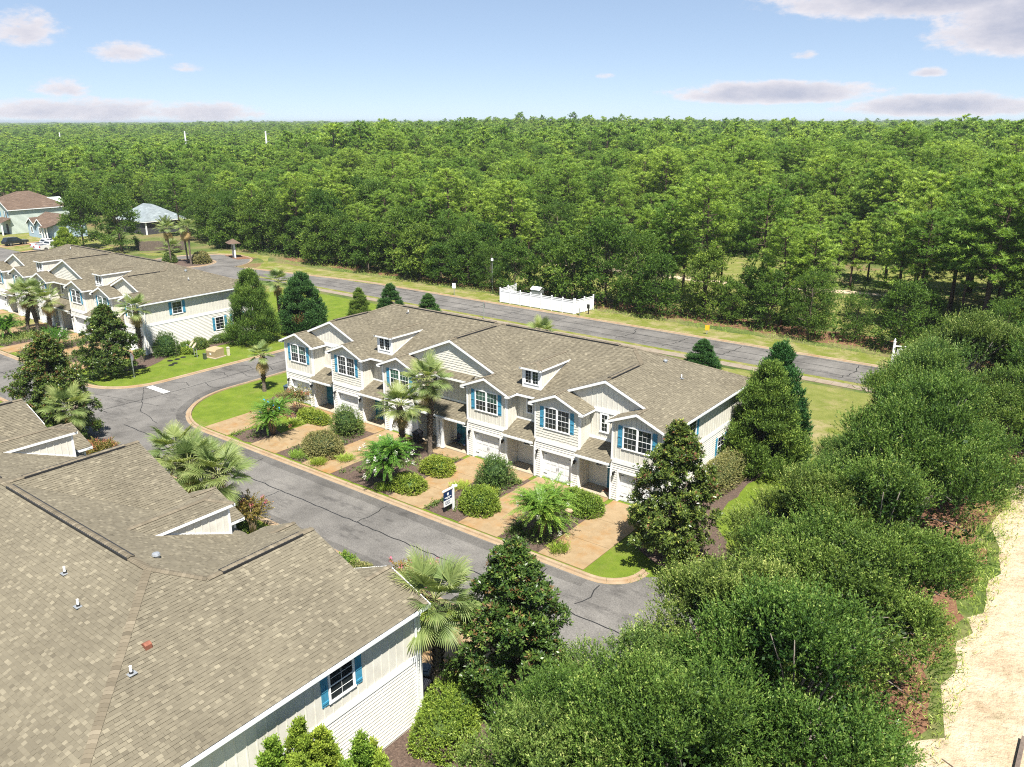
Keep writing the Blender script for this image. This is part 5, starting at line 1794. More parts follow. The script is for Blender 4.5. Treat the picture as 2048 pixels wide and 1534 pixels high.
for i in range(16):
    p = Vector((RG.uniform(-1.1, 1.1), RG.uniform(-1.1, 1.1), RG.uniform(1.6, 2.8))); d = Vector(RG.normal(size=3)).normalized()
    rb.obox(p, d * .22, d.orthogonal() * .05, Vector((0, .01, .02)))
RB = rb.build('ribbons', simple('blue_ribbon', (.02, .30, .75), .5), None); RB.location = (-52.2, 36.7, 0)
tag(RB, 'bright blue ribbons tied in a crape myrtle', 'ribbon', kind='stuff')

# conifers
CED = conifer_meshes(700, M['leaf_cedar'], 8.2, 2.5, .62, .6, 70, 100)
DCE = conifer_meshes(701, M['leaf_dcedar'], 8.0, 2.5, .72, .4, 80, 110, .14, .07, .5)
put('cedar_tree', 'olive-green upright cedar at the rear right corner of the middle row, the front one', 'tree', CED, (-18.5, 54.0), .2, (1.22, 1.22, .98))
put('cedar_tree', 'deep green pointed cedar at the rear right corner of the middle row, the back one', 'tree', DCE, (-18.7, 56.6), .8, (1.1, 1.1, 1.14))
put('cedar_tree', 'ragged dark cedar at the end wall of the far townhouse row', 'tree', conifer_meshes(702, M['leaf_cedar'], 8.2, 3.0, .6, .7, 70, 100), (-77.6, 53.2), 1.0)
put('cedar_tree', 'deep green conical cedar with a brown patch behind the side street lawn', 'tree', conifer_meshes(703, M['leaf_dcedar'], 7.2, 2.9, .55, .4, 80, 110, .14, .07, .4, brown=(1.6, -2.0, 2.4)), (-77.2, 60.0), 0)
put('cedar_tree', 'small olive-green cedar behind the roof of the middle row, leftmost of three', 'tree', CED, (-76.3, 68.2), 2.2, (.62, .62, .5))
put('cedar_tree', 'deep green bushy cedar behind the roof of the middle row, middle of three', 'tree', DCE, (-73.2, 70.6), 1.2, (.8, .8, .60))
put('cedar_tree', 'deep green bushy cedar behind the roof of the middle row, rightmost of three', 'tree', DCE, (-67.6, 71.6), 3.2, (.78, .78, .5))
put('cedar_tree', 'single round deep green cedar by the rear sidewalk', 'tree', DCE, (-32.3, 74.0), 2.0, (.75, .75, .42))
put('cedar_tree', 'yellow-green cedar beside the white pickups behind the far row', 'tree', conifer_meshes(704, M['leaf_thuja'], 5.0, 2.6, .6, .5, 40, 60, .2, .1), (-158.5, 70.2), 0)
TH = thing('bright_conifer', 'bright yellow-green conifer with many pointed tops at the bottom edge', 'tree', (-17.4, 13.2, 0))
thm = [conifer_meshes(710 + i, M['leaf_thuja'], 3.4, .62, .6, .26, 46, 46, .085, .045, .7) for i in range(2)]
for i, (x, y, z, s) in enumerate(((-1.5, -.2, 2.0, .98), (-.8, .6, 1.7, .95), (-.1, -.3, 1.5, .9), (.35, .85, 2.0, .95), (.9, .1, 1.2, 1), (1.3, .95, 1.0, 1.0), (-.5, -1.1, 1.6, 1), (-1.9, -1.2, 1.3, 1.05), (1.7, -.3, .5, .95), (.4, 1.7, .9, .95), (-1.3, 1.0, .8, 1.05))):
    o = obj('crown', thm[i % 2][1][1], TH); o.location = (x, y, z); o.scale = (s * 1.1, s * 1.1, s); o.rotation_euler = (RG.uniform(-.1, .1), RG.uniform(-.1, .1), i)
t_ = MB()
for i in range(5): t_.tube([(RG.normal() * .2, RG.normal() * .2, -.05), (RG.normal() * .5, RG.normal() * .5, 2.5)], [.08, .04], 6)
t_.build('trunk', M['bark'], TH)

# shrubs and hedges
def shrub(label, x, y, rx, ry, h, mat, seed, name='shrub', cat='shrub', rot=0, **k):
    return put(name, label, cat, shrub_meshes(seed, M[mat], rx, ry, h, **k), (x, y), rot)
shrub('clipped low hedge below the left porch of the middle row', -52.0, 40.7, 1.75, .62, .85, 'leaf_box', 800, 'hedge', 'hedge', sq=3.5, nb=1500)
shrub('loose dark shrub between the second and third driveways of the middle row', -47.6, 40.4, 1.3, 1.2, 2.3, 'leaf_shrub', 801, ln=.4, jit=.5, nb=900)
shrub('big olive-brown rounded shrub near the kerb of the middle row', -46.0, 36.6, 1.75, 1.35, 1.75, 'leaf_olive', 802, nb=1700)
shrub('flat clipped round shrub right of the porch palms', -36.7, 39.3, 1.25, .95, 1.05, 'leaf_box', 803, sq=2.6, nb=1300)
shrub('low clipped shrub under the white crape myrtle', -36.4, 36.0, 1.25, 1.0, .95, 'leaf_box', 804, sq=2.5, nb=1200)
shrub('loose airy shrub between the middle row garages, behind the yard sign', -32.1, 40.2, 1.25, 1.2, 2.1, 'leaf_shrub', 805, ln=.4, jit=.5, nb=900)
shrub('dense clipped round shrub behind the real estate sign', -30.5, 36.5, 1.25, 1.1, 1.5, 'leaf_box', 806, sq=2.8, nb=1700)
shrub('clipped round shrub left of the rightmost driveway', -24.9, 40.4, 1.15, .95, 1.2, 'leaf_box', 807, sq=2.6, nb=1300)
shrub('small clipped shrub beside the right-hand porch', -26.2, 41.2, .75, .65, .95, 'leaf_box', 808, nb=700)
shrub('tall clipped brownish hedge along the end wall of the middle row', -19.6, 50.3, .95, 3.3, 1.95, 'leaf_olive', 809, 'hedge', 'hedge', sq=4, nb=2600)
shrub('thick clipped hedge round the foot of the palm beside the nearest row', -18.9, 20.6, 1.2, 2.3, 1.4, 'leaf_box', 810, 'hedge', 'hedge', .35, sq=4.0, nb=3000, L=.075, W=.045)
shrub('bright yellow-green bush behind the nearest roof, by the street', -31.4, 25.9, .8, .7, 1.3, 'leaf_thuja', 811, ln=.3, jit=.5, nb=500)
shrub('brownish clipped bush behind the nearest roof, beside the yellow-green one', -30.2, 25.9, 1.1, .8, 1.0, 'leaf_olive', 812, nb=900)
shrub('dark low bush at the foot of the pink crape myrtle', -40.8, 25.6, 1.0, .8, .9, 'leaf_shrub', 813, nb=600)
shrub('round-topped shrub against the end wall of the far row', -80.6, 44.3, 1.4, 1.3, 2.6, 'leaf_shrub', 814, ln=.35, jit=.4, nb=1100)
shrub('left one of two low bushes behind the satellite dishes', -80.6, 46.6, .85, .8, 1.0, 'leaf_box', 815, nb=600)
shrub('right one of two low bushes behind the satellite dishes', -80.5, 48.2, .95, .85, 1.15, 'leaf_shrub', 816, nb=600)
shrub('small bright groundcover bush left of the satellite dishes', -79.6, 46.0, .6, .55, .6, 'leaf_thuja', 817, nb=350)
shrub('straggly low shrubbery along the far row end wall', -81.0, 51.2, .75, 1.6, .8, 'leaf_shrub', 818, nb=700)
shrub('dark shrub at the left end wall of the middle row', -59.2, 46.5, 1.0, 1.3, 2.0, 'leaf_dcedar', 819, nb=800)
shrub('dark ball-shaped bush on the left of the roundabout island', -136.2, 77.7, 1.25, 1.2, 1.7, 'leaf_shrub', 820, nb=700, L=.14, W=.1)
shrub('golden-green ball-shaped bush on the right of the roundabout island', -131.4, 81.0, 1.7, 1.6, 2.1, 'leaf_olive', 821, nb=900, L=.14, W=.1)
for i, (x, y, l) in enumerate(((-44.6, 34.9, 'feathery green clump at the kerb left of the olive shrub'), (-46.9, 34.95, 'feathery green clump at the kerb right of the olive shrub'), (-33.6, 38.2, 'pale striped grass tuft beside the yard sign shrub'), (-37.6, 34.9, 'grass tuft at the kerb below the white crape myrtle'),
                               (-48.0, 41.6, 'small light-green plant at the foot of the loose dark shrub'), (-52.6, 39.2, 'small round lime plant in front of the clipped hedge'), (-31.4, 38.6, 'leafy green perennial clump left of the round shrub'), (-43.5, 36.6, 'pale spiky plant beside the white crape myrtle'),
                               (-27.0, 38.9, 'light-green perennial beside the big crape myrtle'), (-23.4, 35.2, 'green grass clump at the kerb by the rightmost driveway'))):
    rg_ = np.random.default_rng(840 + i)
    nb = 220
    a = rg_.uniform(0, 6.28, nb); rr = rg_.random(nb) ** .5 * .38
    P = np.stack([rr * np.cos(a), rr * np.sin(a), np.zeros(nb)], 1); D = nrm(np.stack([np.cos(a) * rr * 1.6, np.sin(a) * rr * 1.6, np.full(nb, .75)], 1) + rg_.normal(size=(nb, 3)) * .15)
    q, t = sprigs(rg_, P, D, rg_.uniform(.3, .75, nb), 5, .2, .03, spread=.35, tone0=.3, tip=.4, droop=.4)
    tf = obj('grass_tuft', mesh_np('grass_tuft', q, 4, t, M['leaf_grass'] if i % 3 else M['leaf_thuja'])); tf.location = (x, y, .02); tag(tf, l, 'plant')
# ground plants in front of the far row
rg_ = np.random.default_rng(870)
nb = 2600
P = np.stack([rg_.uniform(-110, -84.5, nb), rg_.uniform(35.0, 41.5, nb), np.zeros(nb)], 1)
keep = np.array([all(abs(x + 101.0 - b) > 1.9 for b in BAYS0) for x in P[:, 0]])
P = P[keep]; nb = len(P)
D = nrm(np.array([0, 0, 1.0]) + rg_.normal(size=(nb, 3)) * .4)
q, t = sprigs(rg_, P, D, rg_.uniform(.3, .8, nb), 8, .14, .08, spread=.9, tone0=.25 + .15 * np.sin(P[:, 0] * 1.3), tip=.4)
tag(obj('ground_cover', mesh_np('ground_cover', q, 4, t, M['leaf_shrub'])), 'low green bedding plants between the driveways of the far row', 'plants', kind='stuff')
rg_ = np.random.default_rng(871)
PP = []
for i, b in enumerate(BAYS0[:-1]):
    x0 = XA0 + b + 1.7; x1 = XA0 + BAYS0[i + 1] - 1.75
    for c in range(26):
        if i == 0 and rg_.random() < .6: continue
        cx, cy = rg_.uniform(x0, x1), rg_.uniform(34.9, 41.6)
        n = int(rg_.integers(8, 34)); PP.append(np.stack([np.clip(rg_.normal(cx, .25, n), x0, x1), rg_.normal(cy, .3, n), np.zeros(n)], 1))
P = np.concatenate(PP); nb = len(P)
D = nrm(np.array([0, 0, 1.0]) + rg_.normal(size=(nb, 3)) * .55)
q, t = sprigs(rg_, P, D, rg_.uniform(.12, .5, nb), 8, .13, .06, spread=.9, tone0=.2 + .2 * np.sin(P[:, 0] * 2.1 + P[:, 1]), tip=.4, tvar=.15)
tag(obj('ground_cover', mesh_np('ground_cover', q, 4, t, M['leaf_shrub'])), 'small bedding plants scattered in the mulch beds of the middle row', 'plants', kind='stuff')
# short grass blades over the lawns nearest the camera, and tufts on the sand
def blades(name, label, boxes, dens, h, mat, seed):
    rg_ = np.random.default_rng(seed)
    PP = []
    for x0, x1, y0, y1 in boxes:
        n = int((x1 - x0) * (y1 - y0) * dens)
        PP.append(np.stack([rg_.uniform(x0, x1, n), rg_.uniform(y0, y1, n), np.zeros(n)], 1))
    P = np.concatenate(PP); n = len(P)
    D = nrm(np.array([0, 0, 1.0]) + rg_.normal(size=(n, 3)) * .5)
    q, t = sprigs(rg_, P, D, h * rg_.uniform(.4, 1.2, n), 3, h * .9, .03, spread=.6, tone0=.25, tip=.5, tvar=.2)
    tag(obj(name, mesh_np(name, q, 4, t, M[mat])), label, 'grass', kind='stuff')
blades('grass', 'short grass on the strip beside the middle row end wall', [(-17.8, -13, 42, 60), (-18.8, -15, 34.8, 36.3)], 26, .12, 'leaf_grass', 881)
blades('weeds', 'sparse weeds and leaf litter along the sand edge', [(-4.2, -2.2, 30, 66), (-5.5, -2.6, 44, 60)], 16, .3, 'leaf_grass', 882)
blades('rough_grass', 'rough grass along the edge of the woods', [(-120, 40, 89.6, 93.5)], 5, .45, 'leaf_grass', 883)

# live oaks along the sand track
OK = [(-11.8, 17.0, .80, 0, 'grey-green live oak at the bottom edge, nearest the mulch bed'), (-8.6, 19.6, .86, 1, 'live oak at the bottom edge right of the nearest magnolia'), (-11.4, 23.2, .82, 2, 'live oak overhanging the end of the street, just right of the nearest magnolia'),
      (-7.0, 25.4, .95, 3, 'live oak beside the sand with the white tree tube at its foot'), (-10.6, 28.6, .85, 0, 'live oak with its crown over the dead-end kerb'), (-7.2, 32.4, .98, 1, 'live oak at the edge of the sand, third from the bottom'),
      (-10.6, 38.6, .76, 2, 'live oak right of the corner magnolia'), (-7.6, 39.2, 1.0, 3, 'broad live oak beside the sand in the middle of the row'), (-10.6, 45.4, .74, 0, 'live oak beyond the grass strip at the end wall of the middle row'),
      (-7.4, 46.6, 1.02, 1, 'broad live oak beside the sand, right of the grass strip'), (-10.8, 52.6, .74, 2, 'smaller live oak in front of the pointed cedars'), (-7.8, 54.6, 1.0, 3, 'live oak beside the sand at the right edge, behind the broad ones'),
      (-9.6, 61.8, 1.0, 0, 'live oak hiding the near sidewalk at its right end'), (-4.8, 62.0, .98, 1, 'live oak at the right edge in front of the rear road'), (-9.0, 70.5, 1.04, 2, 'live oak hiding the rear road at its right end'), (-3.0, 70.8, 1.05, 3, 'live oak at the right edge beyond the rear road bend'),
      (-6.0, 79.5, .95, 1, 'live oak in front of the white subdivision sign'), (1.5, 78.0, 1.1, 0, 'far live oak cut off by the right edge'), (-2.0, 88.0, 1.1, 2, 'far live oak touching the woods at the right edge'), (-9.4, 34.6, .86, 3, 'live oak between the dead-end kerb and the sand'), (-9.6, 57.8, .9, 1, 'live oak right of the pointed cedars'), (-9.2, 21.8, .8, 3, 'live oak in the lower right, between the bottom-edge oaks'), (-13.2, 20.0, .62, 1, 'small live oak at the mulch bed beside the nearest magnolia')]
for i, (x, y, s, k, l) in enumerate(OK):
    s *= 1.13
    put('live_oak', l, 'tree', OAKS[k], (x + .25, y), i * 1.7, (s, s, s * (.94 + .12 * math.sin(i * 2.3)) * (1.0 if y > 35 else .92)), 'live oaks along the sand track')

# woods: front row of broadleaf trees, pines behind, then forest to the horizon
def zone(X, Y):
    a_ = math.degrees(math.atan2(X, Y))
    for lim, txt in ((-58, 'behind the houses at the far left'), (-49, 'behind the roundabout with the three thin palms'), (-41, 'left of the white vinyl fence'), (-34, 'behind the white vinyl fence'), (-22, 'round the sunny clearing right of the white fence')):
        if a_ < lim: return txt
    return 'above the live oaks at the right edge'
rg_ = np.random.default_rng(900)
BL = [(-165, 76.5, 2, 1.02, 'big leafy tree left of the grey-roofed house'), (-155.6, 79.2, 2, 1.05, 'big leafy tree in front of the grey-roofed house, beside the wooden fence')]
for x, y, k, s, l in BL: put('leafy_tree', l, 'tree', BROADS[k], (x, y), rz(), s * .98, 'broadleaf trees of the woods edge')
HOUSES = [(-214, -168, 70, 112)]
CLEAR = [(-58, -42, 121, 141), (-120, -105, 134, 146), (-33, -18, 138, 152), (-79, -57, 97, 110), (-75, -28, 119, 122)]
def blocked(x, y, m=0):
    return any(a - m < x < b + m and c - m < y < d + m for a, b, c, d in HOUSES + CLEAR)
for i, (x, y, k, s) in enumerate(((-143, 94, 1, .95), (-147.5, 97, 0, .9), (-153, 97, 2, .85), (-141, 98.5, 4, 1.0), (-190, 97, 2, .9), (-196, 101, 0, 1.0), (-188, 108, 2, .9), (-210, 99, 0, 1.0), (-224, 100, 2, 1.0), (-171, 108, 4, 1.0), (-214, 112, 2, 1.0), (-163, 106, 2, .95), (-152, 104, 0, 1.0), (-201, 113, 4, 1.0), (-180, 117, 2, 1.0))):
    put('leafy_tree', 'dark green broadleaf tree ' + ('between the roundabout and the woods' if x > -156 else 'behind the grey-roofed house' if x > -185 else 'behind the mint house'), 'tree', BROADS[k], (x, y), rz(), s, 'broadleaf trees round the far houses')
x = -138.
while x < 40:
    y = 93.2 + rg_.uniform(-.6, 2.6)
    if x < -118: y = 95.5 + rg_.uniform(0, 3) + (-118 - x) * .06
    k = int(rg_.integers(0, 5)); s = rg_.uniform(.78, 1.10) * float(np.interp(x, [-90, -50, -35, 30], [1.05, .95, .74, .8]))
    put('leafy_tree', 'broadleaf tree at the woods edge ' + zone(x, y), 'tree', BROADS[k], (x, y), rz(), (s, s, s * rg_.uniform(.85, 1.1)), 'broadleaf trees of the woods edge')
    if rg_.random() < (.62 if x < -85 else .3) and not blocked(x + 2, y + 4.5):
        s = rg_.uniform(.7, 1.0)
        put('leafy_tree', 'second-row broadleaf tree of the woods ' + zone(x, y), 'tree', BROADS[int(rg_.integers(0, 5))], (x + rg_.uniform(1, 3), y + rg_.uniform(3.5, 6)), rz(), s, 'broadleaf trees of the woods edge')
    x += rg_.uniform(3.6, 5.6)
# pines
cand = []
for gx in np.arange(-420, 120, 5.3):
    for gy in np.arange(99, 420, 5.3):
        X, Y = gx + rg_.uniform(-2.2, 2.2), gy + rg_.uniform(-2.2, 2.2)
        d = math.hypot(X, Y); a_ = math.degrees(math.atan2(X, Y))
        if a_ < -73 or a_ > 4 or d > 430 or blocked(X, Y, 1.0): continue
        if rg_.random() < (.5 if (-88 < X < -12 and Y < 152) else .12): continue
        cand.append((d, X, Y))
# pines also left of the roundabout, behind the houses
cand.sort()
def pine_scale(X, Y):
    a_ = math.degrees(math.atan2(X, Y))
    base = np.interp(a_, [-70, -55, -45, -32, -20, -8], [.52, .58, .66, .76, .84, .88])
    d_ = math.hypot(X, Y)
    grove = max(0, math.sin(X * .017 + 2) * math.cos(Y * .013 + .5)) * min(1, max(0, (d_ - 170) / 120)) * .24
    return (base + grove) * (1 + .13 * math.sin(X * .045 + 1) * math.cos(Y * .05)) * rg_.uniform(.72, 1.18)
NEAR = cand[:300]
for i, (d, X, Y) in enumerate(NEAR):
    k = int(rg_.integers(0, 6)); s = pine_scale(X, Y)
    wd = s * rg_.uniform(1.15, 1.55)
    if rg_.random() < np.interp(math.degrees(math.atan2(X, Y)), [-60, -40, -25], [.32, .25, .08]):
        sb = rg_.uniform(.95, 1.25)
        put('leafy_tree', 'broadleaf tree among the pines ' + zone(X, Y), 'tree', BROADS[int(rg_.integers(0, 5))], (X, Y), rz(), (sb * 1.1, sb * 1.1, sb), 'broadleaf trees inside the woods')
        continue
    put('pine_tree', ('tall' if PINES[k][0][1].vertices[-1].co.z * s > 13 else 'shorter') + ' green pine in the woods ' + zone(X, Y), 'tree', PINES[k], (X, Y), rz(), (wd, wd, s), 'pines of the woods')


def gn_forest(name, label, pts, scales, protos, seed):
    """one countless mass of trees, planted on the points of a mesh"""
    col = bpy.data.collections.new(name + '_kinds')
    for i, parts_ in enumerate(protos):
        mb = bpy.data.objects.new(name + '_kind', parts_)
        col.objects.link(mb)
    me = bpy.data.meshes.new(name)
    me.from_pydata([tuple(p) for p in pts], [], [])
    at = me.attributes.new('size', 'FLOAT_VECTOR', 'POINT'); at.data.foreach_set('vector', np.asarray(scales, np.float32).ravel())
    o = obj(name, me); tag(o, label, 'forest', kind='stuff')
    ng = bpy.data.node_groups.new(name, 'GeometryNodeTree')
    ng.interface.new_socket('Geometry', in_out='INPUT', socket_type='NodeSocketGeometry'); ng.interface.new_socket('Geometry', in_out='OUTPUT', socket_type='NodeSocketGeometry')
    N, Lk = ng.nodes, ng.links
    gi, go = N.new('NodeGroupInput'), N.new('NodeGroupOutput')
    ci = N.new('GeometryNodeCollectionInfo'); ci.inputs['Collection'].default_value = col; ci.inputs['Separate Children'].default_value = True; ci.inputs['Reset Children'].default_value = True
    ip = N.new('GeometryNodeInstanceOnPoints'); ip.inputs['Pick Instance'].default_value = True
    Lk.new(gi.outputs[0], ip.inputs['Points']); Lk.new(ci.outputs[0], ip.inputs['Instance'])
    ri = N.new('FunctionNodeRandomValue'); ri.data_type = 'INT'; ri.inputs[4].default_value = 0; ri.inputs[5].default_value = len(protos) - 1; ri.inputs['Seed'].default_value = seed
    Lk.new(ri.outputs[2], ip.inputs['Instance Index'])
    rr = N.new('FunctionNodeRandomValue'); rr.data_type = 'FLOAT_VECTOR'; rr.inputs[0].default_value = (0, 0, 0); rr.inputs[1].default_value = (0, 0, 6.28); rr.inputs['Seed'].default_value = seed + 1
    Lk.new(rr.outputs[0], ip.inputs['Rotation'])
    na = N.new('GeometryNodeInputNamedAttribute'); na.data_type = 'FLOAT_VECTOR'; na.inputs[0].default_value = 'size'
    Lk.new(na.outputs[0], ip.inputs['Scale'])
    Lk.new(ip.outputs[0], go.inputs[0])
    md = o.modifiers.new('trees', 'NODES'); md.node_group = ng
    return o


def join_parts(name, parts_, keep=None):
    V, F, T, Mi, mats = [], [], [], [], []
    b = 0
    for nm, me in parts_:
        n = len(me.vertices); co = np.empty(n * 3, np.float32); me.vertices.foreach_get('co', co)
        V.append(co.reshape(-1, 3))
        lt = [tuple(i + b for i in p.vertices) for p in me.polygons]
        F += lt
        tv = np.empty(len(lt), np.float32); me.attributes['tone'].data.foreach_get('value', tv); T.append(tv)
        mi = np.empty(len(lt), np.int32); me.polygons.foreach_get('material_index', mi); Mi.append(mi + len(mats))
        mats += list(me.materials); b += n
    me = bpy.data.meshes.new(name); me.from_pydata(np.concatenate(V).tolist(), [], F)
    for m_ in mats: me.materials.append(m_)
    me.polygons.foreach_set('material_index', np.concatenate(Mi)); at = me.attributes.new('tone', 'FLOAT', 'FACE'); at.data.foreach_set('value', np.concatenate(T)); me.update()
    return me


far_kinds = [join_parts('pine_far', pine_meshes(420 + i, 17 + i, .34, 3.2, 34, 12, 9, .62, .19)) for i in range(4)]
MIDP = [p for p in cand[300:]]
sc_ = []
for d, X, Y in MIDP:
    s = pine_scale(X, Y); w_ = s * RG.uniform(1.2, 1.65); sc_.append((w_, w_, s))
near_far = [i for i, p in enumerate(MIDP) if p[0] < 270]; far_far = [i for i, p in enumerate(MIDP) if p[0] >= 270]
gn_forest('woodland', 'pine woods behind the first rows of trees', [(MIDP[i][1], MIDP[i][2], 0) for i in near_far], [sc_[i] for i in near_far], [join_parts('pine_mid', PINES[k]) for k in (0, 1, 3, 5)] + [join_parts('leafy_mid', BROADS[2])], 5)
PT, SC = [(MIDP[i][1], MIDP[i][2], 0) for i in far_far], [tuple(1.12 * v for v in sc_[i]) for i in far_far]
def wedge(d0, d1, area, s0, s1, jit):
    n = int(.5 * R(80) * (d1 ** 2 - d0 ** 2) / area)
    d = np.sqrt(RG.uniform(d0 ** 2, d1 ** 2, n)); a = np.radians(RG.uniform(-75, 5, n))
    for dd, aa in zip(d, a):
        s = RG.uniform(s0, s1); wv = s * RG.uniform(*jit)
        lo = np.interp(math.degrees(aa), [-70, -58, -45, -10], [.68, .75, .95, 1.0]) if dd < 800 else np.interp(math.degrees(aa), [-70, -58, -45, -10], [.8, .9, 1.0, 1.0])
        X_, Y_ = dd * math.sin(aa), dd * math.cos(aa)
        s *= 1 + .22 * max(0, math.sin(X_ * .0075 + 1) * math.cos(Y_ * .006)) * (1.2 if aa > R(-58) else .3)
        if RG.random() < .08: s *= 1.12
        PT.append((X_, Y_, 0)); SC.append((wv, wv, s * lo))
wedge(430, 900, 60, .72, 1.12, (1.2, 1.7))
wedge(900, 2200, 260, .72, 1.16, (1.8, 2.8))
wedge(2200, 7000, 2600, .8, 1.16, (5, 8))
gn_forest('forest', 'endless pine forest reaching to the horizon', PT, SC, far_kinds, 9)
# thin undergrowth below the woods edge
rg_ = np.random.default_rng(950)
nb = 9000
P = np.stack([rg_.uniform(-150, 45, nb), 93.5 + rg_.random(nb) ** 1.5 * 60, np.zeros(nb)], 1)
P = P[np.array([not blocked(a, b, -2) for a, b, _ in P])]; nb = len(P)
D = nrm(np.array([0, 0, 1.0]) + rg_.normal(size=(nb, 3)) * .6)
q, t = sprigs(rg_, P, D, rg_.uniform(.4, 1.6, nb), 9, .28, .16, spread=1.0, tone0=.15, tip=.45)
tag(obj('undergrowth', mesh_np('undergrowth', q, 4, t, M['leaf_broad'])), 'thin leafy undergrowth below the trees of the woods', 'undergrowth', kind='stuff')
# ================================================================ street furniture, vehicles, far houses
M['vinyl'] = simple('white_vinyl', (.78, .79, .80), .4, .02, 3)
M['wood'] = simple('weathered_wood', (.13, .10, .08), .9, .3, 6)
M['post_white'] = simple('painted_post', (.76, .77, .77), .5, .03, 3)
M['tan'] = simple('tan_steel', (.34, .26, .15), .6, .1, 3)
M['green_steel'] = simple('utility_green', (.06, .08, .045), .6, .1, 3)
M['cream'] = simple('cream_plastic', (.62, .56, .42), .5, .06, 3)
M['dish'] = simple('beige_dish', (.52, .40, .29), .5, .06, 3)
M['sign_red'] = simple('sign_red', (.42, .04, .035), .4, .08, 3)
M['sign_yellow'] = simple('sign_yellow', (.72, .40, .02), .5, .05, 3)
M['navy'] = simple('navy_panel', (.012, .03, .10), .35, .1, 3)
M['bin_grey'] = simple('bin_blue_grey', (.055, .085, .11), .35, .1, 3)
M['bin_dark'] = simple('bin_dark', (.025, .025, .03), .4, .1, 3)
M['car_white'] = simple('white_car_paint', (.74, .75, .76), .22, .02, 1, spec=.6)
M['car_dark'] = simple('dark_car_paint', (.02, .025, .03), .2, .05, 1, spec=.6)
M['tyre'] = simple('tyre_rubber', (.015, .015, .015), .85, .1, 4)
M['rim'] = simple('wheel_rim', (.30, .30, .31), .35, .05, 4, metal=.7)
M['red_lamp'] = simple('tail_lamp', (.35, .02, .02), .3, .05)
M['terracotta'] = simple('clay_pot', (.42, .30, .20), .8, .1, 6)
M['canvas'] = simple('navy_canvas', (.02, .03, .07), .8, .1, 6)

# white vinyl screen fence by the rear road
FN = thing('vinyl_fence', 'white vinyl screen fence on the far side of the rear road', 'fence')
def fence_run(a, b, n):
    a, b = Vector(a), Vector(b); d = (b - a) / n; u = d.normalized(); nn = Vector((-u.y, u.x, 0))
    for i in range(n + 1):
        p = a + d * i
        m = MB(); m.obox(p - u * .065 - nn * .065, u * .13, nn * .13, Vector((0, 0, 2.0))); m.build('post', M['vinyl'], FN)
        m = MB(); q = [p + u * x + nn * y + Vector((0, 0, 2.0)) for x, y in ((-.09, -.09), (.09, -.09), (.09, .09), (-.09, .09))]
        t = p + Vector((0, 0, 2.12))
        for k in range(4): m.poly([q[k], q[(k + 1) % 4], t])
        m.poly(q[::-1]); m.build('cap', M['vinyl'], FN)
        if i == n: break
        L = d.length - .13
        m = MB(); o = p + u * .065
        m.obox(o - nn * .04 + Vector((0, 0, .08)), u * L, nn * .08, Vector((0, 0, .14))); m.obox(o - nn * .04 + Vector((0, 0, 1.58)), u * L, nn * .08, Vector((0, 0, .13)))
        m.obox(o - nn * .045 + Vector((0, 0, 1.80)), u * L, nn * .09, Vector((0, 0, .06)))
        m.build('rail', M['vinyl'], FN)
        m = MB(); k = 6
        for j in range(k): m.obox(o - nn * .018 + u * (L * j / k + .004) + Vector((0, 0, .22)), u * (L / k - .008), nn * .036, Vector((0, 0, 1.36)))
        m.build('panel', M['vinyl'], FN)
fence_run((-68.7, 87.35, 0), (-56.5, 87.35, 0), 7)
fence_run((-56.37, 87.5, 0), (-55.9, 91.2, 0), 2)
fence_run((-68.8, 87.5, 0), (-69.0, 91.4, 0), 2)
UB = thing('pump_cabinet', 'grey pump cabinet rising behind the white vinyl fence', 'cabinet', (-64.4, 90.2, 0))
m = MB(); m.box(-.7, .7, -.5, .5, 0, 1.9); m.build('body', M['galv'], UB)
m = MB(); m.prism([(-.8, -.6, 1.9), (.8, -.6, 1.9), (.8, 0, 2.25), (-.8, 0, 2.25)], (0, .02, .04)); m.prism([(-.8, .6, 1.9), (.8, .6, 1.9), (.8, 0, 2.25), (-.8, 0, 2.25)], (0, -.02, .04)); m.build('lid', M['post_white'], UB)

def signpost(name, label, x, y, h, panel, pm, post='galv', rz_=0, cat='sign', pw=.04, back=None):
    T = thing(name, label, cat, (x, y, 0), rz_)
    m = MB(); m.box(-pw, pw, -pw, pw, 0, h); m.build('post', M[post], T)
    kind, w_, hh = panel
    m = MB()
    if kind == 'oct':
        P = [(w_ / 2 * math.cos(R(22.5 + 45 * k)) * 1.08, -.07, h - w_ / 2 + w_ / 2 * math.sin(R(22.5 + 45 * k)) * 1.08) for k in range(8)]
        m.prism(P, (0, .012, 0))
    else: m.box(-w_ / 2, w_ / 2, -.065, -.05, h - hh, h)
    pn = m.build('panel', M[pm], T)
    if back:
        m = MB()
        if kind == 'oct': m.prism([(p[0] * .97, -.056, (p[2] - h + w_ / 2) * .97 + h - w_ / 2) for p in P], (0, .006, 0))
        else: m.box(-w_ / 2 + .02, w_ / 2 - .02, -.049, -.045, h - hh + .02, h - .02)
        m.build('backing', M[back], pn)
    return T
signpost('stop_sign', 'grey back of a stop sign on the lawn corner by the white stop line', -75.7, 37.9, 2.5, ('oct', .75, 0), 'sign_red', back='galv', rz_=math.pi)
signpost('stop_sign', 'stop sign by the rear road, behind the ridge of the middle row', -63.7, 77.6, 2.4, ('oct', .75, 0), 'sign_red', back='galv', rz_=2.6)
signpost('road_sign', 'small white sign on the verge left of the vinyl fence', -77.1, 87.2, 1.75, ('rect', .5, .75), 'post_white', rz_=.5)
signpost('road_sign', 'slim white sign at the right end of the vinyl fence', -55.4, 87.1, 1.9, ('rect', .35, .9), 'post_white', rz_=1.1)
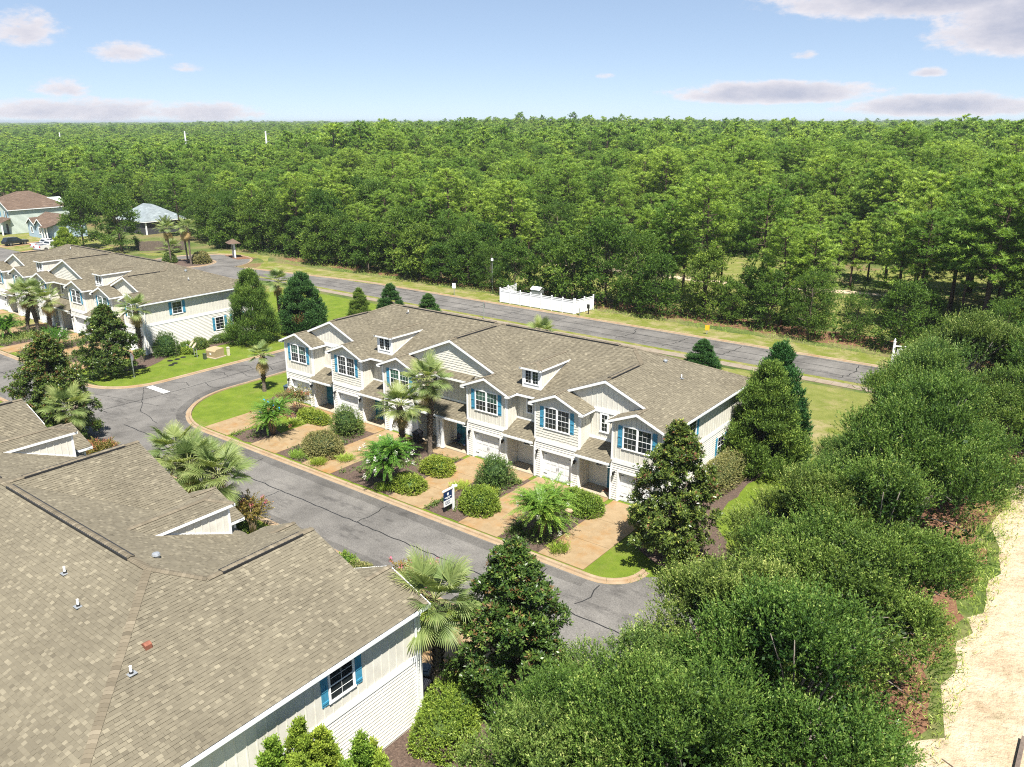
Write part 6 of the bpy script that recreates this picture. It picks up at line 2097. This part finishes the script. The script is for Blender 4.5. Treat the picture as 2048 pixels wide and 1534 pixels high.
signpost('marker_sign', 'small yellow marker sign on the verge of the rear road', -38.2, 88.2, 1.1, ('rect', .5, .62), 'sign_yellow', rz_=.5)
T = thing('utility_meter', 'dark utility meter post beside the right end of the vinyl fence', 'meter', (-55.0, 88.6, 0))
m = MB(); m.box(-.05, .05, -.05, .05, 0, 1.1); m.build('post', M['black'], T); m = MB(); m.box(-.17, .17, -.14, .0, .75, 1.3); m.build('box', M['black'], T)
T = thing('lamp_post', 'thin grey lamp post behind the left end of the vinyl fence', 'lamp post', (-74.0, 92.2, 0))
m = MB(); m.tube([(0, 0, 0), (0, 0, 4.6)], [.07, .05], 8); m.build('pole', M['galv'], T); m = MB(); m.lathe([(.06, 0), (.2, .1), (.17, .4), (.05, .5)], (0, 0, 4.55), 8); m.build('lantern', M['post_white'], T)
# subdivision sign at the far right
T = thing('subdivision_sign', 'white carved sign hanging on a white post by the rear road at the right', 'sign', (-17.6, 88.2, 0), .35)
m = MB(); m.box(-.11, .11, -.11, .11, 0, 2.35); m.lathe([(.15, 2.35), (.15, 2.42), (.06, 2.55), (.09, 2.64), (.02, 2.76)], (0, 0, 0), 8); m.build('post', M['post_white'], T)
m = MB(); m.box(.1, 2.0, -.05, .05, 1.9, 2.0); m.build('arm', M['post_white'], T)
m = MB(); m.prism([(.25, -.04, .75), (1.9, -.04, .75), (2.02, -.04, 1.2), (1.85, -.04, 1.62), (1.1, -.04, 1.84), (.35, -.04, 1.62), (.15, -.04, 1.2)], (0, .08, 0)); m.build('panel', M['post_white'], T)

# real estate sign in front of the middle row
T = thing('yard_sign', 'white post yard sign with navy and white panel at the kerb', 'sign', (-31.9, 35.55, 0), 0)
m = MB(); m.box(-.055, .055, -.055, .055, 0, 1.75); m.build('post', M['post_white'], T)
m = MB(); m.box(-.045, .045, -1.0, .3, 1.56, 1.65); m.box(-.07, .07, .22, .34, 1.54, 1.67); m.build('arm', M['post_white'], T)
m = MB(); m.box(-.018, .018, -.92, -.14, .92, 1.5); pn = m.build('panel', M['navy'], T)
m = MB(); m.box(-.018, .018, -.92, -.14, .5, .915); p2 = m.build('rider', M['post_white'], T)
for sx in (.0186, -.0236):
    m = MB()
    m.prism([(sx, -.60, 1.40), (sx, -.46, 1.40), (sx, -.45, 1.28), (sx, -.53, 1.18), (sx, -.61, 1.28)], (.005, 0, 0)); m.build('emblem', M['post_white'], pn)
    m = MB(); m.box(sx, sx + .005, -.84, -.22, 1.07, 1.12); m.box(sx, sx + .005, -.72, -.34, 1.0, 1.03); m.build('lettering', M['post_white'], pn)
    m = MB(); m.box(sx, sx + .005, -.8, -.3, .80, .83); m.box(sx, sx + .005, -.8, -.4, .72, .75); m.box(sx, sx + .005, -.8, -.34, .62, .66); m.build('lettering', M['navy'], p2)

# satellite dishes, transformer, pedestals, covers on the far lawn
for x, y, s, l in ((-78.2, 46.05, 1.0, 'left one of two beige satellite dishes on the lawn'), (-77.2, 45.75, 1.0, 'right one of two beige satellite dishes on the lawn')):
    T = thing('satellite_dish', l, 'satellite dish', (x, y, 0), R(-20), 'satellite dishes on the lawn')
    m = MB(); m.tube([(0, 0, 0), (0, 0, 1.05)], .04, 8); m.build('mast', M['galv'], T)
    m = MB()
    N = 14; c = Vector((0, -.12, 1.35)); ax = Vector((0, -.75, .66)).normalized(); u = Vector((1, 0, 0)); v = ax.cross(u)
    rings = []
    for rr, dp in ((.0, .0), (.2, .02), (.34, .06)):
        rings.append([c + ax * dp + (u * math.cos(2 * math.pi * k / N) * rr * .92 + v * math.sin(2 * math.pi * k / N) * rr * 1.1) for k in range(N)])
    for A, B in zip(rings, rings[1:]):
        for k in range(N): m.poly([A[k], A[(k + 1) % N], B[(k + 1) % N], B[k]])
    m.build('reflector', M['dish'], T)
    m = MB(); m.tube([(0, -.05, 1.0), (0, -.62, 1.25)], .018, 5); m.box(-.05, .05, -.7, -.58, 1.22, 1.34); m.tube([(0, 0, 1.02), (0, -.1, 1.3)], .035, 6); m.build('feed_arm', M['galv'], T)
T = thing('transformer', 'tan pad transformer box on the lawn', 'transformer', (-76.0, 47.15, 0), .12)
m = MB(); m.box(-.85, .85, -.75, .75, 0, .08); m.build('pad', M['concrete'], T)
m = MB(); m.prism([(-.72, -.6, .08), (-.72, .6, .08), (-.72, .6, .95), (-.72, -.4, .95), (-.72, -.6, .75)], (1.44, 0, 0)); b_ = m.build('cabinet', M['tan'], T)
m = MB(); m.box(-.15, .1, -.606, -.6, .35, .55); m.build('label', M['post_white'], b_)
T = thing('utility_pedestal', 'short green utility pedestal beside the transformer', 'pedestal', (-76.0, 45.9, 0))
m = MB(); m.box(-.16, .16, -.13, .13, 0, .58); m.build('body', M['green_steel'], T); m = MB(); m.box(-.18, .18, -.15, .15, .56, .64); m.build('cap', M['green_steel'], T)
T = thing('utility_pedestal', 'pale cream utility pedestal behind the transformer', 'pedestal', (-75.3, 48.3, 0))
m = MB(); m.box(-.13, .13, -.11, .11, 0, .85); m.build('body', M['cream'], T); m = MB(); m.box(-.15, .15, -.13, .13, .83, .93); m.build('cap', M['cream'], T)
cvm = None
for i, (x, y, l) in enumerate(((-78.4, 43.3, 'leftmost flat black valve cover in the lawn'), (-78.3, 44.1, 'flat black valve cover in the lawn, second from left at the back'), (-78.5, 44.9, 'flat black valve cover nearest the satellite dishes'), (-77.1, 43.1, 'flat black valve cover in the front pair, right one'), (-76.8, 42.5, 'flat black valve cover nearest the street'))):
    m = MB(); m.lathe([(.3, 0), (.3, .03), (.26, .045)], (0, 0, 0), 10); m.box(-.05, .05, -.12, .12, .045, .06); o = m.build('valve_cover', M['black']); o.location = (x, y, .004); tag(o, l, 'cover', 'valve covers in the lawn')

# wheelie bins
def bin_(label, x, y, rot, body, lid, s=1.0):
    T = thing('wheelie_bin', label, 'bin', (x, y, .045), rot, None, s)
    m = MB(); m.hexa([(-.24, -.26, .12), (.24, -.26, .12), (.24, .26, .05), (-.24, .26, .05), (-.3, -.36, .98), (.3, -.36, .98), (.3, .36, .98), (-.3, .36, .98)]); m.build('body', M[body], T)
    m = MB(); m.hexa([(-.32, -.4, .98), (.32, -.4, .98), (.32, .4, .98), (-.32, .4, .98), (-.27, -.35, 1.05), (.27, -.35, 1.05), (.27, .33, 1.09), (-.27, .33, 1.09)]); m.box(-.2, .2, -.2, .2, 1.06, 1.095); m.build('lid', M[lid], T)
    for sx in (-.3, .24):
        m = MB(); m.tube([(sx, .3, .12), (sx + .06, .3, .12)], .12, 10); m.build('wheel', M['tyre'], T)
    m = MB(); m.tube([(-.26, .44, .95), (.26, .44, .95)], .02, 6); m.build('handle', M[body], T)
bin_('blue-grey lidded bin in front of the nearest row, beside the palm', -21.3, 21.55, .5, 'bin_dark', 'bin_grey')
bin_('dark bin next to the blue-grey lidded one, against the hedge', -20.75, 20.75, .2, 'bin_dark', 'bin_dark')
bin_('blue bin at the left corner of the middle row', -59.0, 43.6, .2, 'bin_grey', 'bin_grey')
bin_('dark bin on the left porch behind the palms', -41.6, 42.4, .1, 'bin_dark', 'bin_dark', .95)

def chair(label, x, y, rot):
    T = thing('folding_chair', label, 'chair', (x, y, .1), rot)
    m = MB(); m.hexa([(-.26, -.24, .42), (.26, -.24, .42), (.26, .22, .36), (-.26, .22, .36), (-.26, -.24, .45), (.26, -.24, .45), (.26, .22, .39), (-.26, .22, .39)]); m.build('seat', M['canvas'], T)
    m = MB(); m.hexa([(-.26, .2, .42), (.26, .2, .42), (.26, .24, .42), (-.26, .24, .42), (-.28, .34, .92), (.28, .34, .92), (.28, .37, .92), (-.28, .37, .92)]); m.build('backrest', M['canvas'], T)
    for sx in (-.28, .28):
        for a, b in (((sx, -.28, 0), (sx, .2, .45)), ((sx, .3, 0), (sx, -.24, .45))):
            m = MB(); m.tube([a, b], .012, 5); m.build('leg', M['black'], T)
        m = MB(); m.box(sx - .03, sx + .03, -.26, .24, .60, .625); m.build('armrest', M['canvas'], T)
chair('navy folding chair on the porch right of the two palms', -37.6, 43.55, .2)
chair('dark folding chair half hidden beside the porch post behind the palms', -38.8, 43.7, -.3)
m = MB(); m.box(-.4, .4, -.25, .25, 0, .015); o = m.build('door_mat', M['mat_rug']); o.location = (-25.2, 43.9, .1); tag(o, 'rust-brown door mat at the right-hand blue door', 'door mat')
m = MB(); m.lathe([(.16, 0), (.24, .34), (.27, .36), (.27, .42), (.22, .42)], (0, 0, 0), 12); o = m.build('plant_pot', M['terracotta']); o.location = (-25.4, 39.3, .02); tag(o, 'pale clay pot in front of the clipped round shrub by the rightmost driveway', 'pot')

# notice kiosk by the roundabout
T = thing('notice_kiosk', 'white two-post kiosk with a little brown roof by the roundabout', 'kiosk', (-132.1, 88.2, 0), -.35)
for sx in (-.62, .62):
    m = MB(); m.box(sx - .13, sx + .13, -.13, .13, 0, 2.7); m.build('post', M['post_white'], T)
m = MB(); m.box(-.5, .5, -.1, .1, 1.3, 2.3); m.build('board', M['bin_dark'], T)
m = MB(); m.box(-.5, .5, -.12, .12, 2.3, 2.6); m.build('header', M['post_white'], T)
m = MB()
for a, b in (((-1.35, -1.1), (1.35, -1.1)), ((1.35, -1.1), (1.35, 1.1)), ((1.35, 1.1), (-1.35, 1.1)), ((-1.35, 1.1), (-1.35, -1.1))): m.poly([(*a, 2.7), (*b, 2.7), (0, 0, 3.5)])
m.poly([(-1.35, 1.1, 2.69), (1.35, 1.1, 2.69), (1.35, -1.1, 2.69), (-1.35, -1.1, 2.69)]); m.build('roof', M['shingle_brown'], T)

# wooden fence
WF = thing('board_fence', 'weathered wooden board fence in front of the grey-roofed house', 'fence')
def board_run(a, b):
    a, b = Vector(a), Vector(b); d = (b - a); L = d.length; u = d / L; nn = Vector((-u.y, u.x, 0)); n = int(L / .2)
    m = MB()
    for i in range(n): m.obox(a + u * (i * .2), u * .185, nn * .03, Vector((0, 0, 1.85 + RG.uniform(-.06, .04))))
    m.build('fence_boards', M['wood'], WF, kind='stuff')
    k = int(L / 2.4) + 1
    for i in range(k + 1):
        m = MB(); m.obox(a + u * (L * i / k) + nn * .035, u * .1, nn * .1, Vector((0, 0, 1.75))); m.build('post', M['wood'], WF)
    for z in (.35, 1.4):
        m = MB(); m.obox(a + nn * .031 + Vector((0, 0, z)), d, nn * .045, Vector((0, 0, .09))); m.build('rail', M['wood'], WF)
board_run((-153.5, 81.8, 0), (-148.0, 88.0, 0)); board_run((-153.5, 81.8, 0), (-160, 84.5, 0))

# tree tube and litter by the sand, timber edge
m = MB(); m.tube([(0, 0, 0), (.05, 0, .95)], .09, 8); o = m.build('tree_tube', M['pvc']); o.location = (-4.0, 30.9, 0); tag(o, 'white plastic tree tube standing at the edge of the sand', 'tree tube')
m = MB(); m.lathe([(.16, 0), (.22, .12), (.12, .3), (.03, .4)], (0, 0, 0), 7); o = m.build('plastic_bag', simple('pale_blue_plastic', (.45, .62, .68), .4)); o.location = (-4.9, 30.1, .01); tag(o, 'crumpled pale blue plastic bag in the leaf litter', 'bag')
m = MB(); m.tube([(0, 0, .03), (.5, -.25, .05), (1.0, -.7, .03)], [.02, .018, .01], 5); o = m.build('fallen_stick', M['bark']); o.location = (-2.2, 30.9, .0); tag(o, 'thin dry stick lying on the sand', 'stick')
m = MB(); m.box(0, .16, 0, 3.4, 0, .25); o = m.build('timber_edging', M['wood']); o.location = (.15, 30.6, 0); tag(o, 'dark timber edging at the lower right corner of the sand', 'edging')

# vehicles
def wheel(parent, x, y, r=.38):
    m = MB(); m.tube([(x - .12, y, r), (x + .12, y, r)], r, 16); w_ = m.build('wheel', M['tyre'], parent)
    s = 1 if x > 0 else -1
    m = MB(); m.tube([(x + s * .121, y, r), (x + s * .135, y, r)], r * .62, 12); m.build('rim', M['rim'], w_)
def pickup(label, x, y, rot):
    T = thing('pickup_truck', label, 'pickup', (x, y, .05), rot)
    m = MB()   # nose towards +y
    m.prism([(-.95, -2.85, .55), (-.95, -2.9, 1.0), (-.95, -2.85, 1.28), (-.95, 1.05, 1.32), (-.95, 2.6, 1.22), (-.95, 2.85, 1.0), (-.95, 2.85, .5), (-.95, 2.3, .42), (-.95, -2.4, .45)], (1.9, 0, 0))
    b_ = m.build('body', M['car_white'], T)
    m = MB(); m.hexa([(-.9, -.75, 1.3), (.9, -.75, 1.3), (.9, 1.35, 1.3), (-.9, 1.35, 1.3), (-.76, -.55, 1.88), (.76, -.55, 1.88), (.76, .55, 1.88), (-.76, .55, 1.88)]); m.build('cab', M['car_white'], T)
    m = MB(); m.box(-.8, .8, -2.7, -.85, 1.285, 1.30); m.build('bed', M['car_dark'], T)
    for sx in (1, -1):
        for (y0, y1, ya, yb) in ((-.58, .12, -.48, .1), (.2, 1.1, .18, .55)):
            m = MB(); o_ = .012 * sx
            m.prism([(sx * .893 + o_, y0, 1.36), (sx * .893 + o_, y1, 1.36), (sx * .785 + o_, yb, 1.80), (sx * .785 + o_, ya, 1.80)], (sx * .008, 0, 0)); m.build('window', M['glass'], T)
        m = MB(); m.box(sx * .6, sx * .95, -2.91, -2.85, .85, 1.2); m.build('tail_light', M['red_lamp'], T)
        m = MB(); m.box(sx * .55, sx * .92, 2.8, 2.88, .85, 1.05); m.build('headlight', M['pvc'], T)
        for wy in (-1.75, 1.9): wheel(T, sx * .86, wy, .41)
    m = MB(); m.prism([(-.72, 1.3, 1.36), (.72, 1.3, 1.36), (.66, .63, 1.84), (-.66, .63, 1.84)], (0, .012, .012)); m.build('windscreen', M['glass'], T)
    m = MB(); m.prism([(-.72, -.735, 1.4), (.72, -.735, 1.4), (.66, -.59, 1.8), (-.66, -.59, 1.8)], (0, -.012, .0)); m.build('rear_window', M['glass'], T)
    m = MB(); m.box(-.9, .9, -3.0, -2.86, .5, .72); m.build('bumper', M['galv'], T)
pickup('white pickup truck in front of the other, behind the far townhouse row', -168.2, 71.6, .25)
pickup('white pickup truck parked on the far side of the other one', -171.6, 72.4, .25)
T = thing('parked_car', 'dark sport utility car on the driveway at the far left', 'car', (-181.4, 70.6, .05), .1)
m = MB(); m.prism([(-.9, -2.3, .4), (-.9, -2.35, .95), (-.9, 2.2, .9), (-.9, 2.35, .45)], (1.8, 0, 0)); m.build('body', M['car_dark'], T)
m = MB(); m.hexa([(-.86, -2.2, .94), (.86, -2.2, .94), (.86, 1.1, .92), (-.86, 1.1, .92), (-.7, -1.8, 1.62), (.7, -1.8, 1.62), (.7, .2, 1.6), (-.7, .2, 1.6)]); m.build('cabin', M['car_dark'], T)
for sx in (1, -1):
    m = MB(); m.prism([(sx * .865, -1.9, 1.0), (sx * .865, .9, 1.0), (sx * .73, .15, 1.55), (sx * .73, -1.65, 1.55)], (sx * .01, 0, 0)); m.build('window', M['glass'], T)
    for wy in (-1.4, 1.45): wheel(T, sx * .8, wy, .34)

# far houses
M['mint'] = simple('pale_mint_siding', (.50, .56, .50), .6, .05, 2)
M['skyblue'] = simple('pale_blue_siding', (.36, .46, .55), .6, .06, 2)
M['charcoal'] = simple('charcoal_wall', (.06, .06, .065), .8, .15, 2)
def roof_part(parent, name, planes, mat, seed):
    m = MB(); rg_ = np.random.default_rng(seed)
    for pol, u in planes: shingle_plane(m, pol, u, .3, .5, .9, rg_)
    return m.build(name, M[mat], parent)
def small_win(T, w, a0, a1, z0, z1): window(T, w, a0, a1, z0, z1, 1, 2, 2, trim=.12)
# mint two-storey house: ridge along Y, gable towards the street
T = thing('mint_house', 'two-storey pale mint house with brown roof at the far left', 'house', (-203.2, 77.5, 0))
m = MB(); m.box(-3.6, 3.6, 0, 13, 0, 5.5); m.prism([(-3.6, 0, 5.5), (3.6, 0, 5.5), (0, 0, 7.25)], (0, 13, 0)); m.build('wall', M['mint'], T)
roof_part(T, 'roof', [([(4.0, -.4, 5.35), (4.0, 13.4, 5.35), (0, 9.5, 7.45), (0, -.4, 7.45)], (0, 1, 0)), ([(-4.0, -.4, 5.35), (-4.0, 13.4, 5.35), (0, 9.5, 7.45), (0, -.4, 7.45)], (0, 1, 0)), ([(-4, 13.4, 5.35), (4, 13.4, 5.35), (0, 9.5, 7.45)], (1, 0, 0))], 'shingle_brown', 1)
m = MB()
for s in (1, -1): m.prism([(0, -.42, 7.44), (s * 4.0, -.42, 5.34), (s * 4.0, -.42, 5.12), (0, -.42, 7.2)], (0, .05, 0)); m.box(s * 3.95, s * 4.0, -.37, 13.3, 5.15, 5.33)
m.build('rake_board', M['trim'], T)
wf = Wall((-3.6, 0, 0), (1, 0, 0), (0, -1, 0))
for a in (1.2, 4.9): small_win(T, wf, a, a + 1.2, 3.4, 4.9); shutter(T, wf, a - .4, a - .05, 3.4, 4.9); shutter(T, wf, a + 1.25, a + 1.6, 3.4, 4.9)
lp = MB()
laps(Wall((3.6, 0, 0), (0, 1, 0), (1, 0, 0)), 0, 13, .1, 5.3, [], lp, ex=.25); lp.build('lap_siding', M['mint'], T, kind='stuff')
roof_part(T, 'porch_roof', [([(-.6, -2.4, 2.7), (4.3, -2.4, 2.7), (4.3, 0, 3.6), (-.6, 0, 3.6)], (1, 0, 0))], 'shingle_brown', 2)
for x_ in (-.3, 4.0):
    m = MB(); m.box(x_ - .12, x_ + .12, -2.25, -2.0, 0, 2.7); m.build('porch_post', M['trim'], T)
m = MB(); m.box(-.6, 4.3, -2.42, -2.38, 2.5, 2.7); m.build('porch_fascia', M['trim'], T)
m = MB(); wbox(m, wf, 4.6, 5.6, 0, 2.1, 0, .05); m.build('door', M['charcoal'], T)
# blue cottage
T = thing('blue_cottage', 'pale blue cottage with two small gables in front of the mint house', 'house', (-187.6, 79.4, 0))
m = MB(); m.box(-6.2, 4.0, 0, 7, 0, 2.9)
for xc in (-4.3, -.4): m.prism([(xc - 1.75, -.9, 0), (xc + 1.75, -.9, 0), (xc + 1.75, -.9, 2.9), (xc, -.9, 4.0), (xc - 1.75, -.9, 2.9)], (0, 3, 0))
m.build('wall', M['skyblue'], T)
pl = [([(-6.6, -.3, 2.85), (4.5, -.3, 2.85), (4.5, 3.5, 4.9), (-6.6, 3.5, 4.9)], (1, 0, 0)), ([(-6.6, 7.3, 2.85), (4.5, 7.3, 2.85), (4.5, 3.5, 4.9), (-6.6, 3.5, 4.9)], (1, 0, 0))]
for xc in (-4.3, -.4):
    for s in (1, -1): pl.append(([(xc + s * 2.1, -1.25, 2.75), (xc, -1.25, 4.15), (xc, 2.1, 4.15), (xc + s * 2.1, 1.2, 2.75)], (0, 1, 0)))
roof_part(T, 'roof', pl, 'shingle_brown', 3)
m = MB()
for xc in (-4.3, -.4):
    for s in (1, -1): m.prism([(xc, -1.28, 4.14), (xc + s * 2.1, -1.28, 2.74), (xc + s * 2.1, -1.28, 2.52), (xc, -1.28, 3.9)], (0, .05, 0))
m.build('rake_board', M['trim'], T)
wf = Wall((-6.05, -.9, 0), (1, 0, 0), (0, -1, 0)); small_win(T, wf, 1.2, 2.3, .9, 2.3); wf = Wall((-2.15, -.9, 0), (1, 0, 0), (0, -1, 0)); small_win(T, wf, 1.2, 2.3, .9, 2.3)
for x_ in (1.7, 2.9, 4.1):
    m = MB(); m.box(x_ - .1, x_ + .1, -1.6, -1.4, 0, 2.6); m.build('porch_post', M['trim'], T)
roof_part(T, 'porch_roof', [([(1.2, -1.9, 2.6), (4.6, -1.9, 2.6), (4.6, 0, 3.1), (1.2, 0, 3.1)], (1, 0, 0))], 'shingle_brown', 4)
# grey hipped house
T = thing('grey_roof_house', 'dark house with blue-grey hipped roof behind the roundabout palms', 'house', (-180.5, 95.0, 0))
m = MB(); m.box(-5.7, 5.7, 0, 9.5, 0, 3.0); m.build('wall', M['charcoal'], T)
roof_part(T, 'roof', [([(-6.2, -.4, 2.95), (6.2, -.4, 2.95), (2.0, 4.5, 6.2), (-2.0, 4.5, 6.2)], (1, 0, 0)), ([(-6.2, 10, 2.95), (6.2, 10, 2.95), (2.0, 4.5, 6.2), (-2.0, 4.5, 6.2)], (1, 0, 0)), ([(6.2, -.4, 2.95), (6.2, 10, 2.95), (2.0, 4.5, 6.2)], (0, 1, 0)), ([(-6.2, -.4, 2.95), (-6.2, 10, 2.95), (-2.0, 4.5, 6.2)], (0, 1, 0))], 'shingle_grey', 5)
m = MB(); m.box(6.15, 6.2, -.4, 10, 2.72, 2.93); m.box(-6.15, 6.14, -.4, -.35, 2.72, 2.93); m.build('fascia_board', M['trim'], T)
for x_, y_ in ((5.75, 9.4), (5.75, .15)):
    m = MB(); m.box(x_ - .15, x_ + .15, y_ - .15, y_ + .15, 0, 2.75); m.build('corner_post', M['trim'], T)
# another roof behind the trees at the far left
T = thing('tan_house', 'tan house half hidden at the far left edge behind the mint house', 'house', (-219, 82.5, 0))
m = MB(); m.box(-4, 4, 0, 12, 0, 5.6); m.build('wall', M['siding'], T)
roof_part(T, 'roof', [([(-4.5, -.4, 5.5), (4.5, -.4, 5.5), (0, 5, 7.8)], (1, 0, 0)), ([(4.5, -.4, 5.5), (4.5, 12.4, 5.5), (0, 8, 7.8), (0, 5, 7.8)], (0, 1, 0)), ([(-4.5, -.4, 5.5), (-4.5, 12.4, 5.5), (0, 8, 7.8), (0, 5, 7.8)], (0, 1, 0)), ([(-4.5, 12.4, 5.5), (4.5, 12.4, 5.5), (0, 8, 7.8)], (1, 0, 0))], 'shingle_brown', 6)
# white shed seen through the pines
T = thing('white_shed', 'small white shed glimpsed through the pines', 'shed', (-150, 186, 0), .4)
m = MB(); m.box(-4, 4, -2.5, 2.5, 0, 3.2); m.build('wall', M['trim'], T)
m = MB(); m.prism([(-4.3, -2.9, 3.1), (-4.3, 2.9, 3.1), (-4.3, 0, 4.4)], (8.6, 0, 0)); m.build('roof', M['post_white'], T)

# transmission poles beyond the woods
def pole(label, x, y, h):
    T = thing('utility_pole', label, 'utility pole', (x, y, 0))
    m = MB(); m.tube([(0, 0, 0), (0, 0, h)], [.5, .3], 8); m.build('shaft', M['pvc'], T)
    for k, z in enumerate((h - 1.5, h - 4.5, h - 7.5)):
        m = MB(); m.tube([(0, 0, z), (1.6, .8, z + .5)], [.12, .08], 5); m.build('arm', M['galv'], T)
D0 = 560.
for px, yt, l, d in ((128.5, 262, 'leftmost pale transmission pole above the woods', 640), (157.5, 270, 'shorter transmission pole just right of the leftmost one', 760), (376.5, 261, 'middle pale transmission pole above the woods', 430), (536.5, 261, 'rightmost pale transmission pole above the woods', 370)):
    a_ = math.atan2(px - 1024, 1619.4 / math.cos(R(17.92)) * .985) - R(37.34)
    pole(l, d * math.sin(a_), d * math.cos(a_), 24 - (yt - 243.6) / 1619.4 * d * .93)
# ================================================================ summer air
hz = MB(); hz.box(-9050, 9050, -3050, 12050, -1.0, 31.0)
hm = bpy.data.materials.new('summer_haze'); hm.use_nodes = True
hn = hm.node_tree; hn.nodes.clear()
hv = hn.nodes.new('ShaderNodeVolumePrincipled'); ho = hn.nodes.new('ShaderNodeOutputMaterial')
hv.inputs['Color'].default_value = (.86, .92, 1.0, 1); hv.inputs['Density'].default_value = 0.00016; hv.inputs['Anisotropy'].default_value = 0.3
hn.links.new(hv.outputs[0], ho.inputs['Volume'])
tag(hz.build('haze', hm), 'thin summer haze over the distant woods', 'haze', kind='stuff')
